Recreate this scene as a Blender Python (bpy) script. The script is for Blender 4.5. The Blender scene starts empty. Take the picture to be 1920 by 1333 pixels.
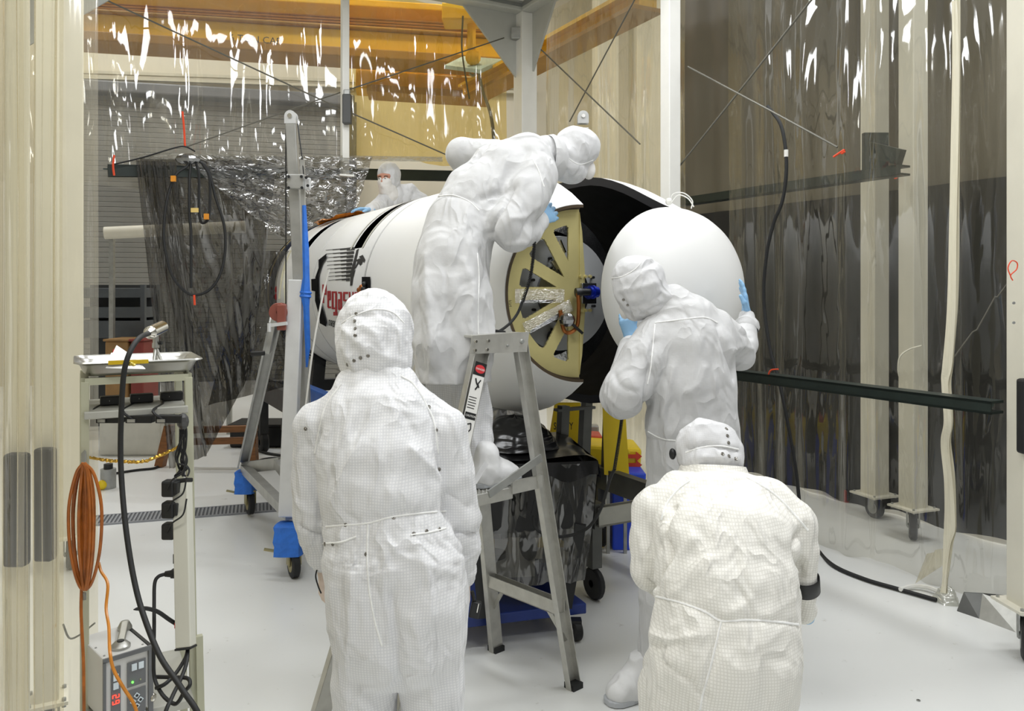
import bpy, bmesh, math, random
import numpy as np
from mathutils import Vector, Matrix, Quaternion
from mathutils.bvhtree import BVHTree

SC = bpy.context.scene
COL = SC.collection
PI = math.pi
F, HZ, H = 1500.0, 545.0, 1.63          # focal length in px, horizon row, eye height

# ---------------------------------------------------------------- camera
cam_d = bpy.data.cameras.new('camera')
cam = bpy.data.objects.new('camera', cam_d)
COL.objects.link(cam)
cam.location = (0, 0, H)
cam.rotation_euler = (PI / 2, 0, 0)
cam_d.sensor_width = 36.0
cam_d.lens = 36.0 * F / 1920.0
cam_d.shift_y = -(666.5 - HZ) / 1920.0
cam_d.clip_start = 0.05
cam_d.clip_end = 200
SC.camera = cam

# ---------------------------------------------------------------- view, world, lights
SC.view_settings.view_transform = 'Standard'
SC.view_settings.look = 'None'
SC.view_settings.gamma = 1.0
SC.view_settings.use_curve_mapping = False
SC.view_settings.exposure = 0.10
SC.cycles.use_denoising = True
SC.cycles.max_bounces = 10
SC.cycles.diffuse_bounces = 4
SC.cycles.glossy_bounces = 4
SC.cycles.transparent_max_bounces = 24
SC.cycles.transmission_bounces = 6
SC.cycles.sample_clamp_indirect = 6.0

W = bpy.data.worlds.new('world'); SC.world = W
W.use_nodes = True
W.node_tree.nodes['Background'].inputs[0].default_value = (1.0, 0.995, 0.98, 1)
W.node_tree.nodes['Background'].inputs[1].default_value = 0.30

def area(name, loc, sx, sy, power, rot=(0, 0, 0), col=(0.955, 0.978, 1.0)):
    l = bpy.data.lights.new(name, 'AREA'); l.shape = 'RECTANGLE'; l.size = sx; l.size_y = sy
    l.energy = power; l.color = col
    o = bpy.data.objects.new(name, l); COL.objects.link(o); o.location = loc; o.rotation_euler = rot
    return o
# tent ceiling lamps (rows of fluorescent troffers above the work area), then the hall's high bay lamps, the last an added fill for the outside posts
for i, (x, y) in enumerate([(-0.75, 0.5), (1.75, 0.5), (-1.1, 2.6), (1.35, 2.6), (-1.6, 4.8), (0.5, 4.8)]):
    area('ceiling_lamp', (x, y, 4.02), 1.3, 0.5, (44, 32, 34, 31, 24, 24)[i], (0, 0, 0.0))
for i, (x, y) in enumerate([(-6.5, 9.2), (-1.5, 9.2), (-6.5, 12), (-1.5, 12), (4.2, 9.5), (2.9, 4.0)]):
    area('high_bay_and_fill', (x, y, 8.2), 1.6, 0.6, (105, 105, 105, 105, 150, 130)[i], (0, 0, 0))

area('post_fill_light', (2.75, 3.5, 4.9), 1.3, 0.5, 42, (0, 0, 0))  # unseen fill light, added to brighten the cream posts outside the side curtain

# ---------------------------------------------------------------- helpers
def P(x, y, Y):
    """photograph pixel + distance -> point"""
    return Vector(((x - 960) / F * Y, Y, H - (y - HZ) / F * Y))
def FL(x, y):
    """photograph pixel of a spot on the floor -> point"""
    Y = F * H / (y - HZ)
    return Vector(((x - 960) / F * Y, Y, 0))
def lin(c):
    if isinstance(c, str):
        c = tuple(int(c[i:i + 2], 16) / 255 for i in (1, 3, 5))
    return tuple((v / 12.92 if v <= 0.04045 else ((v + 0.055) / 1.055) ** 2.4) for v in c)

class NT:
    def __init__(self, name):
        self.m = bpy.data.materials.new(name); self.m.use_nodes = True
        self.t = self.m.node_tree; self.t.nodes.clear()
        self.out = self.t.nodes.new('ShaderNodeOutputMaterial')
    def n(self, typ, **kw):
        nd = self.t.nodes.new('ShaderNode' + typ)
        for k, v in kw.items():
            if k.startswith('i_'):
                key = k[2:]; key = int(key) if key.isdigit() else key.replace('_', ' ')
                nd.inputs[key].default_value = v
            else: setattr(nd, k, v)
        return nd
    def l(self, a, ao, b, bi): self.t.links.new(a.outputs[ao], b.inputs[bi])

MATS = {}
def mat(name, color, rough=0.5, metal=0.0, var=0.06, scale=9.0, bump=0.0, bscale=60.0, spec=0.5, emit=None, stretch=(1, 1, 1), sheen=0.0):
    if name in MATS: return MATS[name]
    g = NT(name); c = lin(color)
    b = g.n('BsdfPrincipled'); b.inputs['Roughness'].default_value = rough; b.inputs['Metallic'].default_value = metal
    b.inputs['Specular IOR Level'].default_value = spec
    if sheen: b.inputs['Sheen Weight'].default_value = sheen
    tc = g.n('TexCoord'); mp = g.n('Mapping'); mp.inputs['Scale'].default_value = stretch; g.l(tc, 'Object', mp, 'Vector')
    nz = g.n('TexNoise', i_Scale=scale, i_Detail=4.0); g.l(mp, 'Vector', nz, 'Vector')
    rp = g.n('ValToRGB'); g.l(nz, 'Fac', rp, 'Fac')
    rp.color_ramp.elements[0].position = 0.3; rp.color_ramp.elements[1].position = 0.7
    rp.color_ramp.elements[0].color = tuple(max(0, v * (1 - var)) for v in c) + (1,)
    rp.color_ramp.elements[1].color = tuple(min(1, v * (1 + var)) for v in c) + (1,)
    g.l(rp, 'Color', b, 'Base Color')
    if bump:
        nb = g.n('TexNoise', i_Scale=bscale, i_Detail=3.0); g.l(mp, 'Vector', nb, 'Vector')
        bp = g.n('Bump', i_Strength=bump, i_Distance=0.01); g.l(nb, 'Fac', bp, 'Height'); g.l(bp, 'Normal', b, 'Normal')
    if emit:
        b.inputs['Emission Color'].default_value = c + (1,); b.inputs['Emission Strength'].default_value = emit
    g.l(b, 'BSDF', g.out, 'Surface')
    MATS[name] = g.m
    return g.m

def film(name, tint, haze, haze_col, gloss=0.05, rough=0.06, bump=0.35, sc=(9, 0.7), edge=0.5, hv=0.55):
    """clear vinyl sheet: mostly see-through, tinted, a little milky, with a wrinkled glossy skin"""
    if name in MATS: return MATS[name]
    g = NT(name)
    tr = g.n('BsdfTransparent'); tr.inputs[0].default_value = lin(tint) + (1,)
    df = g.n('BsdfDiffuse'); df.inputs[0].default_value = lin(haze_col) + (1,)
    tl = g.n('BsdfTranslucent'); tl.inputs[0].default_value = lin(haze_col) + (1,)
    hz = g.n('MixShader'); hz.inputs[0].default_value = 0.5; g.l(df, 0, hz, 1); g.l(tl, 0, hz, 2)
    uv = g.n('UVMap'); uv.uv_map = 'uv'
    mp = g.n('Mapping'); mp.inputs['Scale'].default_value = (sc[0], sc[1], 1); g.l(uv, 0, mp, 'Vector')
    nz = g.n('TexNoise', i_Scale=1.0, i_Detail=3.0, i_Roughness=0.45, i_Distortion=0.6); g.l(mp, 0, nz, 'Vector')
    bp = g.n('Bump', i_Strength=bump, i_Distance=0.06); g.l(nz, 'Fac', bp, 'Height')
    gl = g.n('BsdfGlossy'); gl.inputs['Roughness'].default_value = rough; gl.inputs['Color'].default_value = (1, 1, 1, 1)
    g.l(bp, 0, gl, 'Normal')
    mp2 = g.n('Mapping'); mp2.inputs['Scale'].default_value = (sc[0] * 2.2, sc[1] * 0.35, 1); mp2.inputs['Location'].default_value = (3.7, 1.1, 0); g.l(uv, 0, mp2, 'Vector')
    n2 = g.n('TexNoise', i_Scale=1.0, i_Detail=2.0); g.l(mp2, 0, n2, 'Vector')
    mr = g.n('MapRange'); mr.inputs['From Min'].default_value = 0.35; mr.inputs['From Max'].default_value = 0.75
    mr.inputs['To Min'].default_value = haze * (1 - hv); mr.inputs['To Max'].default_value = min(1, haze * (1 + hv * 1.3)); g.l(n2, 'Fac', mr, 'Value')
    m1 = g.n('MixShader'); g.l(mr, 'Result', m1, 0); g.l(tr, 0, m1, 1); g.l(hz, 0, m1, 2)
    lw = g.n('LayerWeight'); lw.inputs['Blend'].default_value = 0.25; g.l(bp, 0, lw, 'Normal')
    ma = g.n('MapRange'); ma.inputs['To Min'].default_value = gloss; ma.inputs['To Max'].default_value = edge; g.l(lw, 'Facing', ma, 'Value')
    m2 = g.n('MixShader'); g.l(ma, 'Result', m2, 0); g.l(m1, 0, m2, 1); g.l(gl, 0, m2, 2)
    g.l(m2, 0, g.out, 'Surface')
    MATS[name] = g.m
    return g.m

ORG = {}
def org(o): return ORG.get(o.name, Vector((0, 0, 0)))
def thing(name, label, cat, loc=(0, 0, 0), group=None, kind=None):
    o = bpy.data.objects.new(name, None); COL.objects.link(o)
    o.empty_display_size = 0.1
    o.location = loc; ORG[o.name] = Vector(loc)
    o['label'] = label; o['category'] = cat
    if group: o['group'] = group
    if kind: o['kind'] = kind
    return o
def tag(o, label=None, cat=None, group=None, kind=None):
    if label: o['label'] = label
    if cat: o['category'] = cat
    if group: o['group'] = group
    if kind: o['kind'] = kind
    return o

def frame(d, up=(0, 0, 1)):
    d = Vector(d).normalized(); up = Vector(up)
    s = d.cross(up)
    if s.length < 1e-4: s = d.cross(Vector((0, 1, 0)))
    s.normalize(); u = s.cross(d).normalized()
    return d, s, u

class MB:
    """collects simple shapes, in world coordinates, and links them as ONE mesh object"""
    def __init__(self): self.v = []; self.f = []; self.uv = None
    def add(self, vs, fs):
        b = len(self.v); self.v.extend(Vector(p) for p in vs); self.f.extend(tuple(b + i for i in f) for f in fs); return self
    def box(self, c, s, R=None):
        hx, hy, hz = (k / 2 for k in s); c = Vector(c)
        vs = []
        for i in range(8):
            p = Vector((hx if i & 1 else -hx, hy if i & 2 else -hy, hz if i & 4 else -hz))
            vs.append(c + (R @ p if R else p))
        return self.add(vs, [(0, 2, 3, 1), (4, 5, 7, 6), (0, 1, 5, 4), (2, 6, 7, 3), (0, 4, 6, 2), (1, 3, 7, 5)])
    def beam(self, a, b, w, h, up=(0, 0, 1), w2=None, h2=None):
        """box from a to b; w across, h along up"""
        a, b = Vector(a), Vector(b); d, s, u = frame(b - a, up); vs = []
        for p, ww, hh in ((a, w, h), (b, w2 or w, h2 or h)):
            for i, j in ((-1, -1), (1, -1), (1, 1), (-1, 1)): vs.append(p + s * (i * ww / 2) + u * (j * hh / 2))
        return self.add(vs, [(0, 1, 2, 3), (4, 7, 6, 5), (0, 4, 5, 1), (1, 5, 6, 2), (2, 6, 7, 3), (3, 7, 4, 0)])
    def channel(self, a, b, w, h, t, up=(0, 0, 1)):
        """U section: web on -up side"""
        a, b = Vector(a), Vector(b); d, s, u = frame(b - a, up)
        self.beam(a - u * (h / 2 - t / 2), b - u * (h / 2 - t / 2), w, t, up)
        for k in (-1, 1): self.beam(a + s * k * (w / 2 - t / 2), b + s * k * (w / 2 - t / 2), t, h, up)
        return self
    def cyl(self, a, b, r0, r1=None, n=16, caps=True):
        a, b = Vector(a), Vector(b); r1 = r0 if r1 is None else r1
        d, s, u = frame(b - a); vs = []
        for p, r in ((a, r0), (b, r1)):
            for i in range(n):
                t = 2 * PI * i / n; vs.append(p + s * (math.cos(t) * r) + u * (math.sin(t) * r))
        fs = [(i, (i + 1) % n, n + (i + 1) % n, n + i) for i in range(n)]
        if caps: fs += [tuple(range(n - 1, -1, -1)), tuple(range(n, 2 * n))]
        return self.add(vs, fs)
    def tube(self, pts, r, n=8, closed=False):
        pts = [Vector(p) for p in pts]; m = len(pts); vs = []; rr = r if hasattr(r, '__len__') else [r] * m
        up = Vector((0, 0, 1)); last = None
        for i, p in enumerate(pts):
            a = pts[i - 1] if i > 0 else (pts[-1] if closed else p); b = pts[(i + 1) % m] if (i < m - 1 or closed) else p
            d = (b - a).normalized()
            if last is None:
                s = d.cross(up)
                if s.length < 1e-3: s = d.cross(Vector((0, 1, 0)))
            else: s = last - d * last.dot(d)
            s.normalize(); last = s; u = s.cross(d)
            for k in range(n):
                t = 2 * PI * k / n; vs.append(p + s * (math.cos(t) * rr[i]) + u * (math.sin(t) * rr[i]))
        fs = []
        for i in range(m if closed else m - 1):
            j = (i + 1) % m
            for k in range(n): fs.append((i * n + k, i * n + (k + 1) % n, j * n + (k + 1) % n, j * n + k))
        if not closed: fs += [tuple(range(n - 1, -1, -1)), tuple((m - 1) * n + k for k in range(n))]
        return self.add(vs, fs)
    def ball(self, c, r, n=12, m=8, R=None):
        c = Vector(c); rx, ry, rz = (r, r, r) if not hasattr(r, '__len__') else r; vs = []; fs = []
        for j in range(m + 1):
            a = PI * j / m
            for i in range(n):
                t = 2 * PI * i / n; p = Vector((rx * math.sin(a) * math.cos(t), ry * math.sin(a) * math.sin(t), rz * math.cos(a)))
                vs.append(c + (R @ p if R else p))
        for j in range(m):
            for i in range(n): fs.append((j * n + i, (j + 1) * n + i, (j + 1) * n + (i + 1) % n, j * n + (i + 1) % n))
        return self.add(vs, fs)
    def lathe(self, o, d, prof, n=24, a0=0.0, a1=2 * PI, side=None):
        """prof: (along, radius) list round axis d through o"""
        o = Vector(o); d, s, u = frame(d)
        full = abs(a1 - a0 - 2 * PI) < 1e-6; k = n if full else n + 1; vs = []; fs = []
        for (t, r) in prof:
            for i in range(k):
                a = a0 + (a1 - a0) * i / n; vs.append(o + d * t + s * (math.cos(a) * r) + u * (math.sin(a) * r))
        for j in range(len(prof) - 1):
            for i in range(n): fs.append((j * k + i, j * k + (i + 1) % k, (j + 1) * k + (i + 1) % k, (j + 1) * k + i))
        return self.add(vs, fs)
    def prism(self, pts, off):
        """flat polygon pts (3-D) pushed by off"""
        pts = [Vector(p) for p in pts]; n = len(pts); off = Vector(off)
        return self.add(pts + [p + off for p in pts], [tuple(range(n - 1, -1, -1)), tuple(range(n, 2 * n))] + [(i, (i + 1) % n, n + (i + 1) % n, n + i) for i in range(n)])
    def grid(self, rows):
        nu = len(rows[0]); vs = [p for r in rows for p in r]
        return self.add(vs, [(j * nu + i, j * nu + i + 1, (j + 1) * nu + i + 1, (j + 1) * nu + i) for j in range(len(rows) - 1) for i in range(nu - 1)])
    def build(self, name, m, parent=None, smooth=False, bevel=0.0, fix=True, uvs=None):
        me = bpy.data.meshes.new(name)
        off = org(parent) if parent is not None else Vector((0, 0, 0))
        me.from_pydata([tuple(p - off) for p in self.v], [], self.f)
        if uvs is not None:
            l = me.uv_layers.new(name='uv')
            idx = np.empty(len(me.loops), dtype=np.int32); me.loops.foreach_get('vertex_index', idx)
            l.data.foreach_set('uv', np.asarray(uvs, dtype=np.float32)[idx].ravel())
        if fix:
            bm = bmesh.new(); bm.from_mesh(me); bmesh.ops.recalc_face_normals(bm, faces=bm.faces); bm.to_mesh(me); bm.free()
        if smooth:
            me.shade_smooth()
            if smooth != 'all':
                try: me.set_sharp_from_angle(angle=math.radians(40))
                except Exception: pass
        me.materials.append(m)
        o = bpy.data.objects.new(name, me); COL.objects.link(o)
        if parent is not None:
            o.parent = parent; ORG[o.name] = off
        if bevel:
            b = o.modifiers.new('bevel', 'BEVEL'); b.width = bevel; b.segments = 2; b.limit_method = 'ANGLE'; b.angle_limit = math.radians(40)
            b.harden_normals = False
        return o

def spline(pts, n=10):
    """Catmull-Rom through pts"""
    pts = [Vector(p) for p in pts]; q = [pts[0] * 2 - pts[1]] + pts + [pts[-1] * 2 - pts[-2]]; out = []
    for i in range(1, len(q) - 2):
        a, b, c, d = q[i - 1:i + 3]
        for k in range(n):
            t = k / n
            out.append(0.5 * ((2 * b) + (c - a) * t + (2 * a - 5 * b + 4 * c - d) * t * t + (-a + 3 * b - 3 * c + d) * t ** 3))
    out.append(pts[-1]); return out
def helix(pts, turns, R, n=10):
    """coil of radius R wound along the polyline pts"""
    pts = [Vector(p) for p in pts]; L = [0]
    for a, b in zip(pts, pts[1:]): L.append(L[-1] + (b - a).length)
    out = []; N = int(turns * n)
    for i in range(N + 1):
        s = L[-1] * i / N; k = max(j for j in range(len(L) - 1) if L[j] <= s + 1e-9)
        f = (s - L[k]) / max(1e-9, L[k + 1] - L[k]); p = pts[k].lerp(pts[k + 1], f); d, sd, u = frame(pts[k + 1] - pts[k])
        a = 2 * PI * i / n; out.append(p + sd * math.cos(a) * R + u * math.sin(a) * R)
    return out
def copy_tree(o, label=None, loc=None, parent=None, group=None):
    c = o.copy(); COL.objects.link(c)
    if parent is not None: c.parent = parent
    if label: c['label'] = label
    if group: c['group'] = group
    if loc is not None: c.location = loc
    for ch in [x for x in COL.objects if x.parent == o]: copy_tree(ch, parent=c)
    return c

def text_mesh(body, size, m, name, origin, right, up, parent=None, depth=0.001, bold=0.0, align='LEFT', tall=1.0):
    """lettering as a thin mesh: baseline at origin, running along right"""
    cu = bpy.data.curves.new('lettering', 'FONT'); cu.body = body; cu.size = size; cu.extrude = depth; cu.offset = bold; cu.align_x = align
    cu.resolution_u = 2
    ob = bpy.data.objects.new('lettering', cu); COL.objects.link(ob)
    dg = bpy.context.evaluated_depsgraph_get(); ev = ob.evaluated_get(dg); me = bpy.data.meshes.new_from_object(ev)
    bpy.data.objects.remove(ob)
    r = Vector(right).normalized(); u = Vector(up).normalized(); n = r.cross(u)
    off = org(parent) if parent is not None else Vector((0, 0, 0)); origin = Vector(origin)
    for v in me.vertices:
        c = v.co.copy(); v.co = origin - off + r * c.x + u * (c.y * tall) + n * c.z
    me.materials.clear(); me.materials.append(m)
    o = bpy.data.objects.new(name, me); COL.objects.link(o)
    if parent is not None: o.parent = parent; ORG[o.name] = off
    return o
# ================================================================ SETTING
DP = Vector((-0.48, 0.877, 0)).normalized()      # along the rocket, away from the camera; the tent's long direction
NN = Vector((-DP.y * -1, -DP.x, 0)).normalized() # across, away from the camera
ZZ = Vector((0, 0, 1))
R0 = Vector((2.22, 3.54, 0))
def RW(s, z=0, off=0): return R0 + DP * s + NN * off + ZZ * z      # tent right wall
CORN = RW(4.37)
def BWL(k, z=0, off=0): return CORN - NN * k + DP * off + ZZ * z    # tent back wall, k metres left of its right corner
B0 = Vector((-3.2, 15.0, 0)); BD = Vector((0.97, 0.243, 0)).normalized(); BN = Vector((-BD.y, BD.x, 0))
def HB(k, z=0, off=0): return B0 + BD * k + BN * off + ZZ * z       # hall back wall
def on_plane(x, y, o, n):
    r = Vector(((x - 960) / F, 1, -(y - HZ) / F)); c = Vector((0, 0, H)); o = Vector(o); n = Vector(n)
    return c + r * ((o - c).dot(n) / r.dot(n))
def on_right(x, y, off=0): return on_plane(x, y, RW(0, 0, off), NN)
def on_back(x, y, off=0): return on_plane(x, y, BWL(0, 0, off), DP)
def on_hall(x, y, off=0): return on_plane(x, y, HB(0, 0, off), BN)

M_cream = mat('painted_cream', '#e3decd', 0.55, var=0.03, bump=0.03)
M_postc = mat('post_paint', '#dedaca', 0.42, var=0.04, scale=5, bump=0.03)
M_white = mat('white_paint', '#e9e8e2', 0.4, var=0.02)
M_steel = mat('brushed_steel', '#b7b7b2', 0.38, 0.9, var=0.08, scale=30, stretch=(1, 1, 0.1))
M_alu = mat('aluminium', '#c3c2bc', 0.42, 0.75, var=0.08, scale=24, bump=0.05)
M_galv = mat('galvanised', '#a8a9a6', 0.45, 0.7, var=0.12, scale=20)
M_black = mat('black_plastic', '#1b1c1d', 0.45, var=0.2)
M_rubber = mat('black_rubber', '#191a1b', 0.6, var=0.25, bump=0.06)
M_rail = mat('dark_green_rail', '#27302c', 0.4, 0.2, var=0.15)
M_chrome = mat('chrome', '#d6d4ce', 0.14, 1.0, var=0.02)
M_red = mat('red_tie', '#e8502c', 0.5, var=0.05)
M_blue = mat('blue_tape', '#2a6fd0', 0.55, var=0.12, scale=25, bump=0.2)
M_yellow = mat('crane_yellow', '#eebc2c', 0.5, var=0.06, scale=3)
M_orange = mat('rib_orange', '#dba658', 0.6, var=0.08, scale=3)
M_brown = mat('amber_brown', '#a87a2c', 0.6, var=0.1, scale=3)

# ---- floor (epoxy), with its joints and scuffs as colour only
g = NT('epoxy_floor')
b = g.n('BsdfPrincipled'); b.inputs['Roughness'].default_value = 0.32
tc = g.n('TexCoord'); nz = g.n('TexNoise', i_Scale=1.1, i_Detail=6.0); g.l(tc, 'Object', nz, 'Vector')
n2 = g.n('TexNoise', i_Scale=14.0, i_Detail=6.0, i_Roughness=0.7); g.l(tc, 'Object', n2, 'Vector')
r1 = g.n('ValToRGB'); g.l(nz, 'Fac', r1, 'Fac'); r1.color_ramp.elements[0].color = lin('#dedfdc') + (1,); r1.color_ramp.elements[1].color = lin('#e9eae8') + (1,)
r2 = g.n('ValToRGB'); g.l(n2, 'Fac', r2, 'Fac'); r2.color_ramp.elements[0].position = 0.26; r2.color_ramp.elements[1].position = 0.36
r2.color_ramp.elements[0].color = (0.62, 0.60, 0.54, 1); r2.color_ramp.elements[1].color = (1, 1, 1, 1)
mx = g.n('MixRGB', blend_type='MULTIPLY'); mx.inputs[0].default_value = 1.0; g.l(r1, 0, mx, 1); g.l(r2, 0, mx, 2)
g.l(mx, 0, b, 'Base Color')
bp = g.n('Bump', i_Strength=0.04, i_Distance=0.02); g.l(n2, 'Fac', bp, 'Height'); g.l(bp, 0, b, 'Normal')
g.l(b, 0, g.out, 0); M_floor = g.m
tag(MB().box((-1, 8, -0.05), (26, 26, 0.1)).build('floor', M_floor), 'pale grey epoxy hall floor', None, kind='structure')

# ---- hall: back wall with roll-up door, side walls, roof
M_hall = mat('hall_wall', '#ddd6c2', 0.7, var=0.03, scale=2)
wall = tag(MB().box(HB(0, 4.5, 0.15), (26, 0.3, 9), Matrix.Rotation(math.atan2(BD.y, BD.x), 3, 'Z')).build('wall_back', M_hall), kind='structure')
RB = Matrix.Rotation(math.atan2(BD.y, BD.x), 3, 'Z')
tag(MB().box((-11, 7, 4.5), (0.3, 24, 9)).build('wall_left', M_hall), kind='structure')
tag(MB().box(RW(2, 4.5, 6.0), (0.3, 26, 9), Matrix.Rotation(math.atan2(-DP.x, DP.y), 3, 'Z')).build('wall_right', M_hall), kind='structure')
tag(MB().box((-1, 10, 9.1), (26, 22, 0.2)).build('ceiling', mat('hall_roof', '#c9c4b6', 0.8)), kind='structure')
# roll-up door: every curtain slat one part
M_door = mat('door_grey', '#8b8a84', 0.5, 0.3, var=0.06, scale=4)
M_hood = mat('door_hood', '#6f7072', 0.5, 0.2, var=0.05)
kL = (on_hall(150, 300) - HB(0)).dot(BD); kR = (on_hall(648, 300) - HB(0)).dot(BD)
zt = on_hall(400, 182).z
door = thing('roll_up_door', 'wide grey roll-up door of horizontal slats in the cream hall wall', 'door', HB((kL + kR) / 2, 0))
MB().box(HB((kL + kR) / 2, zt + 0.0, -0.2), (kR - kL + 0.3, 0.4, 0.2), RB).build('door_hood', M_hood, door, bevel=0.03)
for k in (kL - 0.1, kR + 0.1): MB().box(HB(k, zt / 2, -0.12), (0.18, 0.22, zt), RB).build('guide_rail', M_hood, door)
ns = 58; sh = zt / ns
sl = MB().box(HB((kL + kR) / 2, sh / 2, -0.06), (kR - kL, 0.05, sh * 0.95), RB).build('slat', M_door, door, bevel=0.006)
for i in range(1, ns):
    c = sl.copy(); COL.objects.link(c); c.location = ZZ * sh * i
# trims under the cream band
M_trim = mat('trim_cream', '#cfc8b2', 0.6)
for q, yy in enumerate((150, 160)):
    a = on_hall(150, yy - 15, -0.1); bb = on_hall(1000, yy + 14, -0.1); tag(MB().beam(a, bb, 0.08, 0.05).build('trim_%d' % (q + 1), M_trim), kind='structure')
# right hall columns seen between the tent posts
for q, (x, w) in enumerate(((1135, 42), (1212, 56))):
    p = on_hall(x, 200, -2.2); ww = w / F * p.y
    tag(MB().box((p.x, p.y, 4.4), (ww, ww * 0.8, 8.8), RB).build('column_%d' % (q + 1), M_cream, bevel=0.02), kind='structure')

# ---- bridge crane
cr = thing('bridge_crane', 'yellow overhead bridge crane girder with brown ribbed walkway side', 'crane', P(560, 90, 11.0))
def gp(x, y, Y): return P(x, y, Y)
def girder(x0, y0, x1, y1, Y0, Y1, hpx, depth, name, m, par):
    a, b2 = P(x0, y0 + hpx / 2, Y0), P(x1, y1 + hpx / 2, Y1)
    return MB().beam(a, b2, depth, hpx / F * (Y0 + Y1) / 2).build(name, m, par, bevel=0.015)
girder(100, 32, 965, 85, 10.6, 11.6, 38, 0.5, 'girder', M_yellow, cr)
girder(100, 66, 965, 120, 10.55, 11.55, 17, 0.62, 'lower_flange', M_brown, cr)
girder(100, 24, 965, 78, 10.55, 11.55, 5, 0.56, 'upper_flange', M_brown, cr)
girder(100, -24, 975, 27, 11.0, 12.0, 13, 0.5, 'top_rail', M_yellow, cr)
for i in range(8):
    girder(100, -12 + i * 5.2, 970, 40 + i * 5.2, 11.3, 12.3, 3.9, 0.08, 'slat', M_orange, cr)
MB().beam(P(100, 5, 11.6), P(970, 58, 12.6), 0.04, 0.42).build('walkway_back', mat('rib_backing', '#b98a4c', 0.6), cr)  # flat orange-brown backing behind the slats
ta = P(430, 76, 10.28); tb = P(494, 81, 10.36)
text_mesh('6 TON CAP', 0.125, mat('stencil', '#3d3320', 0.6), 'lettering', ta, tb - ta, ZZ, cr)
# end carriage, hook block and platform
ec = thing('crane_end_carriage', 'yellow crane end carriage beam beyond the amber curtain', 'crane', P(760, 160, 11.8))
MB().beam(P(668, 155, 12.0), P(915, 172, 12.3), 0.5, 0.27).build('carriage_beam', M_yellow, ec, bevel=0.015)
MB().beam(P(690, 173, 11.9), P(915, 187, 12.1), 0.56, 0.1).build('lower_flange', M_brown, ec)
for x in (690, 712, 775, 815, 860): MB().beam(P(x, 128, 12.0), P(x + 1, 148, 12.0), 0.08, 0.08).build('railing_post', M_yellow, ec)
MB().beam(P(668, 130, 12.0), P(915, 140, 12.2), 0.06, 0.06).build('handrail', M_yellow, ec)
rb = thing('runway_beam', 'orange-yellow crane runway beam climbing behind the corner post', 'beam', P(1040, 95, 9.2))
MB().beam(P(880, 178, 11.3), P(1215, 0, 7.5), 0.2, 0.16).build('web', M_yellow, rb)
MB().beam(P(880, 190, 11.2), P(1215, 16, 7.45), 0.34, 0.04).build('lower_flange', M_brown, rb)
MB().beam(P(880, 164, 11.2), P(1215, -16, 7.45), 0.34, 0.04).build('upper_flange', M_yellow, rb)
hk = thing('crane_hook', 'yellow hoist block with grey hook above a blue platform', 'hook', P(887, 105, 10.2))
MB().cyl(P(884, 20, 10.2), P(884, 92, 10.2), 0.055, n=10).build('hoist_chain', M_yellow, hk)
MB().cyl(P(876, 108, 10.2), P(898, 108, 10.2), 0.075, n=16).ball(P(887, 108, 10.2), (0.1, 0.08, 0.1)).build('block', M_yellow, hk, True)
hp = [P(887, 122, 10.2), P(887, 130, 10.2), P(892, 136, 10.2), P(887, 142, 10.2), P(880, 138, 10.2)]
MB().tube(spline(hp, 4), 0.018, 6).build('hook', M_galv, hk, True)
MB().box(P(930, 30, 10.2) - Vector((0.4, 0, 0)), (0.55, 0.4, 0.22)).build('trolley', M_yellow, hk, bevel=0.02)
bpf = MB().prism([P(834, 129, 10.5), P(900, 138, 9.9), P(943, 118, 10.3), P(868, 112, 11.0)], (0, 0, 0.05)).build('hanging_platform', mat('pale_blue', '#9dbbe0', 0.5))
tag(bpf, 'pale blue square plate hanging under the yellow hoist block', 'platform')
for x0, y0, x1, y1 in ((868, 40, 878, 182), (900, 140, 925, 270)):
    pass

# ---- hanging cables beyond amber curtain
cbl = MB().tube(spline([P(868, 30, 10.0), P(866, 90, 10), P(874, 150, 10), P(880, 185, 9.9)], 6), 0.012, 6).build('hoist_cable', M_rubber, smooth=True)
tag(cbl, 'thin dark cable hanging from the crane behind the amber curtain', 'cable')
cbl = MB().tube(spline([P(896, 128, 10.1), P(905, 170, 9.6), P(920, 215, 9.2), P(926, 275, 9.0), P(926, 420, 9.0), FL(926, 818)], 6), 0.02, 6).build('hoist_cable', M_rubber, smooth=True)
tag(cbl, 'thick dark cable dropping from the blue hanging plate to the floor', 'cable')

# ================================================================ TENT FRAME
# top beams
tp = thing('tent_top_frame', 'pale grey tent roof frame with light panels above the corner post', 'frame', BWL(0, 4.0))
M_tgrey = mat('frame_grey', '#b9bab4', 0.5, var=0.03)
M_tdark = mat('frame_seam', '#7d7f7c', 0.5)
ZT = on_back(985, 32).z + 0.02
MB().beam(BWL(4.2, ZT + 0.14), BWL(-0.1, ZT + 0.14), 0.16, 0.28).build('back_beam', M_tgrey, tp, bevel=0.01)
MB().beam(BWL(4.2, ZT + 0.05, -0.085), BWL(-0.1, ZT + 0.05, -0.085), 0.012, 0.03).build('back_beam_seam', M_tdark, tp)
MB().beam(BWL(4.2, ZT + 0.2, -0.085), BWL(-0.1, ZT + 0.2, -0.085), 0.012, 0.02).build('back_beam_seam', M_tdark, tp)
MB().beam(RW(-2.5, ZT + 0.14), RW(4.4, ZT + 0.14), 0.16, 0.28).build('side_beam', M_tgrey, tp, bevel=0.01)
MB().beam(RW(-2.5, ZT + 0.05, -0.085), RW(4.4, ZT + 0.05, -0.085), 0.012, 0.03).build('side_beam_seam', M_tdark, tp)
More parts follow.
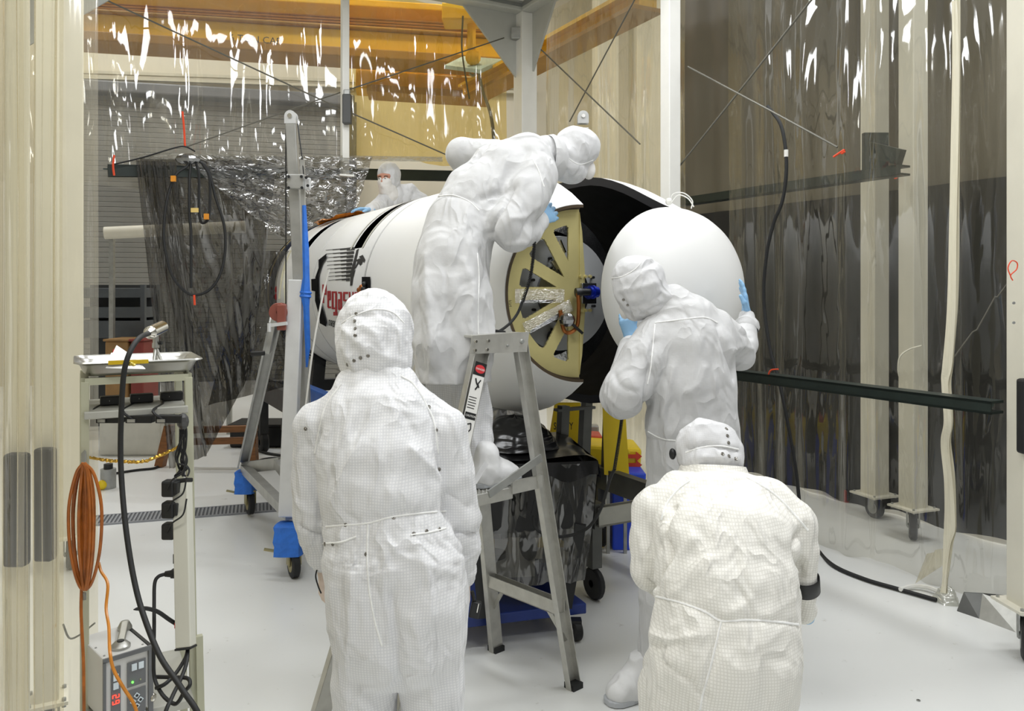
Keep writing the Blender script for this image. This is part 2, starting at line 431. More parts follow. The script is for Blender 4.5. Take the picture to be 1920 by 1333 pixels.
for i in range(4):
    for j in range(2):
        c = BWL(0.55 + 0.98 * i, ZT + 0.1, -0.45 - 0.72 * j)
        MB().box(c, (0.92, 0.66, 0.06), Matrix.Rotation(math.atan2(NN.y, NN.x), 3, 'Z')).build('filter_panel', M_white, tp, bevel=0.01)
MB().box(BWL(1.0, ZT + 0.03, -0.1), (0.1, 0.03, 0.03), Matrix.Rotation(math.atan2(NN.y, NN.x), 3, 'Z')).build('name_plate', M_black, tp)

def caster(name, par, c, r, w, ax, drop=0.0, plate=None, mm=None):
    """wheel under a post: c wheel centre, ax axle direction"""
    ax = Vector(ax).normalized(); c = Vector(c); d, s, u = frame(ax)
    t = MB().lathe(c - ax * w / 2, ax, [(0, r * 0.55), (0, r * 0.86), (w * 0.15, r), (w * 0.85, r), (w, r * 0.86), (w, r * 0.55)], 24).build('tyre', M_rubber, par, True)
    MB().cyl(c - ax * w * 0.52, c + ax * w * 0.52, r * 0.56, n=20).cyl(c - ax * w * 0.7, c + ax * w * 0.7, r * 0.16, n=10).build('hub', mm or M_galv, t, True)
    fk = MB()
    for k in (-1, 1): fk.beam(c + ax * k * w * 0.72, c + ax * k * w * 0.72 + ZZ * r * 1.18, 0.006 if abs(ax.z) > .9 else r * 0.7, 0.008, up=ax)
    fk.beam(c - ax * w * 0.76 + ZZ * r * 1.18, c + ax * w * 0.76 + ZZ * r * 1.18, r * 0.8, 0.012)
    fk.build('fork', mm or M_galv, t)
    return t

def post(name, label, base, w, ztop, group=None, zb=0.20, yaw=0.0, wheel_ax=None, mm=None):
    t = thing(name, label, 'post', (base.x, base.y, 0), group)
    R = Matrix.Rotation(yaw, 3, 'Z')
    MB().box((base.x, base.y, (zb + ztop) / 2), (w, w, ztop - zb), R).build('upright', mm or M_postc, t, bevel=0.006)
    MB().box((base.x, base.y, zb), (w * 1.75, w * 1.75, 0.012), R).build('base_plate', mm or M_postc, t)
    for i, j in ((-1, -1), (1, -1), (1, 1), (-1, 1)): MB().cyl(Vector((base.x, base.y, zb)) + R @ Vector((i * w * .7, j * w * .7, -.015)), Vector((base.x, base.y, zb)) + R @ Vector((i * w * .7, j * w * .7, 0.016)), 0.008, n=6).build('bolt', M_galv, t)
    r = zb * 0.42
    caster('caster', t, (base.x, base.y, r), r, 0.05, wheel_ax or R @ Vector((1, 0, 0)))
    return t
yawW = math.atan2(-DP.x, DP.y)
pt = post('tent_post', 'cream square tent post at the picture edge with a black grip pad', RW(0.0) + Vector((0.06, 0.0, 0)), 0.115, ZT, zb=0.24, yaw=0.05, wheel_ax=(0.86, -0.5, 0))
gpb = RW(0.0) + Vector((0.06, 0, 0))
MB().box(gpb + Vector((-0.05, -0.075, on_plane(1893, 775, gpb, (0, 1, 0)).z)), (0.07, 0.05, 0.325), Matrix.Rotation(0.05, 3, 'Z')).box(gpb + Vector((-0.02, -0.08, on_plane(1893, 775, gpb, (0, 1, 0)).z)), (0.035, 0.06, 0.33)).build('grip_pad', M_rubber, pt, bevel=0.012)
post('tent_post', 'narrow white tent post standing between the dome and the dark curtain', on_right(1257, 545), 0.10, ZT, zb=0.2, yaw=yawW, mm=M_white)
post('tent_post', 'pale grey corner post where back and side curtains meet', CORN, 0.16, ZT, zb=0.2, yaw=yawW, mm=M_white)
hp_ = thing('hanging_post', 'white post above the black rail midway along the back curtain', 'post', BWL(1.70, 2.56))
MB().beam(BWL(1.70, 2.58), BWL(1.70, ZT), 0.06, 0.06, up=DP).build('upright', M_white, hp_, bevel=.006)
MB().box(BWL(1.70, 2.57), (.12, .12, .014), Matrix.Rotation(yawW, 3, 'Z')).build('base_plate', M_white, hp_)
post('tent_post', 'cream post behind the vinyl strips in the left foreground', P(133, 545, 4.7), 0.13, ZT, zb=0.2, yaw=yawW)
lp = post('tent_post', 'cream post with dark grip pad beside the gathered vinyl flap', P(88, 545, 2.8), 0.075, ZT, zb=0.2, yaw=yawW)
MB().box(P(85, 945, 2.735), (0.062, 0.045, 0.385)).build('grip_pad', M_rubber, lp, bevel=0.01)
lp = post('tent_post', 'cream post with dark grip pad nearest the left picture edge', P(33, 545, 2.25), 0.058, ZT, zb=0.2, yaw=yawW)
MB().box(P(32, 955, 2.195), (0.06, 0.04, 0.31)).build('grip_pad', M_rubber, lp, bevel=0.01)
# neighbour tent's posts beyond the side curtain
p1 = P(1640, 545, 5.75); p2 = P(1712, 545, 5.25)
post('tent_post', 'left of the two cream posts standing outside the side curtain', p1, 0.135, 5.2, zb=0.17, yaw=0.35, wheel_ax=(0.9, 0.4, 0))
post('tent_post', 'scuffed cream post beside its twin outside the side curtain', p2, 0.125, 5.2, zb=0.21, yaw=0.35, wheel_ax=(0.9, -0.4, 0))

# gusset plates in the upper corners
gs = MB().prism([BWL(0.06, ZT, 0.03), BWL(0.62, ZT, 0.03), BWL(0.06, ZT - 0.6, 0.03)], DP * 0.02).build('gusset_plate', M_tgrey)
tag(gs, 'triangular grey gusset in the tent corner on the crane hook side', 'plate')
gs = MB().prism([RW(4.30, ZT, 0.03), RW(3.9, ZT, 0.03), RW(4.30, ZT - 0.55, 0.03)], NN * 0.02).build('gusset_plate', M_tgrey)
tag(gs, 'triangular grey gusset in the tent corner on the side curtain', 'plate')
kk = 3.62
gs = MB().prism([BWL(kk + 0.3, ZT, 0.03), BWL(kk - 0.75, ZT, 0.03), BWL(kk + 0.3, ZT - 0.85, 0.03)], DP * 0.02).build('gusset_plate', M_tgrey)
tag(gs, 'triangular grey gusset at the far left end of the back curtain', 'plate')

# rails
def rail(name, label, a, b, h=0.10, w=0.06):
    t = thing(name, label, 'rail', (a + b) / 2)
    MB().channel(a, b, w, h, 0.012, up=NN).build('channel', M_rail, t)
    MB().beam(a + ZZ * h * 0.12 - NN * 0.03, b + ZZ * h * 0.12 - NN * 0.03, 0.012, h * 0.12).build('lip', mat('rail_lip', '#3b4641', 0.4, 0.2), t)
    return t
rr = rail('rail', 'dark green horizontal rail across the side curtain at waist height', RW(0.09, 1.10, 0.03), RW(2.25, 1.10, 0.03), 0.1)
rail('rail', 'dark green rail high on the side curtain beside the diagonal wire', RW(0.98, 2.34, 0.64), RW(3.3, 2.34, 0.64), 0.1)
rail('rail', 'dark green rail far down the side curtain behind the white post', RW(3.35, 2.36, 0.9), RW(4.7, 2.36, 0.9), 0.16)
rail('rail', 'black rail carrying the crinkled drape across the back curtain', on_back(202, 320, 0.06), on_back(660, 327, 0.06), 0.085)
rail('rail', 'black rail in the gap beside the masked person, behind the rocket', on_back(640, 326, 1.5), on_back(1000, 333, 1.5), 0.11)
for (a, b2, lbl) in (((1638, 250), (1640, 330), 'dark bracket plate fixed where the upper rail meets the cream posts'),):
    t = MB().box(P(1641, 292, 5.3), (0.16, 0.04, 0.30)).build('rail_bracket', M_rail); tag(t, lbl, 'bracket')
t = MB().beam(P(1630, 280, 4.9), P(1690, 295, 4.7), 0.05, 0.09).build('rail_stub', M_rail); tag(t, 'short dark rail stub between the two outside cream posts', 'rail')

# red ties
def tie(label, pts, r=0.004, m=None, name='cable_tie', cat='tie'):
    o = MB().tube(spline(pts, 5), r, 6).build(name, m or M_red, smooth=True); return tag(o, label, cat)
tie('orange loop tie hanging on the cream edge post', [P(1894, 516, 3.44), P(1890, 502, 3.44), P(1897, 489, 3.44), P(1907, 493, 3.44), P(1906, 505, 3.44), P(1895, 516, 3.44), P(1899, 526, 3.44)], 0.0025)
tie('orange tie round the waist-high rail of the side curtain', [on_right(1459, 692, -0.01), on_right(1446, 694, -0.01), on_right(1441, 704, -0.01), on_right(1443, 722, -0.01)], 0.005)
tie('orange tie sticking up beside the drape gathering point', [on_back(342, 209, -0.02), on_back(345, 240, -0.02), on_back(347, 276, -0.02)], 0.008)
tie('orange tie on the left end of the black drape rail', [on_back(214, 291, -0.03), on_back(212, 310, -0.03), on_back(214, 329, -0.03)], 0.008)
tie('orange wire ends tangled on the high rail end', [on_right(1563, 294, 0.2), on_right(1575, 286, 0.2), on_right(1583, 281, 0.2), on_right(1578, 288, 0.2), on_right(1584, 284, 0.2)], 0.006)
tie('orange wire strung between the two outside cream posts', [P(1651, 307, 5.4), P(1668, 322, 5.3), P(1682, 332, 5.1), P(1677, 335, 5.1)], 0.004)
tie('red tie under the loop of the black hanging cables', [on_back(364, 553, -0.45), on_back(365, 572, -0.45)], 0.008)

# bracing wires
def wire(label, pts, r=0.006): return tag(MB().tube(pts, r, 6).build('bracing_wire', mat('wire_grey', '#6d6b62', 0.5, 0.4), smooth=True), label, 'wire')
wire('diagonal wire falling from upper left across the back curtain', [on_back(203, 2, 0.055), on_back(600, 186, 0.055), on_back(900, 318, 0.055)])
wire('diagonal wire rising from the drape to the corner post', [on_back(347, 276, 0.05), on_back(600, 186, 0.05), on_back(945, 71, 0.03)])
wire('diagonal wire rising behind the leaning man towards the outer column', [on_right(1068, 228, 0.07), on_right(1120, 130, 0.07), on_right(1195, -10, 0.07)])
wire('diagonal wire falling from the corner post behind the dome', [on_right(1004, 83, 0.05), on_right(1090, 165, 0.05), on_right(1200, 270, 0.05)])
wire('long diagonal wire climbing the dark side curtain', [on_right(1275, 310, 0.07), on_right(1395, 160, 0.07), on_right(1525, -5, 0.07)])
wire('diagonal wire falling to the high rail on the side curtain', [on_right(1290, 125, 0.05), on_right(1440, 205, 0.05), on_right(1570, 276, 0.05)])
wire('kinked wire low beside the cream edge post', [on_right(1888, 533, 0.05), on_right(1870, 557, 0.05), on_right(1866, 556, 0.05), on_right(1832, 618, 0.05), on_right(1824, 622, 0.05), on_right(1790, 668, 0.05)], 0.003)
t = MB().box(on_back(972, 64, 0), (0.14, 0.1, 0.11)).build('wire_clamp', M_galv, bevel=0.01); tag(t, 'grey clamp holding the wire on the corner post', 'clamp')

# ================================================================ CURTAINS
def curtain(label, a, b, z0, z1, m, amp=0.03, wl=0.25, seed=0, nu=200, nv=30, name='vinyl_curtain', skew=0.0, bot=None, group=None, wob=0.012):
    rnd = random.Random(seed); a, b = Vector(a), Vector(b); L = (b - a).length; d = (b - a) / L; n = Vector((-d.y, d.x, 0))
    ph = [(rnd.uniform(0.55, 1.9) * 2 * PI / wl, rnd.uniform(0, 6.28), rnd.uniform(0.4, 1), rnd.uniform(-0.5, 0.5)) for _ in range(7)]
    rows = []; uv = []
    for j in range(nv + 1):
        v = j / nv; z = z1 + (z0 - z1) * v; row = []
        for i in range(nu + 1):
            u = L * i / nu
            o = sum(math.sin(f * u + p + s * 1.3 * v + 0.5 * math.sin(3 * v + p)) * w for f, p, w, s in ph) / 3.0
            o *= amp * (0.35 + 0.65 * v)
            o += wob * math.sin(7 * v + 5 * math.sin(1.7 * u + seed) + seed) * math.sin(2.3 * u + 4 * v)
            zz = z + (0.02 * math.sin(9 * u + seed) if j == nv else 0)
            row.append(a + d * u + n * o + ZZ * (zz - a.z)); uv.append((u, z))
        rows.append(row)
    o = MB().grid(rows).build(name, m, smooth='all', fix=False, uvs=uv)
    return tag(o, label, 'curtain', group)

F_back = film('film_back', '#f6f4ec', 0.08, '#eeebe0', 0.06, 0.04, 0.55, (3.6, 0.6), 0.5)
F_amber = film('film_amber', '#f3dfa2', 0.10, '#e2c878', 0.06, 0.05, 0.45, (3.6, 0.55), 0.45)
F_pale = film('film_pale', '#f8f3e2', 0.20, '#e8dfc6', 0.06, 0.06, 0.4, (6, 0.5), 0.45)
F_side = film('film_side', '#f0efea', 0.05, '#d9d7cd', 0.05, 0.05, 0.6, (3.5, 0.7), 0.5)
F_left = film('film_left', '#fbf7ea', 0.22, '#f7f2e2', 0.05, 0.10, 0.16, (6, 0.16), 0.30, 0.16)
F_drape = film('film_drape', '#8f8d88', 0.06, '#6d6a66', 0.09, 0.05, 0.9, (4, 3.0), 0.6)

curtain('clear vinyl curtain left of the white back post, crane girder seen through it', BWL(1.70, 0, 0.14), BWL(4.1, 0, 0.14), 2.40, ZT, F_back, 0.02, 0.30, 3, 180, 26)
curtain('amber tinted vinyl curtain between white back post and corner post', BWL(0.12, 0, 0.14), BWL(1.68, 0, 0.14), 2.76, ZT, F_amber, 0.018, 0.28, 5, 140, 26)
curtain('pale yellowish vinyl curtain between the corner post and narrow white post', RW(2.34, 0, 0.16), RW(4.25, 0, 0.16), 0.02, ZT, F_pale, 0.03, 0.3, 8, 160, 30)
curtain('clear side curtain in front of the dark drapes and two cream posts', RW(0.0, 0, 0.54), RW(2.32, 0, 0.54), 0.01, ZT, F_side, 0.035, 0.33, 11, 220, 36)
curtain('clear vinyl curtain past the cream edge post, outside the picture edge', RW(-2.2, 0, 0.54), RW(-0.02, 0, 0.54), 0.01, ZT, F_side, 0.03, 0.3, 12, 80, 16)
# left side: hanging strips, each its own sheet
Lw = Vector((-1.19, 2.0, 0)) - NN * 0.13
def LW(s, off=0): return Lw + DP * s + NN * off
for i in range(6):
    s0 = -1.55 + i * 0.62
    curtain(['first side wall vinyl strip from the viewer, behind the padded posts', 'second side wall vinyl strip from the viewer, behind the padded posts', 'third side wall vinyl strip from the viewer, behind the padded posts',
             'fourth side wall vinyl strip from the viewer, beside the steel tray', 'fifth side wall vinyl strip from the viewer, behind the steel tray', 'sixth side wall vinyl strip from the viewer, next to the back curtain'][i],
            LW(s0, -0.03 * (i % 2)), LW(s0 + 0.68, -0.03 * (i % 2)), 0.01, ZT, F_left, 0.016, 0.34, 20 + i, 60, 20, 'vinyl_strip')
curtain('cream gathered vinyl flap behind the steel tray and rack', P(104, 545, 2.95) * 1.0, P(186, 545, 3.05), 0.02, ZT, F_left, 0.03, 0.10, 31, 60, 24, 'vinyl_strip')
for o in COL.objects:
    if o.name.startswith('vinyl_strip') and o.get('label', '').startswith('cream gathered'):
        pass

# dark drapes beyond the side curtain
def drape(label, a, b, z0, z1, m, amp, wl, seed): return curtain(label, a, b, z0, z1, m, amp, wl, seed, 160, 20, 'backing_drape')
M_taupe = mat('taupe_drape', '#6a6455', 0.5, var=0.12, scale=2.0, stretch=(1, 1, 0.4))
M_char = mat('charcoal_drape', '#1d1d1c', 0.45, var=0.3, scale=2.5, stretch=(1, 1, 0.4))
drape('taupe hanging drape beyond the side curtain, above the upper rail', RW(-2.2, 0, 1.62), RW(4.12, 0, 1.62), 2.25, 6.2, M_taupe, 0.03, 0.6, 41)
drape('charcoal hanging drape beyond the side curtain, below the upper rail', RW(-2.2, 0, 1.58), RW(4.05, 0, 1.58), 0.015, 2.36, M_char, 0.035, 0.5, 42)

# floor grate
gr = thing('floor_grate', 'long grey floor drain grate crossing under the back curtain', 'grate', FL(360, 972))
ga, gb = FL(120, 982), FL(660, 940); gd = (gb - ga).normalized(); gn = Vector((-gd.y, gd.x, 0)); gw = 0.24
M_grate = mat('grate_grey', '#8f9194', 0.6, 0.2)
MB().beam(ga + ZZ * 0.002, gb + ZZ * 0.002, gw, 0.004).build('channel', mat('grate_dark', '#55575a', 0.7), gr)
for k in (-1, 1): MB().beam(ga + gn * k * gw / 2 + ZZ * 0.006, gb + gn * k * gw / 2 + ZZ * 0.006, 0.015, 0.012).build('edge_bar', M_grate, gr)
L = (gb - ga).length; nb = int(L / 0.026); bar = MB()
for i in range(nb): c = ga + gd * (i + .5) * L / nb + ZZ * 0.006; bar.beam(c - gn * gw / 2, c + gn * gw / 2, 0.013, 0.010)
tag(bar.build('grate_bars', M_grate, gr), kind='stuff')

for y in (568, 605):
    q = on_plane(1900, y, gpb - Vector((0, .0585, 0)), (0, 1, 0)); MB().cyl(q, q - Vector((0, .006, 0)), .006, n=8).build('bolt', M_galv, pt).location = (0, 0, 0)
st_ = tag(MB().tube(spline([P(1728, 648, 5.12), P(1705, 655, 5.14), P(1688, 668, 5.14), P(1684, 690, 5.14), P(1686, 705, 5.14)], 5), .006, 6).build('tie_string', M_postc, smooth=True), 'pale string tied round the scuffed outside post', 'string')
F_strip = film('film_strip', '#f7f3e4', 0.15, '#f4efdf', 0.07, 0.07, 0.35, (16, 0.5), 0.5, 0.5)
for x0, x1, Y0, Y1, sd_, lb in ((-34, 44, 1.72, 1.86, 61, 'clear vinyl strip hanging in front of the outermost padded post'), (36, 116, 1.90, 2.05, 62, 'clear vinyl strip hanging in front of the padded post beside the flap')):
    a_, b_ = P(x0, 545, Y0), P(x1, 545, Y1); a_.z = b_.z = 0
    curtain(lb, a_, b_, 0.01, ZT, F_strip, 0.014, 0.05, sd_, 60, 24, 'vinyl_strip', wob=0.006)
# ================================================================ ROCKET
AZ, DA, RR = 1.617, 2.14, 0.635
def AX(t, D=DA, z=AZ): return NN * D + DP * t + ZZ * z
def cp(t, r, ph, D=DA, z=AZ):
    """point at distance t, radius r, angle ph (0 = side facing the viewer, 90 = top)"""
    a = math.radians(ph); return AX(t, D, z) - NN * (r * math.cos(a)) + ZZ * (r * math.sin(a))
def hit(x, y, R=RR, D=DA, z=AZ):
    r = Vector(((x - 960) / F, 1, -(y - HZ) / F)); ra = (r.dot(NN), r.z); ca = (-D, H - z)
    a = ra[0] ** 2 + ra[1] ** 2; b = 2 * (ra[0] * ca[0] + ra[1] * ca[1]); q = ca[0] ** 2 + ca[1] ** 2 - R * R
    ds = max(0, b * b - 4 * a * q); k = (-b - math.sqrt(ds)) / (2 * a); return Vector((0, 0, H)) + r * k
M_shell = mat('shell_white', '#eeeeec', 0.42, var=0.012, scale=3)
M_gold = mat('gold_chromate', '#d6ca8c', 0.36, 0.35, var=0.07, scale=6)
M_dark = mat('carbon_dark', '#171718', 0.8, var=0.3, scale=14, spec=0.08)
M_seam = mat('seam_dark', '#3a3a38', 0.6)
M_grey = mat('disc_grey', '#a9abac', 0.5, 0.15, var=0.04)
M_mirror = mat('foil_silver', '#9fa0a2', 0.16, 0.95, var=0.3, scale=10, bump=0.5, bscale=14)
M_kapton = mat('kapton', '#e08a1e', 0.2, 0.4, var=0.35, scale=18, bump=0.8, bscale=20)
M_redp = mat('letter_red', '#a8252c', 0.5, var=0.05)
M_blk = mat('letter_black', '#2b2b2c', 0.5, var=0.1)
M_anod = mat('blue_anodised', '#2038b8', 0.3, 0.5)
M_copper = mat('copper_loop', '#a06030', 0.3, 0.7, var=0.2)

def arc_shell(prof, p0, p1, n, thick, m_out, D=DA, z=AZ, name='shell', par=None, inner=None):
    """skin of revolution between angles, with a thickness and a separate liner"""
    ph = [p0 + (p1 - p0) * i / n for i in range(n + 1)]
    rows = [[cp(t, r, a, D, z) for a in ph] for t, r in prof]
    inn = [[cp(t, r - thick, a, D, z) for a in ph] for t, r in prof]
    o = MB(); o.grid(rows)
    closed = abs(p1 - p0) >= 359.9
    k = n + 1; m = len(prof)
    def strip(a, b):
        o.add(a + b, [(i, i + 1, len(a) + i + 1, len(a) + i) for i in range(len(a) - 1)])
    strip(rows[0], inn[0]); strip(rows[-1], inn[-1])
    if not closed: strip([r[0] for r in rows], [r[0] for r in inn]); strip([r[-1] for r in rows], [r[-1] for r in inn])
    ob = o.build(name, m_out, par, smooth=True)
    li = MB().grid(inn).build('liner', inner or M_dark, par, smooth=True)
    return ob, li

rk = thing('rocket', 'white rocket body lying on its trailer with one half of the nose fairing fitted', 'rocket', AX(5.2) - ZZ * AZ)
# barrel sections
def barrel(t0, t1, name, gaps=None, r=RR):
    ts = [t0 + (t1 - t0) * i / 12 for i in range(13)]; n = 96; o = MB()
    vs = []; fs = []
    for t in ts:
        for i in range(n): vs.append(cp(t, r, 360 * i / n))
    for j in range(12):
        for i in range(n):
            tm = (ts[j] + ts[j + 1]) / 2; pm = 360 * (i + .5) / n
            if gaps and any(a < tm < b and c < pm < d for a, b, c, d in gaps): continue
            fs.append((j * n + i, j * n + (i + 1) % n, (j + 1) * n + (i + 1) % n, (j + 1) * n + i))
    o.add(vs, fs)
    # end lips
    for t in (t0, t1):
        a = [cp(t, r, 360 * i / n) for i in range(n + 1)]; b2 = [cp(t, r - .02, 360 * i / n) for i in range(n + 1)]
        o.add(a + b2, [(i, i + 1, n + 1 + i + 1, n + 1 + i) for i in range(n)])
    return o.build(name, M_shell, rk, smooth=True)
barrel(4.60, 5.75, 'avionics_barrel', [(4.79, 5.03, 26, 82)])
barrel(5.77, 6.21, 'stage_barrel', None)
barrel(6.235, 6.98, 'stage_barrel', [(6.24, 6.40, 30, 66)])
MB().lathe(AX(4.3), DP, [(0.3, RR - 0.05), (2.66, RR - 0.05)], 64).build('inner_core', M_dark, rk, True)
MB().lathe(AX(6.98), DP, [(0, RR - 0.03), (0.06, RR - 0.04), (0.10, 0.52), (0.11, 0.0)], 48).build('motor_end', mat('motor_dark', '#23262c', 0.5, var=0.3), rk, True)
for t in (4.585, 5.76, 6.222):
    MB().lathe(AX(t - 0.014), DP, [(0, RR - 0.008), (0.028, RR - 0.008)], 96).build('seam_ring', M_seam, rk, True)
# slot frame with harness
fr = MB()
for t in (4.79, 5.03):
    rows = [[cp(t + s, RR + 0.004, 26 + 56 * i / 24) for i in range(25)] for s in (-0.014, 0.014)]
    fr.grid(rows)
fr.build('slot_edge', mat('edge_grey', '#c8c6bb', 0.5), rk, True)
for i in range(9):
    a = 30 + i * 5.4
    MB().box(cp(4.88 + 0.03 * (i % 2), RR - 0.06, a), (0.05, 0.05, 0.05), Matrix.Rotation(a * 0.02 + i, 3, 'X')).build('connector', M_black if i % 3 else M_chrome, rk, bevel=0.006)
# orange blanket on the far top of the aft section
kb = []
rnd = random.Random(5)
for j in range(9):
    kb.append([cp(6.52 + 0.045 * i, RR + 0.012 + rnd.uniform(0, 0.04), 62 + 8 * j) for i in range(10)])
MB().grid(kb).build('orange_foil', M_kapton, rk)

# fitted half of the fairing (viewer's side) with gold bulkhead
PROF = [(4.57, RR), (4.3, RR), (4.0, RR), (3.8, RR), (3.7, 0.630), (3.6, 0.612), (3.5, 0.583), (3.4, 0.543), (3.3, 0.492), (3.2, 0.428)]
half, lin1 = arc_shell(PROF, -90, 90, 48, 0.016, M_shell, name='fairing_half', par=rk)
# edge bands of dark rubber along the front lip
lip = [[cp(3.197, 0.425 - s, -90 + 180 * i / 40) for i in range(41)] for s in (0, 0.014)]
MB().grid(lip).build('lip_seal', mat('lip_brown', '#4b3d2a', 0.5), rk, True)

TB = 3.235
def bk(a, b2, t=TB): return AX(t) - NN * a + ZZ * b2                      # in the bulkhead's plane: a towards the viewer's side, b up
bm_ = MB(); th = DP * 0.012
RO, RI = 0.408, 0.335
n = 48
outer = [(RO * math.cos(math.radians(-90 + 180 * i / n)), RO * math.sin(math.radians(-90 + 180 * i / n))) for i in range(n + 1)]
# polar cells removed where the windows are
rs = [0.0, 0.06, 0.105, 0.118, 0.135, 0.16, 0.19, 0.22, 0.25, 0.28, 0.305, 0.322, 0.335, 0.37, RO]
spokes = [-90, -58, -27, 0, 27, 58, 90]; hw = 0.030
NA = 360
def window(r, a):
    if not 0.108 < r < 0.333: return False
    p = (r * math.cos(a), r * math.sin(a))
    for s in spokes:
        sa = math.radians(s); perp = abs(-p[0] * math.sin(sa) + p[1] * math.cos(sa))
        lim = hw if abs(s) != 90 else 0.062
        along = p[0] * math.cos(sa) + p[1] * math.sin(sa)
        # rounded window corners
        e = min(r - 0.108, 0.333 - r)
        if along > 0 and perp < lim + max(0, 0.012 - e): return False
    return True
rs = [0.0, 0.06, 0.108] + [0.108 + 0.225 * i / 26 for i in range(1, 26)] + [0.333, 0.37, RO]
vs, fs = [], []
for r in rs:
    for i in range(NA + 1):
        a = math.radians(-90 + 180 * i / NA); vs.append(bk(r * math.cos(a), r * math.sin(a)))
for j in range(len(rs) - 1):
    for i in range(NA):
        if window((rs[j] + rs[j + 1]) / 2, math.radians(-90 + 180 * (i + .5) / NA)): continue
        fs.append((j * (NA + 1) + i, j * (NA + 1) + i + 1, (j + 1) * (NA + 1) + i + 1, (j + 1) * (NA + 1) + i))
gb_ = MB().add(vs, fs)
gb_.prism([bk(0, -0.40), bk(-0.018, -0.30), bk(-0.034, -0.10), bk(-0.034, 0.10), bk(-0.018, 0.30), bk(0, 0.40)], th * 0.01)
bulk = gb_.build('bulkhead', M_gold, rk, fix=True)
so = bulk.modifiers.new('thick', 'SOLIDIFY'); so.thickness = 0.010
rows = [[bk((RO + s) * math.cos(math.radians(-90 + 180 * i / n)), (RO + s) * math.sin(math.radians(-90 + 180 * i / n)), TB - 0.006) for i in range(n + 1)] for s in (-0.003, 0.006)]
MB().grid(rows).build('bulkhead_rim', mat('lip_brown', '#4b3d2a'), rk, True)
# clear tape over two spokes
M_tape = film('clear_tape', '#eeeeee', 0.13, '#d8d8d6', 0.16, 0.08, 0.5, (20, 20), 0.6)
def strap(a0, b0, a1, b1, w, name):
    p, q = bk(a0, b0, TB - 0.012), bk(a1, b1, TB - 0.012); d = (q - p).normalized(); s = d.cross(DP).normalized()
    rows = [[p.lerp(q, i / 10) + s * w * k - DP * 0.003 * math.sin(i) for i in range(11)] for k in (-.5, 0, .5)]
    return MB().grid(rows).build(name, M_tape, rk, smooth='all', fix=False, uvs=[(i / 10, k * .3) for k in range(3) for i in range(11)])
strap(0.36, -0.012, 0.09, -0.012, 0.066, 'clear_tape'); strap(0.31, -0.165, 0.05, -0.055, 0.06, 'clear_tape')
# inner structures behind the bulkhead
MB().lathe(AX(3.38), DP, [(0, 0.0), (0, 0.135), (0.004, 0.14), (0.004, 0.285), (0.03, 0.288), (0.03, 0.0)], 56).build('grey_disc', M_grey, rk, True)
MB().lathe(AX(3.37), DP, [(0, 0.0), (0, 0.150), (0.012, 0.152)], 40).build('inner_plate', M_mirror, rk, True)
bl = [MB().cyl(bk(0.13 * math.cos(k * PI / 5), 0.13 * math.sin(k * PI / 5), 3.372), bk(0.13 * math.cos(k * PI / 5), 0.13 * math.sin(k * PI / 5), 3.35), 0.008, n=8) for k in range(10)]
for q in bl: q.build('bolt', M_chrome, rk)
for k in range(8):
    a = k * PI / 4 + .35
    MB().cyl(bk(0.19 * math.cos(a), 0.19 * math.sin(a), 3.385), bk(0.19 * math.cos(a), 0.19 * math.sin(a), 3.36), 0.007, n=8).build('screw', M_black, rk)
MB().lathe(AX(3.55), DP, [(0, 0.33), (0.02, 0.45), (0.5, 0.46)], 40).build('payload_body', M_mirror, rk, True)
for a, b2 in ((0.29, 0.20), (0.24, 0.27), (0.31, -0.17), (0.25, -0.25), (0.33, 0.06)):
    rnd = random.Random(int(a * 100)); c = bk(a, b2, 3.46)
    rows = [[c - NN * (i * .035 - .07) + ZZ * (j * .035 - .07) + DP * rnd.uniform(-.025, .025) for i in range(5)] for j in range(5)]
    MB().grid(rows).build('foil_blanket', M_mirror, rk)
MB().cyl(bk(0.06, -0.215, 3.377), bk(0.06, -0.215, 3.372), 0.035, n=20).build('port', M_black, rk)
for k in range(3): MB().cyl(bk(0.05 + .02 * k, 0.26 - .05 * k, 3.34), bk(0.02 + .02 * k, 0.20 - .04 * k, 3.34), 0.014, n=10).build('fitting', M_chrome, rk, True)
# hub connector
MB().box(bk(-0.04, 0.0, TB - 0.02), (0.085, 0.02, 0.10), Matrix.Rotation(math.atan2(NN.y, NN.x), 3, 'Z')).build('connector_plate', M_mirror, rk, bevel=0.004)
MB().cyl(bk(0.03, 0.006, TB - 0.045), bk(-0.035, 0.006, TB - 0.045), 0.017, n=14).cyl(bk(0.045, 0.004, TB - 0.04), bk(0.02, 0.006, TB - 0.045), 0.022, n=12).build('connector_back', M_black, rk, True)
MB().cyl(bk(-0.03, 0.006, TB - 0.045), bk(-0.075, 0.006, TB - 0.045), 0.026, n=18).cyl(bk(-0.045, 0.006, TB - 0.045), bk(-0.055, 0.006, TB - 0.045), 0.033, n=18).build('blue_connector', M_anod, rk, True)
for i in (-1, 0, 1):
    for j in (-1, 1): MB().cyl(bk(-0.03 + i * 0.026, j * 0.082, TB - 0.004), bk(-0.03 + i * 0.026, j * 0.082, TB - 0.018), 0.008, n=8).build('rivet', M_gold, rk)
MB().tube(spline([bk(0.04, 0.0, TB - 0.05), bk(0.035, -0.06, TB - 0.05), bk(0.04, -0.15, TB - 0.045), bk(0.075, -0.185, TB - 0.04), bk(0.11, -0.17, TB - 0.035), bk(0.12, -0.08, TB - 0.02)], 8), 0.010, 8).build('cable_loop', M_copper, rk, True)
rnd = random.Random(2)
MB().ball(bk(0.095, -0.125, TB - 0.04), (0.04, 0.03, 0.035), 9, 6).build('tape_wad', M_mirror, rk)
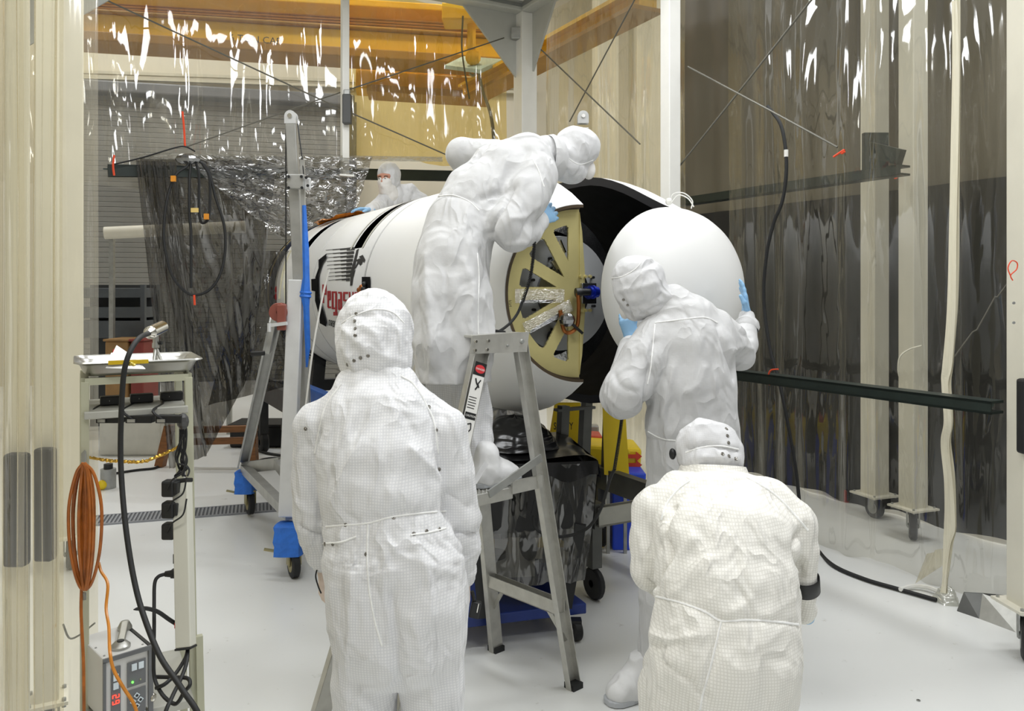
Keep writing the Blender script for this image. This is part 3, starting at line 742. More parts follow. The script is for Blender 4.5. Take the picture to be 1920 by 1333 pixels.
MB().beam(bk(0.09, -0.135, TB - 0.06), bk(0.02, -0.19, TB - 0.06), 0.008, 0.012).build('strap_end', M_black, rk)
# striped antenna edge beyond the bulkhead
for i in range(12): MB().box(bk(-0.045, 0.20 + i * 0.0115, 3.36), (0.022, 0.02, 0.006)).build('coil_turn', M_white, rk)
text_mesh('P/N', 0.02, mat('ink', '#5f5a40', 0.6), 'marking', bk(0.375, -0.03, TB - 0.007), -ZZ, -NN * -1 * -1, rk, 0.0003)

# lettering and winged emblem on the side
def decal(polys, name, m, sub=3, lift=0.0025):
    o = MB()
    for (x0, y0, x1, y1, x2, y2, x3, y3) in polys:
        rows = []
        for j in range(sub + 1):
            v = j / sub; row = []
            for i in range(sub + 1):
                u = i / sub
                x = (x0 * (1 - u) + x1 * u) * (1 - v) + (x3 * (1 - u) + x2 * u) * v
                y = (y0 * (1 - u) + y1 * u) * (1 - v) + (y3 * (1 - u) + y2 * u) * v
                row.append(hit(590 + x / 8.33, 480 + y / 8.33, RR + lift))
            rows.append(row)
        o.grid(rows)
    return o.build(name, m, rk, smooth='all')
def R4(x0, y0, x1, y1): return (x0, y0, x1, y0, x1, y1, x0, y1)
W_ = 25
decal([R4(117, 445, 146, 735), R4(146, 445, 185, 478), R4(160, 470, 185, 605), R4(146, 577, 185, 607)], 'letter_p', M_redp)
decal([R4(196, 545, 222, 800), R4(210, 545, 252, 570), R4(228, 565, 252, 690), R4(215, 668, 252, 692), R4(205, 790, 256, 816)], 'letter_e', M_redp)
decal([R4(264, 552, 294, 830), R4(285, 552, 346, 578), R4(318, 578, 350, 905), R4(285, 806, 325, 832), R4(290, 872, 356, 930)], 'letter_g', M_redp)
decal([R4(364, 560, 424, 586), R4(396, 575, 428, 845), R4(362, 675, 400, 700), R4(362, 690, 388, 840), R4(385, 815, 432, 845)], 'letter_a', M_redp)
decal([R4(444, 560, 522, 592), R4(440, 575, 470, 700), R4(452, 680, 520, 708), R4(492, 700, 522, 840), R4(440, 812, 520, 845)], 'letter_s', M_redp)
decal([R4(532, 560, 556, 830), R4(586, 560, 610, 850), R4(540, 822, 604, 850)], 'letter_u', M_redp)
decal([R4(622, 562, 722, 598), R4(622, 580, 650, 690), R4(630, 668, 716, 700), R4(688, 690, 720, 850), R4(622, 824, 718, 856)], 'letter_s', M_redp)
k = 0
for (x, ch) in ((218, 'O'), (250, 'R'), (280, 'B'), (310, 'I'), (326, 'T'), (352, 'A'), (380, 'L')):
    y0, y1 = 998 + (x - 218) * 0.22, 1085 + (x - 218) * 0.42; w = 23
    L4 = {'O': [R4(x, y0, x + 6, y1), R4(x + w - 6, y0, x + w, y1), R4(x, y0, x + w, y0 + 14), R4(x, y1 - 14, x + w, y1)],
          'R': [R4(x, y0, x + 7, y1), R4(x, y0, x + w, y0 + 14), R4(x + w - 6, y0, x + w, y0 + 45), R4(x, y0 + 38, x + w, y0 + 52), (x + 9, y0 + 50, x + 16, y0 + 50, x + w, y1, x + w - 8, y1)],
          'B': [R4(x, y0, x + 7, y1), R4(x, y0, x + w, y0 + 13), R4(x + w - 6, y0, x + w, y1), R4(x, y0 + 38, x + w, y0 + 50), R4(x, y1 - 13, x + w, y1)],
          'I': [R4(x, y0, x + 8, y1)], 'T': [R4(x, y0, x + w, y0 + 14), R4(x + 8, y0, x + 15, y1)],
          'A': [R4(x, y0, x + 6, y1), R4(x + w - 6, y0, x + w, y1), R4(x, y0, x + w, y0 + 13), R4(x, y0 + 48, x + w, y0 + 60)],
          'L': [R4(x, y0, x + 7, y1), R4(x, y1 - 14, x + w, y1)]}[ch]
    decal(L4, 'letter_' + ch.lower(), M_blk, 1)
# wing: stepped feathers that thicken towards the leading edge, then the horse's neck and head
wing = []
for i in range(9):
    y = -95 + i * 59; x0 = 170 + i * 5.5
    x1, x2, x3, x4 = x0 + 110, x0 + 225 - i * 2, x0 + 330 - i * 7, x0 + 455 - i * 15
    sl = -0.09
    def seg(xa, xb, ya, h): wing.append((xa, y + ya + (xa - x0) * sl, xb, y + ya + (xb - x0) * sl, xb, y + ya + (xb - x0) * sl + h, xa, y + ya + (xa - x0) * sl + h))
    seg(x0, x1, 0, 7); seg(x1, x2, -1, 14); seg(x2, x3, -2, 26); seg(x3, x4, -4, 44)
decal(wing, 'wing_feathers', M_blk, 2)
decal([(650, -90, 690, -120, 615, 240, 548, 300), (615, 240, 640, 200, 585, 400, 552, 465), (560, 250, 615, 240, 585, 460, 552, 465)], 'wing_edge', M_blk, 4)
decal([(690, 10, 750, -20, 792, 60, 770, 105), (640, 60, 770, 20, 740, 120, 710, 150), (690, 30, 720, 60, 640, 190, 620, 200)], 'horse_head', M_blk, 3)
# dark hexagonal access frame, its arm, and the hinge bracket at the fairing seam
decal([(110, 20, 185, -40, 180, 30, 120, 110), (60, 60, 110, 20, 120, 110, 60, 300), (10, 330, 62, 180, 62, 700, 5, 700), (5, 700, 62, 640, 110, 790, 60, 900), (70, 880, 112, 780, 182, 1050, 180, 1105), (70, 900, 110, 860, 180, 1105, 80, 1050)], 'access_frame', M_dark, 3, 0.012)
decal([(-55, 360, 50, 350, 50, 560, -50, 540)], 'frame_arm', M_dark, 3, 0.016)
decal([R4(735, 325, 868, 690)], 'hinge_pad', M_dark, 4, 0.006)
for (x, y, r) in ((775, 440, .016), (745, 495, .022), (700, 530, .018), (735, 590, .02), (800, 560, .018), (770, 520, .02)):
    MB().ball(hit(590 + x / 8.33, 480 + y / 8.33, RR + 0.02), r, 10, 6).build('hinge_bolt', M_copper if x < 750 else M_black, rk, True)
# panel frame and side details on the aft section
def surf_line(pts, r, name, m, lift=0.006): return MB().tube([hit(x, y, RR + lift) for x, y in pts], r, 6).build(name, m, rk, True)
surf_line([(536, 490), (529, 520), (524, 560)], 0.012, 'panel_edge', mat('panel_cream', '#d9d4b8', 0.5)); surf_line([(545, 470), (536, 490), (533, 540), (538, 590)], 0.008, 'panel_edge', mat('panel_cream', '#d9d4b8'))
for y in (543, 556, 568): MB().ball(hit(518, y, RR), (0.008, 0.03, 0.03), 8, 5).build('red_marking', M_redp, rk)

# ---------------------------------------------------------------- trailer under the rocket
tr = thing('rocket_trailer', 'dark transport trailer with blue cross beam under the rocket body', 'trailer', AX(6.0) - ZZ * AZ)
M_tr = mat('trailer_dark', '#3c3d3f', 0.5, 0.3, var=0.2); M_trb = mat('trailer_blue', '#2d5fae', 0.45, var=0.08)
for s in (-0.42, 0.42): MB().beam(AX(4.55, DA + s, 0.62), AX(8.6, DA + s, 0.62), 0.12, 0.2).build('side_beam', M_tr, tr, bevel=0.01)
for t in (4.7, 5.6, 6.6, 8.2): MB().beam(AX(t, DA - 0.5, 0.66), AX(t, DA + 0.5, 0.66), 0.1, 0.12).build('cross_beam', M_trb if t < 6 else M_tr, tr, bevel=0.01)
MB().beam(AX(4.75, DA - 0.62, 0.88), AX(6.3, DA - 0.62, 0.88), 0.07, 0.10).build('blue_rail', M_trb, tr, bevel=0.01)
for t in (4.78, 5.55, 6.25): MB().beam(AX(t, DA - 0.62, 0.84), AX(t, DA - 0.46, 0.66), 0.07, 0.05).build('rail_bracket', M_trb, tr)
for t in (4.75, 6.7):
    rows = [[cp(t + k, RR + 0.012 + e, -140 + 100 * i / 20) for i in range(21)] for k, e in ((-.06, 0), (.06, 0))]
    c = MB().grid(rows); c.grid([[cp(t + k, RR + 0.05, -140 + 100 * i / 20) for i in range(21)] for k in (-.06, .06)])
    for s in (-0.36, 0.36): c.beam(AX(t, DA + s, 0.70), AX(t, DA + s * 0.9, AZ - RR * 0.82), 0.1, 0.08, up=DP)
    c.build('cradle', M_tr, tr)
for t in (4.95, 7.2, 8.3):
    for s in (-0.46, 0.46):
        MB().beam(AX(t, DA + s, 0.16), AX(t, DA + s, 0.56), 0.08, 0.08, up=DP).build('leg', M_tr, tr)
        MB().lathe(AX(t, DA + s, 0.10) - NN * 0.04, NN, [(0, 0.03), (0, 0.085), (0.015, 0.10), (0.065, 0.10), (0.08, 0.085), (0.08, 0.03)], 20).build('wheel', M_rubber, tr, True)
MB().beam(AX(5.3, DA - .05, 0.33), AX(7.8, DA - 0.05, 0.33), 0.7, 0.07).build('lower_deck', M_tr, tr)

# ================================================================ FAR FAIRING HALF WITH NOSE CAP
DB, BZ = 2.53, 1.632
fh = thing('fairing_half', 'loose white fairing half with rounded nose cap and black inside, held by the technician', 'fairing', AX(3.6, DB, BZ) - ZZ * BZ)
PF = [(4.52, RR), (4.2, RR), (3.95, RR), (3.8, RR), (3.7, 0.630), (3.6, 0.614), (3.5, 0.588), (3.4, 0.555), (3.3, 0.515), (3.2, 0.472), (3.1, 0.430), (3.03, 0.402)]
arc_shell(PF, 90, 270, 48, 0.02, M_shell, DB, BZ, 'shell', fh)
for a in (90, 270):
    rows = [[cp(t, r - s, a, DB, BZ) - NN * 0.006 for t, r in PF] for s in (0.0, 0.045)]
    MB().grid(rows).build('edge_flange', mat('flange_dark', '#26262a', 0.45), fh)
PD = [(3.035, 0.402), (3.02, 0.4015), (2.98, 0.394), (2.94, 0.380), (2.90, 0.357), (2.86, 0.322), (2.83, 0.282), (2.80, 0.222), (2.78, 0.155), (2.768, 0.08), (2.764, 0.0)]
MB().lathe(AX(0, DB, BZ), DP, PD, 72).build('nose_cap', M_shell, fh, smooth='all')
MB().lathe(AX(0, DB, BZ), DP, [(3.036, 0.0), (3.036, 0.401)], 72).build('cap_base', M_dark, fh)
MB().lathe(AX(0, DB, BZ), DP, [(3.034, 0.3995), (3.04, 0.3995)], 72).build('cap_seam', M_seam, fh, True)
zl = [AX(3.05, DB, BZ) + ZZ * (0.405 + 0.0), ]
MB().tube(spline([P(1256, 383, 3.86), P(1262, 364, 3.86), P(1282, 362, 3.86), P(1298, 376, 3.86), P(1296, 391, 3.86)], 6), 0.003, 6).build('white_tie', M_white, fh, True)
MB().tube(spline([P(1258, 381, 3.85), P(1272, 366, 3.84), P(1290, 372, 3.84), P(1301, 388, 3.84)], 6), 0.003, 6).build('white_tie', M_white, fh, True)
MB().ball(P(1254, 378, 3.86), 0.018, 8, 6).build('tie_head', M_white, fh)

# ---------------------------------------------------------------- frame trolley below the loose half
ft = thing('support_frame', 'grey steel wheeled frame under the loose fairing half, behind the stepladder', 'frame', AX(3.7, DB) - ZZ * AZ)
M_frm = mat('frame_steel', '#a6a59c', 0.5, 0.4, var=0.1); M_frd = mat('frame_dark_steel', '#5a5b58', 0.5, 0.4, var=0.15)
def fp(t, s, z): return AX(t, DB + s, z)
zf = 0.45
MB().channel(fp(3.45, -0.14, zf), fp(3.45, 0.42, zf), 0.05, 0.10, 0.01).build('front_beam', M_frm, ft)
MB().channel(fp(4.25, -0.14, zf), fp(4.25, 0.42, zf), 0.05, 0.10, 0.01).build('rear_beam', M_frd, ft)
MB().beam(fp(3.45, -0.12, zf), fp(4.25, -0.12, zf), 0.06, 0.13).build('side_beam', M_frd, ft)
MB().beam(fp(3.45, 0.40, zf), fp(4.25, 0.40, zf), 0.06, 0.13).build('side_beam', M_frd, ft)
for t, s in ((3.5, -0.12), (4.2, -0.12), (3.5, 0.40), (4.2, 0.40)):
    MB().beam(fp(t, s, 0.17), fp(t, s, zf), 0.06, 0.06, up=DP).build('leg', M_frd, ft)
    MB().lathe(fp(t, s, 0.085) - NN * 0.02, NN, [(0, 0.02), (0, 0.075), (0.01, 0.085), (0.03, 0.085), (0.04, 0.075), (0.04, 0.02)], 18).build('wheel', M_rubber, ft, True)
for t, ss in ((3.72, (-.17, -.025)), (4.15, (.28, .45))):
    for q in ss:
        zr = BZ - math.sqrt(max(0.01, (RR + .012) ** 2 - q * q)) if q > -.02 else BZ - math.sqrt((RR + .012) ** 2 - q * q)
        MB().beam(fp(t, q - .03, zf), fp(t, q, zr - .01), 0.05, 0.05, up=DP).build('strut', M_frd, ft)
    MB().beam(fp(t, ss[0] - .05, BZ - RR - .02 + (.05 if t > 4 else 0)), fp(t, ss[1] + .05, BZ - RR - .02 + (.05 if t > 4 else 0)), 0.05, 0.014).build('cradle_bar', M_frd, ft)
# ================================================================ LIFTING MAST (viewer's side)
M_mast = mat('mast_steel', '#b3b3b0', 0.42, 0.55, var=0.1, scale=12)
M_mastw = mat('mast_white', '#d9dadb', 0.38, 0.3, var=0.05, scale=10)
M_winch = mat('winch_red', '#8a4a3e', 0.5, var=0.1)
M_olive = mat('caster_olive', '#a39a72', 0.45, 0.5, var=0.15)
def mast_top(par, c, w, m):
    """rounded pulley head at c"""
    for k in (-1, 1):
        pts = []
        for i in range(13):
            a = PI * i / 12; pts.append(c + Vector((w * math.cos(a), 0, w * math.sin(a))) + Vector((0, k * w * 0.5, 0)))
        pts += [c + Vector((-w, k * w * 0.5, -w * 1.3)), c + Vector((w, k * w * 0.5, -w * 1.3))]
        MB().prism(pts, (0, 0.01 * k, 0)).build('head_cheek', m, par)
    MB().lathe(c - Vector((0, 0.02, 0)), (0, 1, 0), [(0, 0.01), (0, w * .85), (0.014, w * .7), (0.026, w * .7), (0.04, w * .85), (0.04, 0.01)], 20).build('pulley', M_galv, par, True)
    MB().cyl(c - Vector((0, w * .5 + .022, 0)), c + Vector((0, w * .5 + .022, 0)), 0.014, n=10).build('axle', M_chrome, par)
YM = 4.75
gm = thing('lifting_mast', 'grey wheeled lifting mast with blue strap standing before the rocket flank', 'hoist', (P(545, 1080, YM).x, YM, 0))
mt, mb = P(546, 225, YM), P(574, 800, YM + 0.1)
MB().beam(mt, mb, 0.062, 0.05, up=(0, 1, 0)).build('mast_tube', M_mast, gm, bevel=0.005)
mast_top(gm, P(546, 219, YM), 0.034, M_mastw)
MB().box(P(556, 341, YM - 0.05), (0.10, 0.05, 0.085)).build('carriage_plate', M_mast, gm, bevel=0.006)
MB().box(P(577, 345, YM - 0.04), (0.035, 0.025, 0.07)).build('latch_plate', M_mastw, gm, bevel=0.005)
for x, y in ((541, 331), (541, 352), (565, 331), (566, 352), (574, 333), (577, 348)): MB().cyl(P(x, y, YM - 0.07), P(x, y, YM - 0.1), 0.009, n=8).build('bolt', M_black, gm)
MB().tube([P(536, 232, YM), P(536, 590, YM)], 0.004, 6).build('lift_cable', M_black, gm)
MB().tube([P(558, 232, YM), P(566, 292, YM - .03), P(570, 330, YM - .05)], 0.004, 6).build('lift_cable', M_black, gm)
# strap arm with blue tape
MB().beam(P(567, 300, YM - .03), P(577, 760, YM + .05), 0.022, 0.03, up=(0, 1, 0)).build('strap_bar', M_mast, gm)
MB().tube([P(570, 385, YM - .05), P(573, 470, YM - .05), P(574, 520, YM - .05), P(572, 548, YM - .055), P(574, 575, YM - .05), P(577, 650, YM - .03), P(575, 688, YM)], [.012, .02, .02, .03, .019, .016, .006], 7).build('blue_strap', M_blue, gm, True)
MB().lathe(P(573, 552, YM - .05), (0.1, 0, 1), [(-.02, .028), (-.012, .036), (0, .03), (.012, .037), (.02, .028)], 12).build('strap_knot', M_blue, gm, True)
# legs
MB().beam(P(556, 525, YM - .02), P(538, 968, 4.62), 0.085, 0.07, up=(0, 1, 0)).build('leg', M_mastw, gm, bevel=0.006)
MB().channel(P(517, 600, YM + .25), P(456, 872, 5.78), 0.075, 0.07, 0.012, up=(0.3, -1, 0)).build('leg', M_mast, gm)
MB().beam(P(519, 580, YM + .2), P(503, 660, YM + .3), 0.03, 0.05, up=(0, 1, 0)).build('leg_gusset', M_mast, gm)
MB().beam(P(497, 662, 4.95), P(470, 663, 4.93), 0.03, 0.028).build('crank_handle', M_black, gm, bevel=0.006)
b0, b1 = P(538, 962, 4.62), P(459, 862, 5.80)
MB().channel(P(460, 876, 5.80), P(530, 868, 5.5), 0.06, 0.08, 0.01).build('base_beam', M_mast, gm)
MB().beam(P(459, 878, 5.80), P(545, 965, 4.62), 0.06, 0.06).build('base_beam', M_mast, gm)
MB().beam(P(520, 868, 5.5), P(590, 960, 4.9), 0.05, 0.06).build('base_beam', M_mast, gm)
MB().box(P(575, 800, YM + .12), (0.2, 0.1, 0.26)).build('ballast_box', M_mast, gm, bevel=0.01)
# winch
wc = P(524, 585, YM - .05)
MB().lathe(wc - Vector((0, .035, 0)), (0, 1, 0), [(0, .01), (0, .052), (.01, .055), (.02, .04), (.06, .04), (.07, .055), (.08, .052), (.08, .01)], 24).build('winch_drum', M_winch, gm, True)
MB().box(P(528, 595, YM - .1), (.05, .03, .15)).build('winch_frame', M_winch, gm, bevel=.006)
MB().beam(P(505, 610, YM - .12), P(538, 606, YM - .12), .03, .02).cyl(P(505, 606, YM - .13), P(505, 622, YM - .13), .012, n=8).build('winch_crank', M_mastw, gm)
rnd = random.Random(9)
def taped_block(x, y, Y, w, h, name='tape_wrap'):
    c = P(x, y, Y); o = MB(); rows = []
    for j in range(7):
        row = []
        for i in range(17):
            a = 2 * PI * (i % 16) / 16; k = 1 / max(abs(math.cos(a)), abs(math.sin(a))); k = min(k, 1.3)
            rnd2 = random.Random(j * 31 + (i % 16)); e = 1 + rnd2.uniform(-.05, .05)
            row.append(c + Vector((math.cos(a) * k * w / 2 * e, math.sin(a) * k * w / 2 * e, (j / 6 - .5) * h)))
        rows.append(row)
    o.grid(rows); o.add(rows[0][:16], [tuple(range(16))]); o.add(rows[-1][:16], [tuple(range(16))])
    return o.build(name, M_blue, gm)
taped_block(543, 1010, 4.57, 0.155, 0.165); taped_block(461, 903, 5.80, 0.135, 0.155)
def swivel(par, c, r, w, ax, lever):
    t = caster('tyre', par, c, r, w, ax, mm=M_olive)
    MB().beam(c + ZZ * r * 1.1, c + ZZ * r * 1.1 + Vector(lever), 0.02, 0.012).beam(c + ZZ * r * 1.1 + Vector(lever), c + ZZ * r * 1.3 + Vector(lever) * 1.6, 0.03, 0.008).build('brake_lever', M_olive, par)
swivel(gm, P(551, 1058, 4.55), 0.074, 0.045, (0.85, 0.5, 0), (-0.1, -.02, 0)); swivel(gm, P(469, 944, 5.78), 0.078, 0.045, (0.85, 0.5, 0), (-0.1, -.02, 0))
lc = tag(MB().tube(spline([hit(570, 800 - 420, RR + .03) * 0 + P(617, 505, 4.6), P(604, 560, 4.6), P(586, 660, 4.55), P(572, 770, 4.5), P(556, 860, 4.48), P(549, 905, 4.5)], 6), 0.006, 6).build('pull_cord', mat('cord_white', '#d6d5d0', 0.5), smooth=True), 'thin white cord slanting from the wing emblem down past the mast leg', 'cord')
# second mast, only its head shows past the leaning man
gm2 = thing('lifting_mast', 'pulley head of the second lifting mast showing above the leaning technician', 'hoist', P(1096, 1100, 5.85) * 1.0)
gm2.location.z = 0; ORG[gm2.name] = Vector((gm2.location.x, gm2.location.y, 0))
MB().beam(P(1096, 240, 5.85), Vector((P(1096, 0, 5.85).x, 5.85, 0.62)), 0.062, 0.05, up=(0, 1, 0)).build('mast_tube', M_mast, gm2, bevel=.005)
mast_top(gm2, P(1093, 219, 5.85), 0.04, M_mast)
MB().box((P(1096, 0, 5.85).x, 5.85, 0.55), (0.2, 0.1, 0.2)).build('ballast_box', M_mast, gm2, bevel=.01)
q0 = Vector((P(1096, 0, 5.85).x, 5.85, 0.5))
for k in (-1, 1):
    e = q0 + DP * k * 0.55 + Vector((0, 0, -0.36)); MB().beam(q0, e, .06, .06).build('leg', M_mast, gm2)
    MB().lathe(e - NN * .02 - ZZ * .065, NN, [(0, .02), (0, .065), (.01, .075), (.03, .075), (.04, .065), (.04, .02)], 16).build('wheel', M_rubber, gm2, True)

# ================================================================ STEP LADDER
sl_ = thing('step_ladder', 'aluminium stepladder with warning label that the technician stands on', 'ladder', (-0.24, 3.15, 0))
R1, R2, F1, F2 = Vector((0.253, 3.285, 0)), Vector((-0.072, 3.625, 0)), Vector((-0.41, 2.70, 0)), Vector((-0.735, 3.04, 0))
wd = (R2 - R1).normalized(); fd = (R1 - F1).normalized()
ZC = 1.452
def ontop(x, y, s_off=0):  # point at ladder side plane s_off from the near side
    return on_plane(x, y, R1 + wd * s_off, Vector((-fd.y, fd.x, 0)))
Tn0, Tn1 = ontop(905, 645, 0.06), ontop(974, 645, 0.06)
fz = 0
FT1, RT1 = Vector((Tn0.x, Tn0.y, 1.44)), Vector((Tn1.x, Tn1.y, 1.44))
FT2, RT2 = FT1 + wd * 0.31, RT1 + wd * 0.31
wv = wd
MB().channel(F1, FT1, 0.075, 0.03, 0.004, up=-wv).build('front_rail', M_alu, sl_, bevel=.002)
MB().channel(F2, FT2, 0.075, 0.03, 0.004, up=wv).build('front_rail', M_alu, sl_, bevel=.002)
MB().channel(R1, RT1, 0.062, 0.03, 0.004, up=-wv).build('rear_rail', M_alu, sl_, bevel=.002)
MB().channel(R2, RT2, 0.062, 0.03, 0.004, up=wv).build('rear_rail', M_alu, sl_, bevel=.002)
for p in (R1, R2, F1, F2): MB().box(p + ZZ * .012, (.055, .055, .024), Matrix.Rotation(math.atan2(fd.y, fd.x), 3, 'Z')).build('rubber_foot', M_rubber, sl_)
# cap with side flange, rivets
c0, c1 = ontop(884, 640, 0.045), ontop(991, 640, 0.045); c0.z = c1.z = ZC
cap = MB(); cap.prism([c0, c1, c1 + wd * .24, c0 + wd * .24], (0, 0, .012)).build('top_cap', M_alu, sl_, bevel=.004)
c0b, c1b = ontop(884, 640, 0.045), ontop(991, 640, 0.045)
cs = MB().prism([c0 + ZZ * .01, c1 + ZZ * .015, c1 - ZZ * .064 - fd * .012, c0 - ZZ * .058 - fd * .008], wd * -0.004)
cs.prism([c0 + wd * .24 + ZZ * .01, c1 + wd * .24 + ZZ * .015, c1 + wd * .24 - ZZ * .064, c0 + wd * .24 - ZZ * .058], wd * 0.004)
cs = cs.build('cap_flange', M_alu, sl_)
ff = c1 - c0
for a, b2, r, m in ((.05, -.012, .008, M_chrome), (.26, -.012, .008, M_chrome), (.04, -.045, .008, M_chrome), (.24, -.045, .008, M_chrome), (.86, -.022, .011, M_galv), (.6, -.035, .006, M_galv)):
    p = c0 + ff * a + ZZ * b2; MB().cyl(p - wd * .003, p - wd * .012, r, r * .7, n=10).build('rivet', m, sl_)
# steps
def frontpt(z, far=False):
    a, b2 = (F2, FT2) if far else (F1, FT1); return a.lerp(b2, z / 1.44)
def rearpt(z, far=False):
    a, b2 = (R2, RT2) if far else (R1, RT1); return a.lerp(b2, z / 1.44)
tread = mat('tread', '#9a9a94', 0.5, 0.6, var=0.2, scale=60)
for z in (0.29, 0.575, 1.15):
    MB().beam(frontpt(z), frontpt(z, True), 0.085, 0.028).build('step', M_alu, sl_, bevel=.004)
# the step in use, a deep tray between front rails and the spreader
z = 0.865; a0, a1 = frontpt(z) + fd * 0.0, frontpt(z, True); b0_, b1_ = rearpt(z) - fd * .03, rearpt(z, True) - fd * .03
MB().prism([a0, a1, a1.lerp(b1_, .72), a0.lerp(b0_, .72)], (0, 0, -.045)).build('step', M_alu, sl_, bevel=.004)
tt = MB()
for i in range(16):
    p, q = a0.lerp(a0.lerp(b0_, .72), (i + .5) / 16), a1.lerp(a1.lerp(b1_, .72), (i + .5) / 16)
    for k in range(18):
        c = p.lerp(q, (k + .5) / 18); tt.cyl(c, c + ZZ * .005, .006, .003, n=5)
tag(tt.build('tread_studs', tread, sl_), kind='stuff')
for f in (False, True):
    MB().beam(a0.lerp(b0_, .70) if not f else a1.lerp(b1_, .70), rearpt(z, f), .012, .05).build('step_arm', M_alu, sl_)
    MB().beam(frontpt(z + .005, f).lerp(rearpt(z, f), .35) - wd * (.03 if not f else -.03), rearpt(z + .1, f) - wd * (.02 if not f else -.02), .008, .03).build('spreader_bar', M_galv, sl_)
MB().beam(rearpt(z + .02) - fd * .01, rearpt(z - .16, True), .006, .02).build('rear_brace', M_alu, sl_)
MB().channel(rearpt(.34), rearpt(.34, True), .045, .055, .004).build('rear_bar', M_alu, sl_)
MB().beam(rearpt(.33).lerp(rearpt(.33, True), .22), rearpt(.2), .005, .02).build('rear_brace', M_alu, sl_)
MB().beam(rearpt(.33).lerp(rearpt(.33, True), .78), rearpt(.2, True), .005, .02).build('rear_brace', M_alu, sl_)
# warning label on the front rail's outer face
M_lab = mat('label_white', '#ecebe6', 0.5, var=.02)
axd = (FT1 - F1).normalized(); sd = fd - axd * fd.dot(axd); sd.normalize(); lo = -wd * .0185
def lab(z0, z1, x0, x1, m, nm, lift=0.0):
    p0, p1 = F1 + axd * z0, F1 + axd * z1
    return MB().prism([p0 + sd * x0 + lo, p0 + sd * x1 + lo, p1 + sd * x1 + lo, p1 + sd * x0 + lo], -wd * (.001 + lift)).build(nm, m, sl_)
Lr = (FT1 - F1).length
lt = Lr - .085
lab(lt - .50, lt, -.028, .028, M_lab, 'warning_label')
lab(lt - .050, lt, -.028, .028, M_black, 'danger_panel', .0006)
el = [F1 + axd * (lt - .025) + sd * (.024 * math.cos(2 * PI * i / 20)) + axd * (.016 * math.sin(2 * PI * i / 20)) + lo - wd * .0016 for i in range(20)]
MB().prism(el, -wd * .0006).build('danger_oval', mat('danger_red', '#d2333a', .5), sl_)
text_mesh('DANGER', .0105, M_lab, 'lettering', F1 + axd * (lt - .029) + sd * -.021 + lo - wd * .003, sd, axd, sl_, .0002)
lab(lt - .215, lt - .190, -.026, .026, M_black, 'caution_panel', .0006)
text_mesh('CAUTION', .011, M_lab, 'lettering', F1 + axd * (lt - .206) + sd * -.024 + lo - wd * .003, sd, axd, sl_, .0002)
rnd = random.Random(4)
for i in range(5):
    w_ = rnd.uniform(.034, .046); lab(lt - .135 - i * .010, lt - .132 - i * .010, -.024, -.024 + w_, M_black, 'small_print', .0004)
# falling figure and ladder pictograms
def stroke(pts, w, nm):
    for (x0, y0), (x1, y1) in zip(pts, pts[1:]):
        MB().beam(F1 + axd * (lt - y0) + sd * x0 + lo - wd * .002, F1 + axd * (lt - y1) + sd * x1 + lo - wd * .002, w, .001, up=wd).build(nm, M_black, sl_)
stroke([(-.012, .062), (-.004, .078), (.006, .088), (-.004, .104)], .006, 'falling_figure'); stroke([(.014, .064), (.004, .08), (.012, .094)], .005, 'falling_figure')
stroke([(-.010, .235), (.010, .228), (.014, .25), (-.002, .268)], .0045, 'standing_figure'); stroke([(0, .262), (0, .285)], .003, 'standing_figure')
for x in (-.016, 0, .016): stroke([(x, .30), (x - .006, .40)], .003, 'ladder_picture')
for k in range(5): stroke([(-.018, .31 + k * .02), (.014, .308 + k * .02)], .003, 'ladder_picture')
stroke([(-.02, .41), (-.006, .425), (.01, .415)], .004, 'ladder_picture'); stroke([(-.016, .45), (-.016, .47), (.012, .46)], .003, 'ladder_picture')
# black ratchet/clamp end of the coiled lead on the cap
cl = thing('wrist_strap_lead', 'black coiled grounding lead from the leaning man down to the ladder top', 'cord', c0 + ff * .4 + ZZ * .02)
cA = [P(1002, 430, 3.30), P(1001, 470, 3.30), P(994, 520, 3.30), P(980, 565, 3.28), P(962, 600, 3.25), P(940, 620, 3.22)]
MB().tube(helix(spline(cA[:4], 6), 44, 0.0058, 7), 0.0026, 5).build('coil', M_rubber, cl, True)
MB().tube(spline([cA[3], P(970, 588, 3.27), P(955, 607, 3.24), P(936, 621, 3.21), P(924, 624, 3.2)], 6), 0.006, 7).build('plain_lead', M_rubber, cl, True)
MB().beam(P(919, 625, 3.2), P(950, 627, 3.2), .02, .018).beam(P(925, 620, 3.2), P(948, 623, 3.2), .012, .012).build('clip', M_rubber, cl, bevel=.003)

# ================================================================ BLACK COVERED CRATE ON BLUE DOLLY
M_bag = mat('black_sheeting', '#131314', 0.22, var=0.3, bump=0.35, bscale=9)
M_dolly = mat('dolly_blue', '#24397f', 0.4, var=0.1)
dl = thing('platform_dolly', 'dark blue platform dolly on black wheels behind the stepladder', 'dolly', P(985, 1100, 3.95) * 1.0)
dl.location.z = 0; ORG[dl.name] = Vector((dl.location.x, dl.location.y, 0))
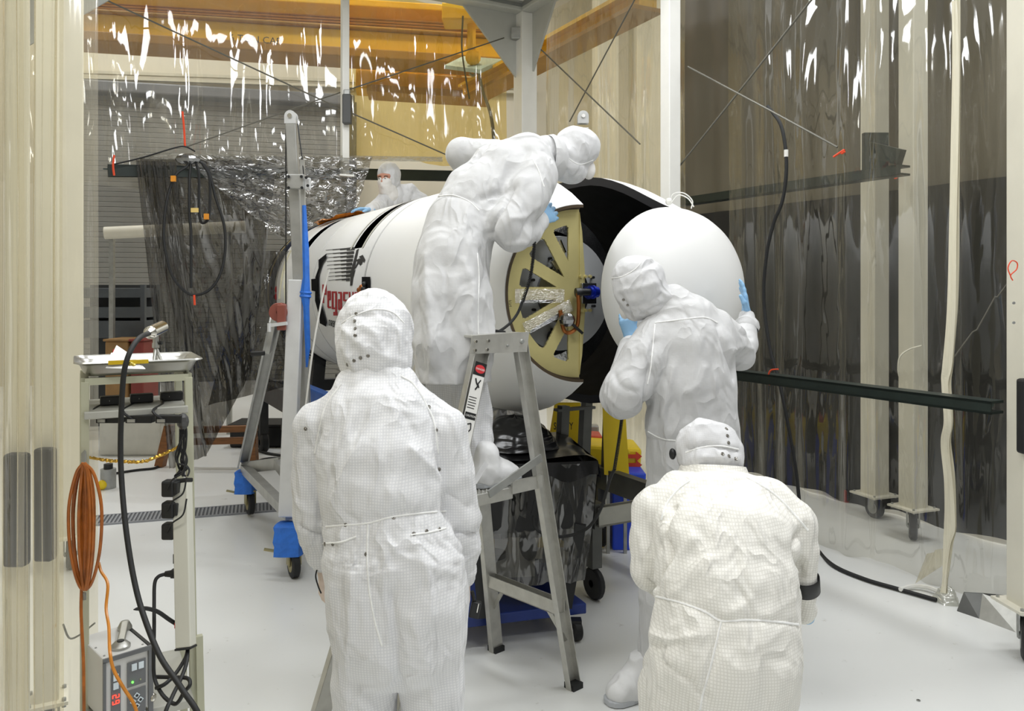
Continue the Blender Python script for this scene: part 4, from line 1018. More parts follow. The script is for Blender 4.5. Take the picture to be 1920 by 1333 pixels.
# deck corners on plane z=0.2 from the photograph
def zpl(x, y, z): Y = F * (H - z) / (y - HZ); return Vector(((x - 960) / F * Y, Y, z))
dk = [zpl(835, 1162, .15), zpl(1100, 1131, .15), zpl(1030, 1078, .15), zpl(800, 1092, .15)]
MB().prism(dk, (0, 0, -.05)).build('deck', M_dolly, dl, bevel=.006)
MB().beam(zpl(1014, 1088, .15), zpl(1014, 1088, .15) + ZZ * .1, .06, .06, up=(0, 1, 0)).build('corner_post', M_dolly, dl)
for (x, y, ax) in ((1080, 1140, (0.9, 0.3, 0)), (840, 1180, (0.9, 0.3, 0)), (1010, 1095, (0.9, 0.3, 0)), (830, 1105, (0.9, .3, 0))):
    p = zpl(x, y, .15); ax = Vector(ax).normalized(); c = Vector((p.x, p.y, .047))
    w_ = MB().lathe(c - ax * .02, ax, [(0, .015), (0, .041), (.006, .047), (.034, .047), (.04, .041), (.04, .015)], 20).build('wheel', M_rubber, dl, True)
    MB().cyl(c - ax * .024, c + ax * .024, .013, n=12).build('hub', M_galv, w_, True)
    MB().box(c + ZZ * .046, (.05, .05, .012)).build('fork', M_black, dl)
# crate: dark smoky plastic sides hanging from a black sheeted top
cr_ = thing('covered_crate', 'tall crate draped in smoky grey plastic with a black sheeted top, on the blue dolly', 'crate', dl.location.copy())
top = [P(880, 878, 3.62), P(1105, 850, 3.95), P(1052, 836, 4.55), P(905, 842, 4.5)]
zt_ = 0.86
def zz(x, y, z=zt_): return zpl(x, y, z)
tq = [Vector((-0.22, 3.60, zt_)), Vector((0.40, 3.72, zt_)), Vector((0.30, 4.40, zt_)), Vector((-0.30, 4.36, zt_))]
M_smoke = film('smoky_sheet', '#8d8d8b', 0.30, '#4b4b4a', 0.10, 0.10, 0.5, (3, 1.2), 0.6)
def subq(q, n, m, f):
    return [[q[0].lerp(q[1], i / n).lerp(q[3].lerp(q[2], i / n), j / m) + f(i / n, j / m) for i in range(n + 1)] for j in range(m + 1)]
tp_ = MB().grid(subq(tq, 12, 12, lambda u, v: ZZ * (.006 * math.sin(9 * u + 4 * v) + .004 * math.sin(17 * v - 6 * u) - .02 * (max(0, abs(2 * u - 1) - .8) / .2) ** 2)))
for a, b2 in ((0, 1), (1, 2), (2, 3), (3, 0)):
    p, q = tq[a], tq[b2]; nn = Vector(((q - p).y, -(q - p).x, 0)).normalized()
    tp_.grid([[p.lerp(q, i / 14) - ZZ * (.02 + .075 * j / 2 + (.02 * math.sin(i * 1.3) if j == 2 else 0)) + nn * (.008 * j + .006 * math.sin(i * 2.1) * j) for i in range(15)] for j in range(3)])
tp_.build('black_top_sheet', M_bag, cr_, smooth='all')
bt = [Vector((p.x * .80 + .02, p.y * .97 + .12, .31)) for p in tq]
for a, b2 in ((0, 1), (1, 2), (2, 3), (3, 0)):
    p, q, r, s = tq[a], tq[b2], bt[b2], bt[a]; nn = Vector(((q - p).y, -(q - p).x, 0)).normalized()
    rows = [[(p.lerp(q, i / 20)).lerp(s.lerp(r, i / 20), j / 10) - ZZ * .03 + nn * (.012 * math.sin(i * .9 + j * .5) + .008 * math.sin(i * 2.3)) * (.4 + j / 12) for i in range(21)] for j in range(11)]
    MB().grid(rows).build('smoky_side_sheet', M_smoke, cr_, smooth='all', fix=False, uvs=[(i / 20, j / 10) for j in range(11) for i in range(21)])
ins = [Vector((p.x * .86 + .01, p.y * .985 + .06, 0)) for p in tq]
MB().prism([p + ZZ * .52 for p in ins], (0, 0, .30)).build('crate_box', mat('crate_dark', '#252526', .6, var=.3), cr_, bevel=.02)
for p in ins: MB().beam(Vector((p.x * .72, p.y + .03, .152)), Vector((p.x * .9, p.y, .55)), .05, .05, up=(0, 1, 0)).build('crate_leg', M_black, cr_)
# crumpled black sheet on top
def crumple(name, label, cat, pts, zb, h, m, seed, par=None):
    rnd = random.Random(seed); n, k = 28, 14; rows = []
    c = sum(pts, Vector((0, 0, 0))) / len(pts); poly = pts
    def rad(a):
        d = Vector((math.cos(a), math.sin(a), 0)); best = 0
        for i in range(len(poly)):
            p, q = poly[i] - c, poly[(i + 1) % len(poly)] - c; den = d.x * (q.y - p.y) - d.y * (q.x - p.x)
            if abs(den) < 1e-9: continue
            t = (p.x * (q.y - p.y) - p.y * (q.x - p.x)) / den; s = (p.x * d.y - p.y * d.x) / den
            if t > 0 and -1e-6 <= s <= 1 + 1e-6: best = max(best, t)
        return best
    for j in range(k + 1):
        v = j / k; row = []
        for i in range(n + 1):
            a = 2 * PI * (i % n) / n; rr_ = random.Random(seed * 1000 + j * 50 + i % n)
            s = (1 - v) ** .45; e = rr_.uniform(-.05, .05) if 0 < j < k else 0
            row.append(c + Vector((math.cos(a), math.sin(a), 0)) * rad(a) * (s + e) + ZZ * (zb + h * (1 - s ** 2.2) + (rr_.uniform(-.012, .012) if j else 0)))
        rows.append(row)
    o = MB().grid(rows).build(name, m, par, smooth='all', fix=False); sm = o.modifiers.new('sub', 'SUBSURF'); sm.levels = sm.render_levels = 1
    return tag(o, label, cat) if label else o
bs = crumple('black_bag', 'crumpled black plastic bag lying on the covered crate', 'bag', [Vector((-.21, 3.82, 0)), Vector((.02, 3.74, 0)), Vector((.235, 3.86, 0)), Vector((.22, 4.2, 0)), Vector((-.2, 4.22, 0))], zt_ + .006, .145, M_bag, 3)
cv = crumple('clear_wrap', 'clear crinkled wrap behind the black bag under the rocket', 'wrap', [Vector((-.16, 4.24, 0)), Vector((.12, 4.24, 0)), Vector((.12, 4.34, 0)), Vector((-.16, 4.34, 0))], zt_ + .006, .2, film('clear_wrap', '#dcdcdc', .35, '#c8c8c8', .2, .08, .8, (20, 20), .6), 6)
# second coiled lead and clip by the crate
cl2 = thing('coiled_lead', 'black coiled grounding lead looping from the kneeling-height sleeve to the crate', 'cord', P(1010, 985, 3.55))
cl2['label'] = 'black coiled grounding lead hanging from the nose technician and looping to the crate'
cB = [P(1166, 785, 3.35), P(1160, 830, 3.35), P(1152, 880, 3.36)]
MB().tube(helix(spline(cB, 6), 36, .0058, 7), .0026, 5).build('coil', M_rubber, cl2, True)
MB().tube(spline([P(1152, 880, 3.36), P(1143, 900, 3.38), P(1128, 950, 3.42), P(1108, 984, 3.46), P(1085, 999, 3.5), P(1055, 1006, 3.52), P(1028, 1004, 3.53), P(1006, 992, 3.54), P(1000, 975, 3.54), P(1003, 962, 3.54)], 6), .007, 7).build('plain_lead', M_rubber, cl2, True)
MB().beam(P(999, 965, 3.54), P(1006, 936, 3.54), .022, .02).build('clip', M_rubber, cl2, bevel=.003)

# ================================================================ YELLOW SIGN, BUCKET, BIN beyond the frame
M_sign = mat('sign_yellow', '#f0d021', 0.45, var=.03)
sg = thing('floor_sign', 'yellow folding floor sign with black lettering behind the trolley strut', 'sign', FL(1060, 985))
Ys = 5.2
s0, s1, s2, s3 = P(1030, 852, Ys), P(1104, 852, Ys), P(1088, 755, Ys + .12), P(1040, 755, Ys + .12)
bz = .0
def drop(p): return Vector((p.x, p.y - .12, .0))
MB().prism([Vector((s0.x - .08, Ys - .15, .01)), Vector((s1.x + .08, Ys - .15, .01)), s2, s3], (0, .012, 0)).build('front_panel', M_sign, sg)
MB().prism([Vector((s0.x - .08, Ys + .4, .01)), Vector((s1.x + .08, Ys + .4, .01)), s2, s3], (0, .012, 0)).build('back_panel', M_sign, sg)
rt = Vector((1, -.02, 0)); upv = (s2 - s1).normalized()
text_mesh('SAFETY', .038, M_blk, 'lettering', P(1038, 805, Ys - .02), rt, ZZ, sg, .0005, .0006, tall=1.7); text_mesh('FIRST', .038, M_blk, 'lettering', P(1040, 823, Ys - .05), rt, ZZ, sg, .0005, .0006, tall=1.7)
bk_ = thing('mop_bucket', 'yellow mop bucket with red arrows beside the clear panel', 'bucket', FL(1180, 1010))
yb = P(1180, 850, 5.1)
MB().prism([P(1105, 905, 5.2), P(1200, 905, 5.2), P(1204, 842, 5.2), P(1100, 835, 5.2)], (0, .35, 0)).build('tub', M_sign, bk_, bevel=.02)
MB().beam(P(1150, 842, 5.3), P(1175, 838, 5.3), .3, .03).build('rim', M_sign, bk_, bevel=.008)
for y in (852, 868):
    p = P(1172, y, 5.19); MB().prism([p, p + Vector((.07, 0, .0)), p + Vector((.07, 0, .02)), p + Vector((.11, 0, -.012)), p + Vector((.07, 0, -.045)), p + Vector((.07, 0, -.025)), p + Vector((0, 0, -.025))], (0, -.004, 0)).build('red_arrow', mat('arrow_red', '#d8452a', .5), bk_)
for x in (1115, 1190):
    for yy in (5.25, 5.5):
        c = P(x, 905, yy); MB().beam(Vector((c.x, yy, .06)), Vector((c.x, yy, P(x, 905, 5.2).z)), .03, .03, up=(0, 1, 0)).build('leg', M_black, bk_)
        MB().lathe(Vector((c.x - .015, yy, .035)), (1, 0, 0), [(0, .01), (0, .035), (.03, .035), (.03, .01)], 12).build('wheel', M_rubber, bk_)
rd = thing('red_wringer', 'red wringer box beside the yellow mop bucket', 'wringer', FL(1095, 985))
MB().prism([P(1082, 860, 5.5), P(1125, 860, 5.5), P(1130, 818, 5.5), P(1080, 815, 5.5)], (0, .2, 0)).build('box', mat('faded_red', '#cf5a48', .5), rd, bevel=.01)
MB().box((P(1103, 0, 5.6).x, 5.6, .24), (.14, .18, .48)).build('white_pail', M_white, rd, bevel=.02)
yc = thing('yellow_caution_panel', 'tall yellow panel standing behind the coiled lead', 'panel', FL(1158, 985))
yc['label'] = 'tall yellow plastic panel standing behind the hanging coiled lead'
MB().prism([P(1133, 890, 4.95), P(1180, 895, 4.95), P(1172, 760, 4.98), P(1130, 760, 4.98)], (0, .012, 0)).build('board', M_sign, yc)
MB().beam(Vector((P(1140, 0, 4.97).x, 4.97, 0)), P(1140, 880, 4.97), .02, .03, up=(0, 1, 0)).beam(Vector((P(1172, 0, 4.97).x, 4.97, 0)), P(1172, 880, 4.97), .02, .03, up=(0, 1, 0)).build('legs', M_galv, yc)
bb_ = thing('blue_bin', 'bright blue plastic bin low behind the frame', 'bin', FL(1180, 970))
MB().prism([P(1140, 918, 5.0), P(1210, 920, 5.0), P(1212, 888, 5.0), P(1138, 886, 5.0)], (0, .25, 0)).build('body', mat('bin_blue', '#2b4fd6', .4), bb_, bevel=.01)
MB().box((P(1175, 0, 5.1).x, 5.12, .19), (.2, .2, .38)).build('base', mat('bin_blue', '#2b4fd6'), bb_, bevel=.01)
yp = thing('yellow_pole', 'thin yellow pole behind the black bag under the rocket', 'pole', FL(921, 1000))
MB().beam(Vector((P(924, 0, 4.9).x, 4.9, 0)), P(918, 770, 4.9), .025, .025, up=(0, 1, 0)).build('shaft', M_sign, yp)
MB().cyl(Vector((P(924, 0, 4.9).x, 4.9, 0)), Vector((P(924, 0, 4.9).x, 4.9, .03)), .08, n=16).build('foot', M_black, yp)
# ================================================================ STEEL RACK WITH TRAY (left)
YR = 2.35; YK = 2.62
M_rack = mat('rack_paint', '#bfbfa8', 0.45, 0.1, var=.05)
M_tray = mat('tray_steel', '#b4b3ae', 0.30, 0.92, var=.06, scale=20, stretch=(.2, 1, 1))
rk_ = thing('equipment_rack', 'slim painted metal rack holding the steel tray and black sensors', 'rack', (P(255, 0, YR).x, YR, 0))
def px3(x, y, Y=YR): return P(x, y, Y)
ztop = P(0, 712, 2.33).z
KO = Vector((P(159, 0, 2.28).x, 2.28, 0)); KW = 0.275; KD = 0.27
def kp(u, v, z=0): return KO + NN * (u * KW) + DP * (v * KD) + ZZ * z
RK = Matrix.Rotation(math.atan2(NN.y, NN.x), 3, 'Z')
xr = kp(1, 0).x; xl = KO.x
for (u, v) in ((0, 0), (1, 0), (0, 1), (1, 1)):
    lean = NN * (.022 if u else 0)
    MB().beam(kp(u, v) + lean, kp(u, v, ztop), .022, .022, up=DP).build('upright', M_rack, rk_, bevel=.002)
MB().beam(kp(1.04, -.06) + NN * .03, kp(1.06, -.06, P(0, 1200, 2.38).z) + NN * .012, .02, .02, up=DP).build('side_angle', M_rack, rk_)
for a, b2 in (((0, 0), (1, 0)), ((0, 1), (1, 1)), ((0, 0), (0, 1)), ((1, 0), (1, 1))):
    MB().beam(kp(*a, ztop), kp(*b2, ztop), .02, .02).build('top_bar', M_rack, rk_)
zs = P(0, 775, 2.31).z
MB().box(kp(.49, .46, zs), (KW * 1.0, KD * 1.1, .022), RK).build('shelf', mat('shelf_grey', '#b8b8b0', .5, .2), rk_, bevel=.003)
zlow = 0.44
MB().box(kp(.5, .35, zlow - .012), (KW * 1.04, KD * 1.4, .024), RK).build('shelf', mat('shelf_grey', '#b8b8b0'), rk_, bevel=.003)
# tray
ty = thing('steel_tray', 'shallow stainless steel tray on top of the rack', 'tray', kp(.5, .5, ztop + .011))
tc_ = kp(.52, .42)
def rrect(hx, hy, r, z, n=5):
    pts = []
    for (sx, sy, a0) in ((1, 1, 0), (-1, 1, 90), (-1, -1, 180), (1, -1, 270)):
        for i in range(n + 1):
            a = math.radians(a0 + 90 * i / n); pts.append(tc_ + NN * (sx * (hx - r) + r * math.cos(a)) + DP * (sy * (hy - r) + r * math.sin(a)) + ZZ * z)
    return pts
zt0 = ztop + .013; zt1 = P(0, 679, 2.26).z
ringsT = [rrect(.138, .115, .03, zt0 + .002), rrect(.147, .125, .035, zt0 + .012), rrect(.158, .138, .04, zt1 - .008), rrect(.170, .150, .03, zt1), rrect(.172, .152, .03, zt1 - .004), rrect(.154, .134, .04, zt1 - .012), rrect(.143, .121, .035, zt0 + .016), rrect(.132, .11, .03, zt0 + .006)]
o = MB(); n = len(ringsT[0]); o.add([p for r in ringsT for p in r], [(j * n + i, j * n + (i + 1) % n, (j + 1) * n + (i + 1) % n, (j + 1) * n + i) for j in range(len(ringsT) - 1) for i in range(n)] + [tuple(range(n)), tuple((len(ringsT) - 1) * n + i for i in range(n))])
o.build('pan', M_tray, ty, smooth=True)
# yellow tape on the rim, papers, red scrap
tape = MB(); tape.grid([[tc_ + NN * (-.085 + .105 * i / 10) - DP * (.1535 + .001 * math.sin(i * 1.7)) + ZZ * (zt1 + .003 - .012 * j) for i in range(11)] for j in range(2)]); tape.build('yellow_tape', mat('tape_yellow', '#cfae1c', .35, var=.15), ty)
MB().ball(P(243, 682, 2.19), (.012, .004, .006), 8, 5).ball(P(250, 684, 2.19), (.007, .004, .004), 8, 5).build('tape_end', mat('tape_foil', '#e6cf6a', .15, .8, bump=.6), ty)
zb_ = zt0 + .03
pp = MB().prism([P(198, 690, 2.27), P(272, 692, 2.30), P(248, 668, 2.36), P(218, 648, 2.38)], (0, .003, .001)).build('paper_sheet', mat('paper', '#eeeeee', .7, var=.02)); tag(pp, 'creased white paper sheet sticking up from the steel tray', 'paper')
pp = MB().prism([P(200, 690, 2.33), P(232, 692, 2.34), P(230, 662, 2.40), P(208, 662, 2.40)], (0, .003, .001)).build('paper_sheet', mat('paper', '#eeeeee')); tag(pp, 'smaller white paper behind the creased sheet in the tray', 'paper')
pp = MB().prism([P(206, 690, 2.41), P(224, 690, 2.41), P(222, 652, 2.43), P(212, 655, 2.43)], (0, .003, 0)).build('red_scrap', mat('scrap_red', '#cf3b3f', .6)); tag(pp, 'small red scrap tucked behind the papers in the tray', 'paper')
# sensor on mini tripod
sn = thing('sampling_probe', 'polished metal probe on a small silver tripod in the tray', 'probe', P(293, 680, 2.42))
MB().cyl(P(281, 624, 2.36), P(304, 613, 2.46), .0195, n=28).build('probe_body', M_chrome, sn, True, bevel=.002)
MB().cyl(P(281, 624, 2.36), P(277, 626, 2.345), .017, .010, n=20).build('probe_cap', M_chrome, sn, True)
hd = P(292, 638, 2.42)
MB().cyl(P(292, 630, 2.42), P(292, 643, 2.42), .0085, n=14).cyl(P(292, 643, 2.42), P(292, 652, 2.42), .0105, n=14).build('tripod_head', M_steel, sn, True)
MB().cyl(P(299, 643, 2.42), P(304, 643, 2.42), .006, n=10).build('lock_knob', M_black, sn, True)
zf_ = zt0 + .008
for (x, y) in ((286, 2.37), (311, 2.38), (296, 2.50)):
    e = P(x, 676, y); e.z = zf_; MB().cyl(P(292, 652, 2.42), e, .0055, .004, n=8).build('leg', M_steel, sn, True)
hs = MB().tube(spline([P(279, 625, 2.35), P(262, 633, 2.25), P(246, 655, 2.2), P(234, 690, 2.18), P(229, 740, 2.18), P(226, 830, 2.18), P(228, 900, 2.16), P(236, 990, 2.12), P(250, 1080, 2.08), P(268, 1150, 2.04), P(300, 1230, 1.98), P(340, 1290, 1.93), P(380, 1360, 1.9), P(400, 1500, 1.9), FL(420, 1790)], 10), .0072, 10).build('sampling_hose', M_rubber, smooth=True)
tag(hs, 'thick black hose curving from the metal probe down past the rack', 'hose')
# three black sensors on the shelf with modules below
zsh = zs + .012
names = ['black box sensor on the rack shelf, next to the hose', 'black box sensor in the middle of the rack shelf', 'black box sensor at the power strip end of the rack shelf']
for i, (x0, x1, y) in enumerate(((190, 231, 748), (246, 285, 746), (302, 341, 745))):
    Yb = 2.40 + .05 * i; c = P((x0 + x1) / 2, y, Yb); w_ = (x1 - x0) / F * Yb; h_ = .026; c.z = zsh + h_ / 2 + .001
    s_ = thing('sensor_box', names[i], 'sensor', (c.x, c.y, zsh))
    MB().box(c, (w_, .035, h_), RK).build('case', M_black, s_, bevel=.003)
    MB().cyl(c - Vector((0, .018, 0)), c - Vector((0, .0195, 0)), .0025, n=8).build('screw', M_galv, s_)
    MB().tube(spline([c + Vector((-w_ * .3, -.02, -.008)), P(x0 + 2, 758, 2.42), P(x0 - 14, 768, 2.32), P(x0 - 12, 776, 2.3), P(x0 + 2, 786, 2.31)], 5), .004, 6).build('lead', M_rubber, s_, True)
    m = P(x0 + 8, 786, 2.325)
    MB().box(P((x0 + x1) / 2 - 2, 785, 2.325), (.075, .03, .022)).build('under_module', M_black, s_, bevel=.002)
    MB().box(P(x0 + 0, 789, 2.305), (.022, .004, .009)).build('plug_metal', mat('plug_tin', '#b8b8b4', .3, .7), s_)
cb = thing('cable_bundle', 'bundle of thin black cables tied along the rack upright', 'cable', (xr - .02, YR, zs - .2))
rnd = random.Random(12)
for i in range(8):
    x = 342 + rnd.uniform(-6, 8); pts = [P(300 + 5 * i, 786, 2.33), P(330 + i, 783 + i, 2.33), P(x, 800, 2.33), P(x + rnd.uniform(-5, 5), 835, 2.33), P(x + rnd.uniform(-6, 4), 862, 2.33), P(x + rnd.uniform(-3, 6), 880, 2.33), P(335 + rnd.uniform(-8, 18), 893, 2.32)]
    MB().tube(spline(pts, 6), .0028, 5).build('cable', M_rubber, cb, True)
MB().tube(spline([P(344, 815, 2.32), P(330, 850, 2.32), P(333, 868, 2.32), P(345, 872, 2.32), P(350, 880, 2.32), P(330, 890, 2.31), P(329, 897, 2.31)], 6), .003, 6).build('cable', M_rubber, cb, True)
MB().ball(P(343, 790, 2.325), (.018, .014, .025), 9, 6).build('cable_tie_pack', mat('bag_clear', '#4a4a4a', .2, var=.5), cb)
# power strip, plugs
ps = thing('power_strip', 'long beige power strip fixed along the rack upright', 'power strip', P(346, 1215, 2.25))
M_ps = mat('strip_beige', '#cfcec2', .45, var=.02)
pa, pb = P(342, 905, 2.3), P(348.5, 1212, 2.2)
MB().beam(pa, pb, .043, .04, up=(0, 1, 0)).build('housing', M_ps, ps, bevel=.003)
pdn = (pb - pa).normalized()
MB().beam(pa - pdn * .012, pa, .046, .043, up=(0, 1, 0)).build('end_cap', M_black, ps, bevel=.003); MB().beam(pb, pb + pdn * .006, .046, .043, up=(0, 1, 0)).build('end_cap', M_black, ps, bevel=.002)
MB().box(pa.lerp(pb, .47) + Vector((-.024, 0, 0)), (.006, .02, .026)).build('switch', M_black, ps)
MB().box(pa.lerp(pb, .87) + Vector((-.023, -.005, 0)), (.006, .012, .014)).build('red_switch', mat('switch_red', '#d33a34', .4), ps)
for i, y in enumerate((915, 955, 995)):
    c = P(318, y, 2.27); a_ = thing('plug_adapter', ['upper', 'middle', 'lower'][i] + ' of three black plug adapters on the beige power strip', 'adapter', c)
    MB().box(c, (.036, .035, .046)).build('case', M_black, a_, bevel=.006); MB().box(c + Vector((.021, 0, .002)), (.012, .03, .034)).build('plug_face', M_black, a_, bevel=.003)
    a_['group'] = 'adapters on the power strip'
    MB().tube(spline([c + Vector((0, -.018, .0)), c + Vector((.02, -.03, .03)), P(343, y - 30, 2.24), P(350, y - 60, 2.25)], 5), .0025, 5).build('lead', M_rubber, a_, True)
pg = thing('power_plug', 'black plug and cord leaving the lower half of the beige power strip', 'plug', P(322, 1076, 2.24))
MB().cyl(P(310, 1076, 2.24), P(332, 1075, 2.24), .008, .012, n=12).box(P(326, 1075, 2.24), (.012, .018, .022)).build('plug_body', M_black, pg, True)
MB().tube(spline([P(311, 1076, 2.24), P(297, 1081, 2.23), P(290, 1094, 2.22), P(289, 1130, 2.2), P(289, 1180, 2.17), P(288, 1230, 2.16), P(290, 1272, 2.15), P(305, 1303, 2.12), P(325, 1319, 2.1), P(335, 1315, 2.1), P(345, 1298, 2.1), P(356, 1284, 2.1), P(352, 1272, 2.12), P(330, 1270, 2.14), P(292, 1269, 2.17)], 7), .0052, 8).build('cord', M_rubber, pg, True)
c2 = MB().tube(spline([P(352, 1219, 2.2), P(347, 1235, 2.19), P(330, 1262, 2.16), P(310, 1282, 2.13), P(292, 1290, 2.13)], 7), .0052, 8).build('electric_cable', M_rubber, smooth=True); tag(c2, 'black cord from the strip end looping behind the control box', 'cord')
c2 = MB().tube(spline([P(352, 1217, 2.2), P(349, 1245, 2.16), P(338, 1275, 2.12), P(322, 1308, 2.06), P(308, 1345, 2.02), P(300, 1420, 2.0), FL(300, 1740)], 7), .0055, 8).build('electric_cable', M_rubber, smooth=True); tag(c2, 'black cord from the strip end crossing the hose towards the floor', 'cord')
c2 = MB().tube(spline([P(334, 1172, 2.22), P(318, 1162, 2.2), P(296, 1147, 2.17), P(276, 1141, 2.14), P(262, 1141, 2.12), P(250, 1143, 2.11)], 7), [.0055] * 30 + [.005, .0045, .004, .003, .002, .001], 8).build('electric_cable', M_rubber, smooth=True); tag(c2, 'short black cord with loose end above the control box, from the red switch', 'cord')
# control box
bx_ = thing('control_box', 'grey counter box with red digits and keypad on the lower rack shelf', 'machine', (P(245, 0, 2.05).x, 2.1, zlow))
M_box = mat('box_grey', '#d6d6d4', .4, var=.02); M_pan = mat('panel_dark', '#6b6d70', .45); M_key = mat('key_white', '#dbe6ee', .4)
fl0, fr0 = P(193, 1228, 2.18), P(279, 1219, 2.265)          # top edge of the front face
ex = (fr0 - fl0); ex.z = 0; ex.normalize(); ey = Vector((-ex.y, ex.x, 0)); wB = (fr0 - fl0).length; zT = (fl0.z + fr0.z) / 2
fl0.z = fr0.z = zT; dB = .20; hB = zT - zlow - .012
def bxp(u, v, d=0): return fl0 + ex * (u * wB) - ZZ * (v * .327) - ey * d
MB().prism([fl0 - ZZ * hB, fr0 - ZZ * hB, fr0, fl0], ey * dB).build('case', M_box, bx_, bevel=.004)
MB().prism([fr0 + ex * .001, fr0 + ex * .010, fr0 + ex * .010 - ZZ * hB, fr0 + ex * .001 - ZZ * hB], ey * (dB * .96)).build('side_fins', M_black, bx_)
fr_ = MB(); fr_.prism([bxp(-.01, -.006, .001), bxp(1.03, -.006, .001), bxp(1.03, .03, .001), bxp(-.01, .03, .001)], -ey * .006); fr_.build('top_frame', M_pan, bx_)
MB().prism([bxp(-.01, .02, .001), bxp(.05, .02, .001), bxp(.05, .8, .001), bxp(-.01, .8, .001)], -ey * .006).build('side_frame', M_pan, bx_)
MB().prism([bxp(.96, .02, .001), bxp(1.06, .02, .001), bxp(1.06, .8, .001), bxp(.96, .8, .001)], -ey * .006).build('side_frame', M_pan, bx_)
def pane(u0, v0, u1, v1, m, nm, d=.002, t=.002): return MB().prism([bxp(u0, v0, d), bxp(u1, v0, d), bxp(u1, v1, d), bxp(u0, v1, d)], -ey * t).build(nm, m, bx_)
pane(.16, .09, .36, .80, M_pan, 'display_strip'); pane(.50, .09, .90, .30, M_pan, 'status_panel'); pane(.50, .33, .90, .68, M_pan, 'keypad_panel'); pane(.50, .71, .90, .8, M_pan, 'keypad_panel')
for (u, v) in ((.59, .11), (.74, .11), (.20, .15), (.20, .22), (.63, .545), (.78, .545)): pane(u, v, u + .11, v + .055, M_key, 'key', .004, .003)
for (u, v) in ((.70, .385), (.62, .43), (.78, .43), (.70, .475)):
    c = bxp(u, v, .005); k = .0085
    MB().prism([c + ex * k, c + ZZ * k, c - ex * k, c - ZZ * k], -ey * .002).build('arrow_key', M_key, bx_); MB().prism([c + ex * k * .55 - ey * .002, c + ZZ * k * .55 - ey * .002, c - ex * k * .55 - ey * .002, c - ZZ * k * .55 - ey * .002], -ey * .001).build('arrow_key_face', M_black, bx_)
M_led = mat('led_red', '#ff3a2a', .4, var=.0, emit=3.0); M_grn = mat('led_green', '#5dff4a', .4, var=0, emit=3.0)
def seg7(ch, c, s):
    """seven-segment digit lying on its side as in the photograph"""
    on = {'2': 'abged', '9': 'abcdfg', '5': 'acdfg', '1': 'bc'}[ch]; w_, h_ = s * .5, s
    S = {'a': ((-w_, h_), (w_, h_)), 'b': ((w_, h_), (w_, 0)), 'c': ((w_, 0), (w_, -h_)), 'd': ((-w_, -h_), (w_, -h_)), 'e': ((-w_, 0), (-w_, -h_)), 'f': ((-w_, h_), (-w_, 0)), 'g': ((-w_, 0), (w_, 0))}
    for q in on:
        (x0, y0), (x1, y1) = S[q]
        MB().beam(c + ZZ * (-x0) * 1.0 + ex * y0, c + ZZ * (-x1) + ex * y1, s * .22, .0012, up=-ey).build('digit_segment', M_led, bx_)
seg7('2', bxp(.255, .335, .0055), .0082); seg7('9', bxp(.255, .385, .0055), .0082); seg7('5', bxp(.255, .60, .0055), .0082); seg7('1', bxp(.255, .645, .0055), .0082)
MB().cyl(bxp(.61, .262, .004), bxp(.61, .262, .007), .0028, n=10).build('status_light', M_grn, bx_); MB().cyl(bxp(.78, .258, .004), bxp(.78, .258, .007), .002, n=10).build('status_light', mat('led_off', '#a8b08a', .4), bx_)
h0 = fl0.lerp(fr0, .50) + ey * .045 + ZZ * .008; h1 = fl0.lerp(fr0, .93) + ey * .165 + ZZ * .018
MB().beam(h0, h1, .020, .013).build('handle_bar', M_steel, bx_, bevel=.003)
MB().lathe(h0 - ZZ * .007, (0, 0, 1), [(0, .0), (0, .026), (.006, .026), (.016, .016), (.018, .0)], 24).build('handle_base', M_steel, bx_, True)
MB().lathe(h1 - ZZ * .017, (0, 0, 1), [(0, .0), (0, .020), (.006, .020), (.022, .012), (.024, .0)], 20).build('handle_base', M_steel, bx_, True)
MB().cyl(h0 + ZZ * .009, h0 + ZZ * .0125, .0095, n=16).build('handle_cap', M_black, bx_)
for u, e in ((.08, .02), (.92, .02), (.08, .09)): p = fl0.lerp(fr0, u) + ey * e; MB().cyl(p, p + ZZ * .002, .003, n=8).build('screw', M_galv, bx_)
MB().ball(fr0 + ex * .012 - ZZ * .15 - ey * .002, (.008, .012, .012), 10, 6).build('corner_bumper', M_chrome, bx_)
# orange cable hank
oc = thing('orange_cable_hank', 'long hank of orange-brown cable hanging beside the rack upright', 'cable', P(158, 860, 2.2))
M_oc = mat('cable_orange', '#a85f22', .35, var=.25, scale=30)
rnd = random.Random(8)
tp0 = P(157, 866, 2.20)
for i in range(13):
    w0 = rnd.uniform(6, 31) * (1 if i % 2 else -1); dz = rnd.uniform(-14, 10); Yc = 2.2 + rnd.uniform(-.03, .03); sh_ = rnd.uniform(-5, 5)
    cxp = 159 + sh_ * .3; pts = [P(cxp - 2, 868, Yc), P(cxp + w0 * .55, 890, Yc), P(cxp + w0, 950 + dz, Yc), P(cxp + w0 * .95, 1020, Yc), P(cxp + w0 * .6, 1075, Yc), P(cxp + w0 * .18, 1103 + dz * .3, Yc), P(cxp + w0 * .02, 1085, Yc + .01), P(cxp + w0 * .16, 1000, Yc + .012), P(cxp + w0 * .2, 930, Yc + .012), P(cxp + 1, 872, Yc)]
    MB().tube(spline(pts, 6), .0042, 6).build('loop', M_oc, oc, True)
MB().tube(spline([P(153, 1098, 2.2), P(152, 1150, 2.19), P(156, 1230, 2.17), P(157, 1290, 2.15), P(158, 1400, 2.14)], 6), .0042, 6).build('tail', M_oc, oc, True)
